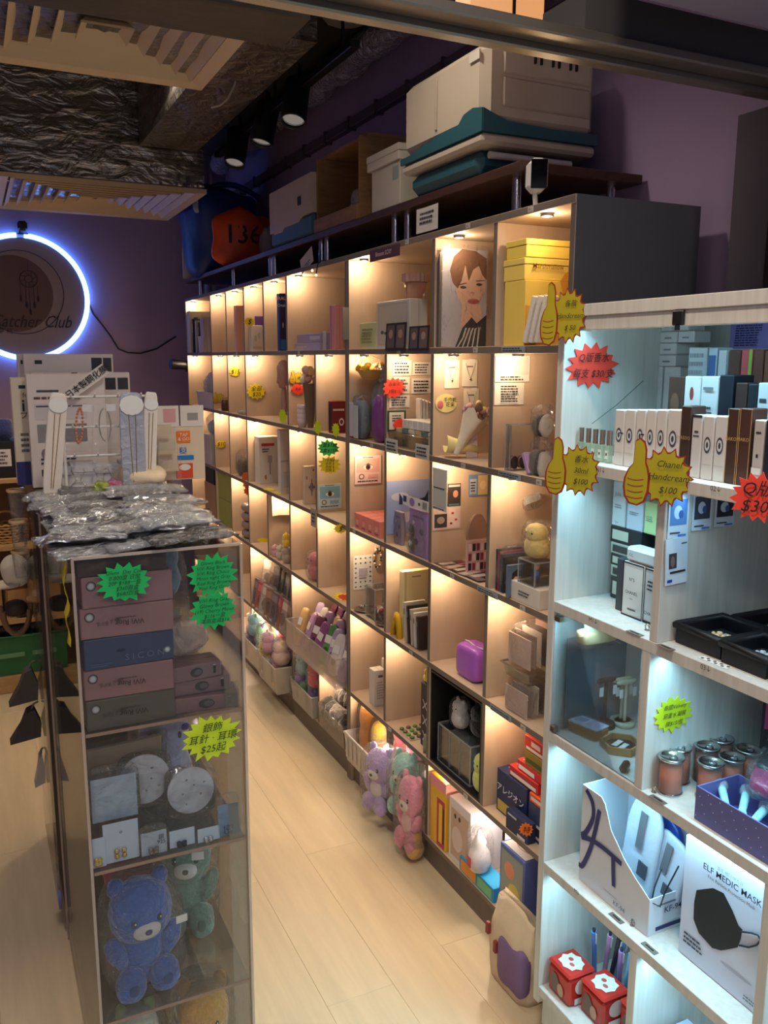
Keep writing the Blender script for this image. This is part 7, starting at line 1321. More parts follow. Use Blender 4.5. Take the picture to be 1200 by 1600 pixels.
# lens cartons
z = SH[0]+.001
LB_ = [((92, 86, 80), 'grey carton at the bottom of the lens carton stack', 0), ((150, 112, 114), 'lower pink carton of the lens carton stack', 0), ((62, 76, 104), 'navy carton in the middle of the lens carton stack', 1), ((156, 118, 120), 'pink carton above the navy one in the lens carton stack', 0), ((152, 114, 118), 'uppermost pink carton behind the green star tag', 0)]
for k, (c_, lab, nv) in enumerate(LB_):
    w_, d_, h_ = .156+(.004 if k == 3 else 0), .12, .0555
    t = thing('lens_carton', lab, 'box', (SX0+.006+.080+.001*k, SY0+.016+d_/2, z), .05*(-1)**k*.4, 'stacked lens cartons')
    if nv: carton(t, w_, d_, h_, c_, [('O', 'F', .92, .35, .035, .10, (150, 160, 170)), ('O', 'F', .92, .35, .022, .06, (205, 214, 220)), ('O', 'F', .4, .55, .05, .05, (34, 42, 62)), ('F', .06, .16, .3, .19, (90, 104, 130)), ('F', .06, .10, .25, .13, (90, 104, 130))], [('F', .66, .30, 'S I C O N', .017, (104, 118, 142))])
    else: carton(t, w_, d_, h_, c_, [('O', 'F', .10, .72, .055, .16, (58, 54, 56)), ('O', 'F', .10, .72, .043, .125, (140, 140, 140)), ('O', 'F', .10, .72, .03, .09, (190, 194, 196))]+rows('F', .38, .58, .6, .64, 1, tuple(int(v*.6) for v in c_)), [('F', .52, .46, 'ViVi Ring', .0135, tuple(int(v*.4) for v in c_), .01, PI), ('F', .30, .52, 'Real Ring', .011, tuple(int(v*.66) for v in c_), 0, PI-.2)])
    z += h_+.0008
box_at('lens_carton', 'dark brown flat carton at the very top of the lens carton stack', 'box', (SX0+.007, SX0+.16, SY0+.016, SY0+.13, z, SZ-.0052), (66, 52, 48), rz=0)
# fanned lens boxes
for k, (xx, yy, zz, lab) in enumerate(((.225, .05, 0, 'lowest'), (.218, .065, .03, 'middle'), (.205, .06, .06, 'topmost'))):
    t = thing('lens_box', lab+' of the fanned clear-topped lens boxes beside the carton stack', 'box', (SX0+xx, SY0+yy, SH[0]+.0008+zz), -.12+.10*k, 'fanned lens boxes')
    carton(t, .125-.012*k, .06, .029, (132, 100, 104), [('O', 'F', .52, .5, .12, .32, (50, 40, 44)), ('O', 'F', .55, .5, .07, .2, (96, 84, 88)), ('F', .84, .25, .89, .75, (40, 34, 38)), ('F', .84, .80, .89, .86, (200, 190, 190))]); G().use(CLEAR).box(-.064+.006*k, .064-.006*k, -.0315, .0315, 0, .0298).build('clear_sleeve', t)
t = thing('plastic_bag', 'clear bag with pale contents above the fanned lens boxes', 'bag', (SX0+.20, SY0+.10, SH[0]+.092), .1); sack(t, .09, .05, .07, (205, 180, 165), 4, .4, .12, m=film((225, 205, 195), .5, .2, .7, 24))
t = thing('fuzzy_charm', 'blue fuzzy charm in a clear bag behind the carton stack', 'charm', (SX0+.185, SY0+.17, SH[0]+.001), .1); G().use(mat((120, 150, 176), .9, vary=.15, bump=.8, bscale=60, kind='fur')).blob((0, 0, .24), (.032, .025, .05), 2.3, 16, 12, .012, 40).build('charm', t); G().use(CLEAR).blob((0, 0, .15), (.045, .03, .148), 3.5, 18, 14, .006, 20, 2).build('bag', t); G().use(mat((225, 200, 180), .6)).box(-.03, .03, .006, .008, .02, .16).build('backing_card', t)
# stars on the tower
star('large green star tag priced by the box on the lens cartons', 194, 910, 92, 66, 'g', ('Olens  Day Con', '0-800度 日拋', '20P $188一盒', '   $360兩盒', '   $680四盒'), Y=SY0-.0025, n=15, seed=41, tsz=.0135, ratio=.74)
star('upper green star tag listing lens colours on the tower', 332, 898, 82, 72, 'g', ('Glowy Black', 'ViVi Ring Brown', 'ViVi Ring Choco', 'Moon night Gray', 'Real Ring Brown', 'Real Ring Gray'), Y=SY0-.0025, n=15, seed=42, tsz=.0115, ratio=.75)
star('lower green star tag with two lens colours and a discount on the tower', 334, 953, 78, 64, 'g', ('ViVi Ring Gray', 'Glowy Brown', '(19) Cherry Moon', '$116一盒', '滿兩盒減$16'), Y=SY0-.0042, n=15, seed=43, tsz=.0115, ratio=.75)
star('lime star tag for 25-dollar silver earrings on the tower', 331, 1152, 98, 78, 'l', ('銀飾', '耳針 · 耳環', '$25起'), Y=SY0-.0025, n=17, seed=44, tsz=.019, ratio=.75)
# jewellery shelf
def bag_flat(lab, px0, px1, p0, p1, Y, col, name='jewellery_bag', extra=None, tilt=0, clear=True, seed=0):
    a = onY(px0, p1, Y); b = onY(px1, p0, Y); w_, h_ = b.x-a.x, b.z-a.z
    t = thing(name, lab, 'bag', ((a.x+b.x)/2, Y, max(a.z, SH[1]+.001)), 0, rx=tilt)
    G().use(mat(col, .5, vary=.05)).box(-w_*.44, w_*.44, -.0008, .0008, .002, h_*.78, .0003).build('card', t)
    if clear: G().use(WRAP).blob((0, 0, h_*.5), (w_/2, .009, h_/2), 5, 24, 16, .0035, 26, seed).build('clear_bag', t)
    return t, w_, h_
bag_flat('large pale blue jewellery bag at the left of the middle tower shelf', 140, 216, 1186, 1290, SY0+.045, (176, 196, 216), seed=1)
for k, (px, py, r, lab) in enumerate(((228, 1222, 38, 'silvery round jewellery disc in a shiny bag'), (300, 1238, 36, 'white round jewellery disc with engraved dots'))):
    p = onY(px, py, SY0+.06-.015*k); rr = r*.00125; t = thing('jewellery_disc', lab+' on the middle tower shelf', 'disc', (p.x, p.y, SH[1]+.005), 0, rx=-.12); zc_ = p.z-SH[1]-.005
    G().use(mat((206, 208, 216), .45)).cyl((0, .003, zc_), (0, -.002, zc_), rr, n=40).build('disc', t); G().use(CLEAR).blob((0, .002, zc_*.55), (rr*1.05, .006, zc_*.55), 5, 20, 14, .002, 20, k).build('bag_tail', t)
    for i in range(6): G().use(mat((150, 146, 140), .3, .6, vary=0)).blob((rr*.7*math.cos(i*2.4+k)*math.sqrt((i+1)/7), -.003, zc_+rr*.7*math.sin(i*2.4+k)*math.sqrt((i+1)/7)), (.0018+.0012*(i % 2), .0012, .0018), 2, 6, 5).build('stud', t)
    G().use(WRAP).blob((0, 0, zc_), (rr*1.12, .010, rr*1.15), 4, 24, 16, .004, 26, 5+k).build('clear_bag', t)
for k, (a, b, p0, p1, lab, hp) in enumerate(((142, 165, 1300, 1366, 'leftmost pale earring card standing at the front of the tower shelf', (206, 176, 110)), (160, 218, 1266, 1360, 'large pale blue earring card with gold flower studs', (206, 176, 110)), (219, 262, 1288, 1345, 'pale blue earring card with handwriting beside the gold one', (150, 130, 120)), (263, 306, 1286, 1332, 'pale blue earring card with a black ring stud', (60, 60, 66)), (307, 345, 1284, 1322, 'pale earring card fourth along the tower shelf', (190, 190, 196)), (340, 374, 1246, 1318, 'blue shiny earring bag at the right of the tower shelf', (90, 130, 170)))):
    t, w_, h_ = bag_flat(lab, a, b, p0, p1, SY0+.018+.004*(k % 2), (186, 200, 218) if k < 5 else (120, 156, 196), 'earring_card', seed=20+k, clear=k in (2, 5))
    if k == 1: text(t, 'o', .01, (0, -.003, h_*.6), m=INK)
    for i in range(4): G().use(mat(hp, .25, .7, vary=0)).blob((w_*(-.2+.18*(i % 2)+.08), -.004, h_*(.14+.10*(i//2))), (.0048, .003, .0048), 2.2, 8, 6, .001, 200, i).build('stud', t)
    if k == 2: text(t, '銀\n925', .011, (w_*.25, -.003, h_*.5), m=INK, name='handwriting')
t = thing('tan_packet', 'tan kraft packet lying behind the pale blue jewellery bag', 'packet', (SX0+.08, SY0+.10, SH[1]+.15), .1, rx=.2); G().use(mat((150, 130, 110), .5)).box(-.07, .07, -.004, .004, 0, .055, .001).build('packet', t); G().use(CLEAR).box(-.075, .08, -.007, .007, -.15, .065).build('clear_bag', t)
t = thing('plush_toy', 'pale lilac bagged plush lying at the top of the jewellery shelf', 'plush toy', (SX0+.165, SY0+.16, SH[1]+.001), .2); plush(t, .13, .10, .245, (176, 172, 206), 5, spots=(214, 208, 220)); G().use(mat((90, 70, 130), .6)).blob((.028, -.05, .2), (.009, .004, .008), 2, 10, 6).build('heart_patch', t)
# bears
t = thing('plush_bear', 'blue furry bear plush in a clear bag on the lower tower shelf', 'plush toy', (SX0+.092, SY0+.084, SH[2]+.0015), .12); bear(t, .145, .12, .238, (52, 100, 186), muzzle=(226, 222, 218), paw=(44, 70, 130), seed=3, nose=(60, 66, 120)); G().use(WHITE).box(.05, .072, -.07, -.068, .155, .170).build('price_label', t)
t = thing('plush_bear', 'sage green bear plush in a clear bag beside the blue bear', 'plush toy', (SX0+.213, SY0+.215, SH[2]+.0015), -.25); bear(t, .13, .115, .268, (122, 156, 140), muzzle=(232, 228, 222), paw=(84, 104, 98), seed=9, nose=(70, 60, 66)); G().use(WHITE).box(.015, .04, -.073, -.071, .205, .222).build('price_label', t)
t = thing('magenta_pouch', 'magenta fabric pouch wedged behind the two bears', 'pouch', (SX0+.15, SY0+.36, SH[2]+.0015), .1); sack(t, .20, .09, .28, (150, 40, 90), 4, .5, .06)
t = thing('plush_bear', 'orange bagged plush on the bottom tower shelf', 'plush toy', (SX0+.212, SY0+.10, SH[3]+.0015), -.1); bear(t, .125, .12, .262, (222, 160, 60), seed=12)
t = thing('plush_toy', 'white and green bagged plush at the bottom left of the tower', 'plush toy', (SX0+.075, SY0+.10, SH[3]+.0015), .1); plush(t, .115, .11, .25, (206, 206, 190), 14, ears=(150, 190, 110))
# silver pouches on top
R = random.Random(11)
SIL = foil((190, 190, 194), .2, 1.0, 30, (1, 3, 1), .9); SIL2 = film((205, 210, 218), .35, .10, 1.0, 34, .7, .15); SIL3 = foil((140, 138, 140), .2, 1.0, 34, (1, 2, 1), .9)
names = []
for k in range(48):
    i, j = k % 3, k//3
    cx = SX0+.052+.075*i+R.uniform(-.018, .018); cy = SY0+.040+.036*j+R.uniform(-.010, .010); zz = SZ+.004+.0065*((k*7) % 6)
    lab = ('left', 'middle', 'right')[i]+' silver pouch, '+('first', 'second', 'third', 'fourth', 'fifth', 'sixth', 'seventh', 'eighth', 'ninth', 'tenth', 'eleventh', 'twelfth', 'thirteenth', 'fourteenth', 'fifteenth', 'sixteenth')[j]+' row from the front of the tower top'
    t = thing('silver_pouch', lab, 'pouch', (cx, cy, zz), R.uniform(-.25, .25), 'silver pouches on the tower', rx=R.uniform(-.03, .10), ry=R.uniform(-.05, .05))
    w_, d_ = .070+R.random()*.02, .030+R.random()*.010; n, m_ = 14, 8; V = []
    for a in range(n+1):
        for b in range(m_+1):
            u, v = a/n*2-1, b/m_*2-1; e = (1-u**8)*(1-v**8)
            V.append((u*w_*(1+.03*noise.noise(Vector((k, v*3, 0)))), v*d_*(1+.06*noise.noise(Vector((u*3, k, 1)))), .0045*e+.006*noise.noise(Vector((u*1.5+k, v*5, k)))+.004*noise.noise(Vector((u*4, v*11, k*2)))))
    g = G().use((SIL, SIL2, SIL3, SIL)[k % 4]).add(V, [(a*(m_+1)+b, (a+1)*(m_+1)+b, (a+1)*(m_+1)+b+1, a*(m_+1)+b+1) for a in range(n) for b in range(m_)], True)
    o_ = g.build('pouch', t); md = o_.modifiers.new('thick', 'SOLIDIFY'); md.thickness = .004
# yellow ribbon tag at the left side
t = thing('yellow_ribbon', 'yellow ribbon tag hanging down the left side of the tower', 'ribbon', (SX0-.006, SY0+.05, SZ-.18), 0); g = G().use(mat((226, 206, 40), .5)); V = []
for i in range(15): V += [(.003*math.sin(i*1.1)-.004, .012*math.sin(i*.7)-.014, .17-.011*i), (.003*math.sin(i*1.1+1)-.004, .012*math.sin(i*.7)+.014, .17-.011*i)]
g.add(V, [(2*i, 2*i+1, 2*i+3, 2*i+2) for i in range(14)], True); o_ = g.build('ribbon', t); o_.modifiers.new('thick', 'SOLIDIFY').thickness = .001
# jewellery rack
RY = 2.12
t = thing('jewellery_rack', 'white three-bar jewellery rack standing on the tower', 'rack', (0, RY, SZ+.0005), 0); RW = mat((225, 225, 222), .35, vary=0)
xa = onY(88, 620, RY).x; xb = onY(238, 620, RY).x
bz = [onY(150, p, RY).z-SZ for p in (620, 667, 712)]
G().use(mat((176, 148, 108), .6, vary=.1)).box(xa, xb, -.03, .03, 0, .028, .003).build('base', t)
for x in (xa+.01, xb-.01): G().use(RW).cyl((x, .0, .028), (x, .0, bz[0]+.01), .004, n=10).build('post', t)
for zb_ in bz:
    q = G().use(RW).cyl((xa+.01, 0, zb_), (xb-.01, 0, zb_), .003, n=10).build('bar', t)
    for i in range(4): G().use(RW).tube([(xa+.03+i*(xb-xa-.06)/3, -.002, zb_), (xa+.03+i*(xb-xa-.06)/3, -.018, zb_), (xa+.03+i*(xb-xa-.06)/3, -.022, zb_+.008)], .002, 6).build('hook', q)
def longpouch(lab, px, p0, p1, wpx, Y, col, lean=0, shiny=False):
    a = onY(px, p1, Y); b = onY(px+lean, p0, Y); h_ = b.z-a.z; w_ = wpx*.00165
    t = thing('necklace_pouch', lab, 'pouch', (a.x, Y, max(a.z, SZ+.002)), 0, ry=math.atan2(b.x-a.x, h_), group='hanging necklace pouches')
    G().use(film(col, .62, .15, .6, 26, .6) if shiny else mat(col, .5, vary=.05, bump=.2, bscale=30)).blob((0, 0, h_/2), (w_/2, .006, h_/2), 6, 20, 16, .002, 20, int(px)).build('pouch', t)
    G().use(mat((230, 230, 226), .5)).plate([(w_*.5*math.cos(q*PI/6), w_*.42*math.sin(q*PI/6)) for q in range(12)], (0, -.007, h_*.88), (1, 0, 0), (0, 0, 1), .002).build('top_card', t)
    g = G().use(mat((196, 160, 90), .25, .9, vary=0))
    for s in (-1, 1): g.tube([(s*w_*.14, -.0085, h_*.80), (s*w_*.10, -.0085, h_*.4), (s*w_*.05, -.0085, h_*.08)], .0009, 5)
    g.build('chain', t); return t
longpouch('white necklace pouch at the left of the jewellery rack', 80, 612, 775, 25, RY-.045, (226, 214, 204), 12)
longpouch('shiny grey necklace pouch hanging in the middle right of the rack', 212, 616, 782, 34, RY-.045, (190, 196, 214), -8, True)
longpouch('white necklace pouch at the right end of the rack', 232, 612, 770, 20, RY-.03, (226, 220, 212), 4)
for k, (px, p0, p1, lab, c_) in enumerate(((124, 640, 690, 'orange coral bracelet hanging on the rack', (206, 120, 70)), (164, 640, 688, 'silver chain loop hanging on the rack', (205, 200, 180)))):
    a = onY(px, (p0+p1)/2, RY-.03); h_ = (p1-p0)*.0016; t = thing('hanging_bracelet', lab, 'bracelet', (a.x, RY-.03, a.z), 0, ry=.1-.1*k)
    if k == 0:
        for i in range(26): G().use(mat(c_, .3)).blob((.007*math.cos(i*2*PI/26), 0, h_*.5*math.sin(i*2*PI/26)), (.003, .003, .0035), 2, 6, 5).build('bead', t)
    else: G().use(mat(c_, .2, .9)).tube([(.013*math.cos(i*2*PI/24), 0, h_*.5*math.sin(i*2*PI/24)) for i in range(24)], .0015, 6, True).build('chain', t)
    G().use(WHITE).box(.004, .026, -.002, -.001, h_*.42, h_*.42+.016).build('price_tag', t); G().use(CLEAR).box(-.03, .03, -.004, .004, -h_*.75, h_*.6).build('clear_bag', t)
# small white boxes behind the rack, shiny ornaments
for k in range(4):
    a = onY(95+38*k, 780, RY+.07); box_at('white_gift_box', ('first', 'second', 'third', 'fourth')[k]+' white gift box from the left behind the jewellery rack', 'box', (a.x-.03, a.x+.028, RY+.05, RY+.105, SZ+.0006, SZ+.075+.008*(k % 2)), (205, 205, 212), rz=0, lid=.3, group='white gift boxes behind the rack')
for k, (px, c_, lab) in enumerate(((124, (190, 200, 206), 'clear'), (160, (170, 190, 90), 'green'), (182, (200, 120, 160), 'pink'))):
    a = onY(px, 775, RY-.085); t = thing('shiny_ornament', lab+' shiny wrapped ornament at the foot of the jewellery rack', 'ornament', (a.x, RY-.085+.01*k, SZ+.018), 0); G().use(foil(c_, .12, .8, 50, (1, 1, 1)) if k else CLEAR).blob((0, 0, .018), (.019, .016, .018), 2.2, 16, 10, .003, 60, k).build('ornament', t); ruffle(t, .035, .035, .028, k, WRAP, 'wrapper_top')
t = thing('cream_fabric', 'crumpled cream fabric and lace heaped at the right rear of the tower top', 'fabric', (.435, 2.02, SZ+.001), .2)
G().use(mat((226, 206, 176), .8, bump=.5, bscale=20)).blob((0, 0, .018), (.055, .10, .022), 2.4, 24, 12, .02, 22, 3).build('fabric', t); t.location.x = .36; t.location.z = SZ+.034; t.location.y = 2.14
# screen-film cartons and sign board behind
def big(name, lab, px0, px1, pt, Y, dp, col, pr=(), tx=(), z0=SZ+.0006, pb=None):
    a = onY(px0, pt+60, Y).x; b = onY(px1, pt+60, Y).x; zt = onY((px0+px1)/2, pt, Y).z
    return box_at(name, lab, 'box', (a, b, Y, Y+dp, z0, zt), col, pr, tx, rz=0)
CW = (222, 212, 208)
CT = thing('counter_cabinet', 'dark counter cabinet behind the clear tower carrying the white cartons', 'cabinet', (0, 2.305, 0)); G().use(mat((70, 58, 48), .6, vary=.1)).box(SX0-.0, SX1+.0, .02, .60, .06, 1.20, .004).build('body', CT); G().use(mat((120, 96, 66), .5, vary=.1, kind='grain', stretch=(4, 20, 20))).box(SX0-.004, SX1+.06, .005, .62, 1.201, SZ-.002, .003).build('counter_top', CT); G().use(BLACK).box(SX0+.01, SX1-.01, .03, .59, 0, .06).build('plinth', CT)
big('film_carton', 'large white screen-film carton nearest the jewellery rack', 44, 165, 584, 2.36, .05, CW, [('F', .12, .84, .4, .86, (70, 66, 70)), ('F', .08, .60, .75, .74, (205, 196, 198)), ('F', .1, .71, .7, .725, (80, 76, 80)), ('F', .1, .40, .4, .56, (140, 136, 138)), ('F', .44, .40, .74, .56, (120, 112, 116)), ('O', 'F', .2, .30, .07, .05, (120, 116, 118)), ('F', .12, .10, .3, .16, (24, 24, 28))]+rows('F', .08, .77, .7, .81, 1, (90, 60, 50), 3)+rows('F', .12, .20, .6, .27, 2))
big('film_carton', 'cream-white film carton with a big black letter half hidden at the left', 20, 60, 590, 2.43, .05, (226, 214, 190), [('F', 0, 0, 1, .22, (40, 44, 110)), ('F', .3, .90, .8, .93, (30, 30, 34))]+rows('F', .25, .3, .9, .5, 4, (90, 90, 96), 2), [('F', .62, .74, 'iP', .045, (40, 40, 44), .03), ('F', .6, .84, 'for', .018, (90, 90, 96)), ('F', .6, .65, 'プロ', .02, (60, 60, 64))])
big('film_carton', 'wide white carton with black badges behind the nearest film carton', 52, 205, 582, 2.47, .04, (214, 204, 202), [('F', .74, .84, .85, .95, (34, 34, 44)), ('F', .87, .84, .98, .95, (44, 44, 54)), ('F', .4, .97, .46, 1, (60, 60, 60))]+rows('F', .3, .88, .5, .91, 1))
big('film_carton', 'rearmost and tallest white film carton before the neon ring', 40, 179, 553, 2.53, .04, (206, 198, 200), [('F', .75, .86, .87, .97, (30, 32, 44)), ('F', .885, .86, .98, .97, (44, 44, 56)), ('F', .12, .92, .2, .95, (30, 30, 34)), ('F', .60, .70, 1.0, .72, (40, 44, 90))], [('F', .17, .78, 'for', .026, (60, 60, 66)), ('F', .84, .81, 'for', .014, (70, 70, 76))])
big('film_carton', 'slim white carton peeping out left of the tallest film carton', 30, 44, 553, 2.58, .03, (200, 192, 196), [('F', 0, 0, 1, .55, (40, 50, 120)), ('F', .4, .92, .9, .95, (30, 30, 34))])
a = onY(137, 596, 2.33); t = sheet('paper_banner', 'slanted white paper strip lettered in brush characters on the film cartons', 'sign', (a.x, 2.335, a.z), .115, .030, 0, (226, 222, 214), (), [('F', .5, .5, '日本製鋼化膜!', .021, (26, 24, 26), .02)], roll=-.62)
t = thing('sign_board', 'cream sign board with payment stickers behind the tower', 'sign', (onY(283, 700, 2.36).x, 2.36, SZ+.0006), .0); bw = onY(321, 700, 2.36).x-onY(247, 700, 2.36).x; bh = onY(283, 634, 2.36).z-SZ
G().use(mat((222, 204, 180), .6, vary=.04)).box(-bw/2, bw/2, 0, .03, 0, bh*.72, .002).build('board', t); G().use(mat((230, 222, 214), .6)).box(-bw/2, -.003, -.001, .002, bh*.72, bh).box(.001, bw/2, -.001, .002, bh*.72, bh).build('top_notice', t)
G().use(mat((240, 120, 30), .5)).box(-.012, .026, -.0035, 0, bh*.50, bh*.66, .001).build('orange_sticker', t); text(t, 'TAP\n& GO', .013, (.007, -.0055, bh*.58), m=WHITE, bold=.02)
G().use(mat((30, 120, 200), .5)).box(-.004, .014, -.0035, 0, bh*.36, bh*.44, .001).box(-.012, .034, -.0035, 0, bh*.27, bh*.33, .001).build('blue_sticker', t); text(t, '支', .018, (.005, -.0055, bh*.40), m=WHITE)
G().use(mat((214, 70, 40), .5)).box(-.016, .03, -.0035, 0, .004, bh*.22, .001).use(WHITE).plate([(.016*math.cos(q*PI/8)+.008, .009*math.sin(q*PI/8)) for q in range(16)], (0, -.0035, bh*.17), (1, 0, 0), (0, 0, 1), .0008).build('red_sticker', t)
G().use(mat((214, 160, 160), .5, vary=0)).box(-bw/2+.02, -.012, -.0018, -.001, bh*.78, bh*.96).use(mat((150, 150, 150), .5, vary=0)).box(.02, bw/2-.016, -.0018, -.001, bh*.80, bh*.90).build('print', t)
for k in range(3): 
    a = onY(258+6*k, 700+18*k, 2.30); t = thing('clear_card', ('upper', 'middle', 'lower')[k]+' clear jewellery bag hanging before the sign board', 'bag', (a.x, 2.31+.008*k, SZ+.13-.05*k), 0); G().use(mat((214, 196, 170), .5)).box(-.022, .022, -.0006, .0006, 0, .03).build('card', t); G().use(CLEAR).box(-.028, .028, -.003, .003, -.04, .035).build('clear_bag', t)
# ================================================================== back wall and the far left
c = onY(38, 465, YB-.012); rr = onY(135.5, 465, YB-.012).x-c.x
t = thing('neon_ring', 'round shop sign ringed by a glowing blue-white neon tube on the back wall', 'sign', (c.x, YB-.002, c.z), 0)
DISC = mat((150, 138, 152), .7, vary=.04)
G().use(DISC).cyl((0, 0, 0), (0, -.028, 0), rr*.965, n=64).build('disc', t)
G().use(emit((90, 150, 255), 10)).tube([(rr*math.cos(a), -.020, rr*math.sin(a)) for a in [PI/2-.06-(2*PI-.12)*i/71 for i in range(72)]], .0165, 10).build('neon_tube', t)
LN = mat((52, 44, 62), .7, vary=0)
G().use(mat((104, 84, 92), .7)).cyl((-.06, -.0285, .02), (-.06, -.0292, .02), rr*.62, n=48).build('inner_moon', t)
G().use(LN).tube([(-.02+rr*.68*math.cos(2*PI*i/48), -.030, rr*.08+rr*.68*math.sin(2*PI*i/48)) for i in range(48)], .0022, 5, True).build('outline_circle', t)
dc = G().use(LN); q0 = (.03, rr*.30)
dc.tube([(q0[0]+.05*math.cos(2*PI*i/24), -.031, q0[1]+.05*math.sin(2*PI*i/24)) for i in range(24)], .002, 5, True).tube([(q0[0]+.022*math.cos(2*PI*i/16), -.031, q0[1]+.022*math.sin(2*PI*i/16)) for i in range(16)], .0016, 5, True)
for i in range(8): a = 2*PI*i/8; dc.tube([(q0[0]+.022*math.cos(a), -.031, q0[1]+.022*math.sin(a)), (q0[0]+.05*math.cos(a+.4), -.031, q0[1]+.05*math.sin(a+.4))], .0012, 4)
dc.tube([(q0[0], -.031, q0[1]+.05), (q0[0], -.031, q0[1]+.10)], .0014, 4)
for x, l in ((-.05, .07), (-.02, .11), (.0, .15), (.025, .11), (.048, .07)):
    dc.tube([(q0[0]+x, -.031, q0[1]-.03), (q0[0]+x, -.031, q0[1]-.03-l)], .0012, 4).blob((q0[0]+x, -.031, q0[1]-.045-l), (.007, .001, .02), 2, 8, 6)
dc.build('dreamcatcher_drawing', t)
text(t, 'DreamCatcher Club', .105, (-.09, -.0325, -rr*.40), (PI/2, 0, 0), LN, shear=.4, xs=.8); text(t, '夢 館', .035, (-.12, -.0325, -rr*.56), (PI/2, 0, 0), LN)
t = thing('black_webcam', 'small black square camera perched on top of the neon ring', 'camera', (c.x+.015, YB-.03, c.z+rr+.018), 0); G().use(BLACK).box(-.028, .028, -.03, .0, .008, .064, .012).build('camera_body', t); G().use(BLACK).box(-.02, -.014, -.016, -.010, -.012, .010).box(-.03, .03, -.014, .028, -.012, -.006).build('stand', t)
t = thing('black_cable', 'thin black cable drooping from the neon ring towards the shelves', 'cable')
P = [onY(x, y, YB-.006) for x, y in ((137, 470), (145, 490), (160, 508), (173, 525), (185, 545), (200, 551), (220, 552), (245, 545), (262, 534), (275, 526))]
G().use(BLACK).tube(P, .0045, 6).build('wire', t)
# pine shelf at the far left
t = thing('pine_shelf', 'light pine shelf unit at the far left with baskets and boxes', 'shelving', (0, 4.29, 0)); PINE = mat((196, 158, 104), .6, vary=.12, kind='grain', stretch=(3, 20, 20))
for z in (1.045, .725, .366): G().use(PINE).box(-1.3, .215, 0, .38, z-.022, z, .002).build('shelf_board', t)
G().use(PINE).box(-1.3, .215, .0, .38, .0, .085, .002).build('base', t)
for x in (.197, -.55, -1.318): G().use(PINE).box(x, x+.018, .002, .378, .085, 1.023, .001).build('upright', t)
G().use(mat((150, 116, 74), .6, vary=.1)).box(-1.3, .2, .372, .38, .086, 1.022).build('back_board', t)
R = random.Random(3)
def wicker(lab, x, y, z, w, h):
    t = thing('wicker_basket', lab, 'basket', (x, y, z+.001)); m = mat((190, 148, 92), .8, vary=.15, scale=40)
    for k in range(7):
        r = w/2*(.8+.2*k/6); G().use(m).tube([(r*math.cos(2*PI*i/24)*1.1, r*math.sin(2*PI*i/24), .006+h*.55*k/6+.003*(-1)**(i+k)) for i in range(24)], .0055, 6, True).build('weave_ring', t)
    G().use(m).cyl((0, 0, .001), (0, 0, .005), w*.4, n=20).build('base', t); G().use(m).tube([(w*.5*1.05*math.cos(PI*i/12), 0, h*.5+h*.5*math.sin(PI*i/12)) for i in range(13)], .006, 6).build('handle', t)
wicker('small handled wicker basket on the upper pine shelf', .10, 4.40, .725, .13, .15)
for k, (x, y, w_, h_, rz_, lab) in enumerate(((.13, 4.42, .14, .13, .3, 'open tilted cardboard box on the middle pine shelf'), (.0, 4.43, .12, .17, 0, 'upright cardboard box at the left of the middle pine shelf'))):
    t = thing('cardboard_box', lab, 'box', (x, y, .3672), rz_); carton(t, w_, .15, h_, (176, 136, 88), [('F', .4, .3, .6, .5, (150, 110, 70)), ('O', 'F', .7, .6, .1, .1, (214, 200, 180))])
t = thing('dark_clutch', 'dark brown bag lying before the tilted cardboard box', 'bag', (.155, 4.325, .367)); sack(t, .09, .05, .06, (50, 38, 32), 3, .5)
t = thing('green_crate', 'green plastic crate under the lowest pine shelf', 'crate', (.06, 4.40, .0856)); bin_box(t, .26, .19, .19, mat((36, 110, 62), .45), .006, 1.03); G().use(mat((110, 160, 120), .5)).box(-.08, .08, -.1, -.094, .09, .11).build('handle_slot', t)
t = thing('black_bag', 'black bag lying on top of the green crate', 'bag', (.06, 4.40, .2776)); sack(t, .22, .15, .06, (26, 26, 30), 5, .5)
t = thing('till_box', 'black till drawer box with a white notice on top of the pine shelf', 'box', (.03, 4.42, 1.0462)); carton(t, .32, .2, .17, (20, 20, 26), [], seam=False); t2 = sheet('white_notice', 'small white notice with red and black print stuck on the black till box', 'notice', (.095, 4.319, 1.14), .10, .08, 0, (220, 212, 214), rows('F', .1, .1, .9, .9, 4, (90, 60, 70), 2))
t = thing('blue_toy', 'small blue fluffy ornament on the till box at the left picture edge', 'ornament', (.125, 4.40, 1.217)); G().use(mat((40, 50, 110), .9, bump=.6, kind='fur')).blob((0, 0, .05), (.05, .04, .05), 2.2, 14, 10, .015, 30).build('ornament', t)
t = thing('brown_carton', 'tall brown carton standing behind the film cartons', 'box', (.235, 4.10, 0)); 
carton(t, .09, .12, 1.12, (170, 128, 86))
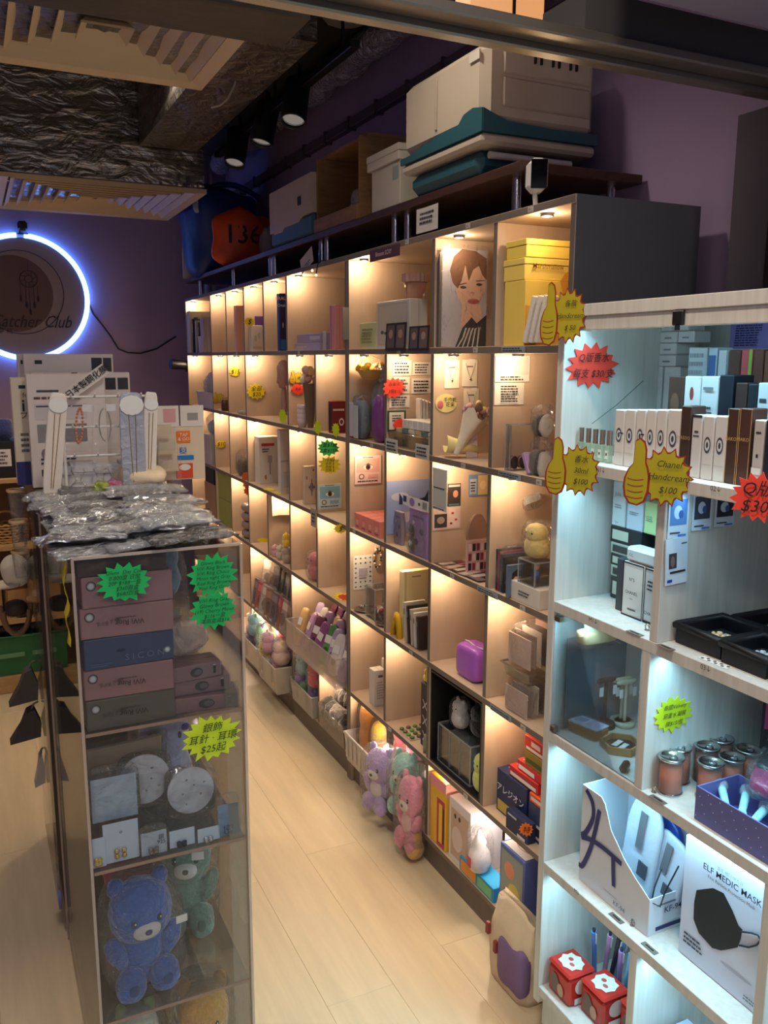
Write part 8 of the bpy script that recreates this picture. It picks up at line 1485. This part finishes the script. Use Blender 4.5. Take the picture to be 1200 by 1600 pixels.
# hanging goods left of the tower
t = thing('hook_rail', 'clear rail of hanging goods fixed to the counter cabinet side', 'rail', (SX0-.012, 2.62, 0)); G().use(ACRY).box(-.004, .004, -.25, .25, .05, 1.2).build('rail_sheet', t)
for k, (yy, z, w_, h_, c_, lab, ty) in enumerate(((2.70, .93, .075, .09, (226, 214, 190), 'cream cap hanging at the left of the counter cabinet', 'cap'), (2.66, .80, .09, .10, (130, 96, 64), 'brown leather strap bag below the cream cap', 'strap'), (2.64, .58, .08, .11, (84, 78, 74), 'upper dark folded pouch hanging by the counter', 'bag'), (2.62, .47, .085, .10, (70, 64, 62), 'lower dark folded pouch hanging by the counter', 'bag'), (2.60, .33, .03, .10, (190, 180, 170), 'white lace tag hanging below the dark pouches', 'bag'))):
    t = thing('hanging_pouch' if ty == 'bag' else ('baseball_cap' if ty == 'cap' else 'strap_bag'), lab, 'cap' if ty == 'cap' else 'bag', (SX0-.0162-w_/2, yy, z), 0)
    if ty == 'cap': G().use(mat(c_, .8)).blob((0, 0, .045), (w_*.55, .07, .045), 2.3, 20, 12, .006, 20).build('crown', t); G().use(mat(c_, .8)).blob((-.03, -.03, .012), (.045, .05, .006), 2.4, 16, 8).build('brim', t)
    elif ty == 'strap': G().use(mat(c_, .6)).tube([(w_*.45*math.cos(PI+PI*i/10), 0, .08+.09*math.sin(PI+PI*i/10)) for i in range(11)], .008, 8).tube([(w_*.38*math.cos(PI+PI*i/10), -.03, .07+.07*math.sin(PI+PI*i/10)) for i in range(11)], .006, 8).build('strap', t); G().use(mat((60, 48, 40), .6)).blob((0, 0, .07), (w_*.36, .03, .025), 2.4, 14, 8).build('bag_body', t)
    else: G().use(mat(c_, .6, vary=.15, bump=.4, bscale=20)).plate([(-w_*.55, .0), (w_*.45, .01), (w_*.5, h_*.5), (w_*.3, h_*.98), (w_*.05, h_*.9), (-w_*.15, h_*.5)], (0, .03, 0), (1, 0, 0), (0, 0, 1), .05).build('bag_body', t); G().use(mat((120, 112, 106), .6)).tube([(w_*.2, 0, h_*.9), (w_*.3, 0, h_*1.1), (w_*.45, 0, h_*1.15)], .003, 6).build('loop', t)
for k in range(3):
    t = thing('clear_cup', ('lowest', 'middle', 'uppermost')[k]+' clear tumbler of bracelets hanging left of the counter', 'cup', (SX0-.042, 2.50, 1.0+.085*k), 0, 'clear tumblers'); G().use(CLEAR).lathe([(0, 0), (.018, 0), (.024, .075), (.0225, .075), (.017, .003)], n=20).build('cup', t); G().use(mat((226, 190, 140), .3)).lathe([(.0245, .07), (.026, .074), (.0245, .078)], n=20).build('rim', t)
bake_fonts()
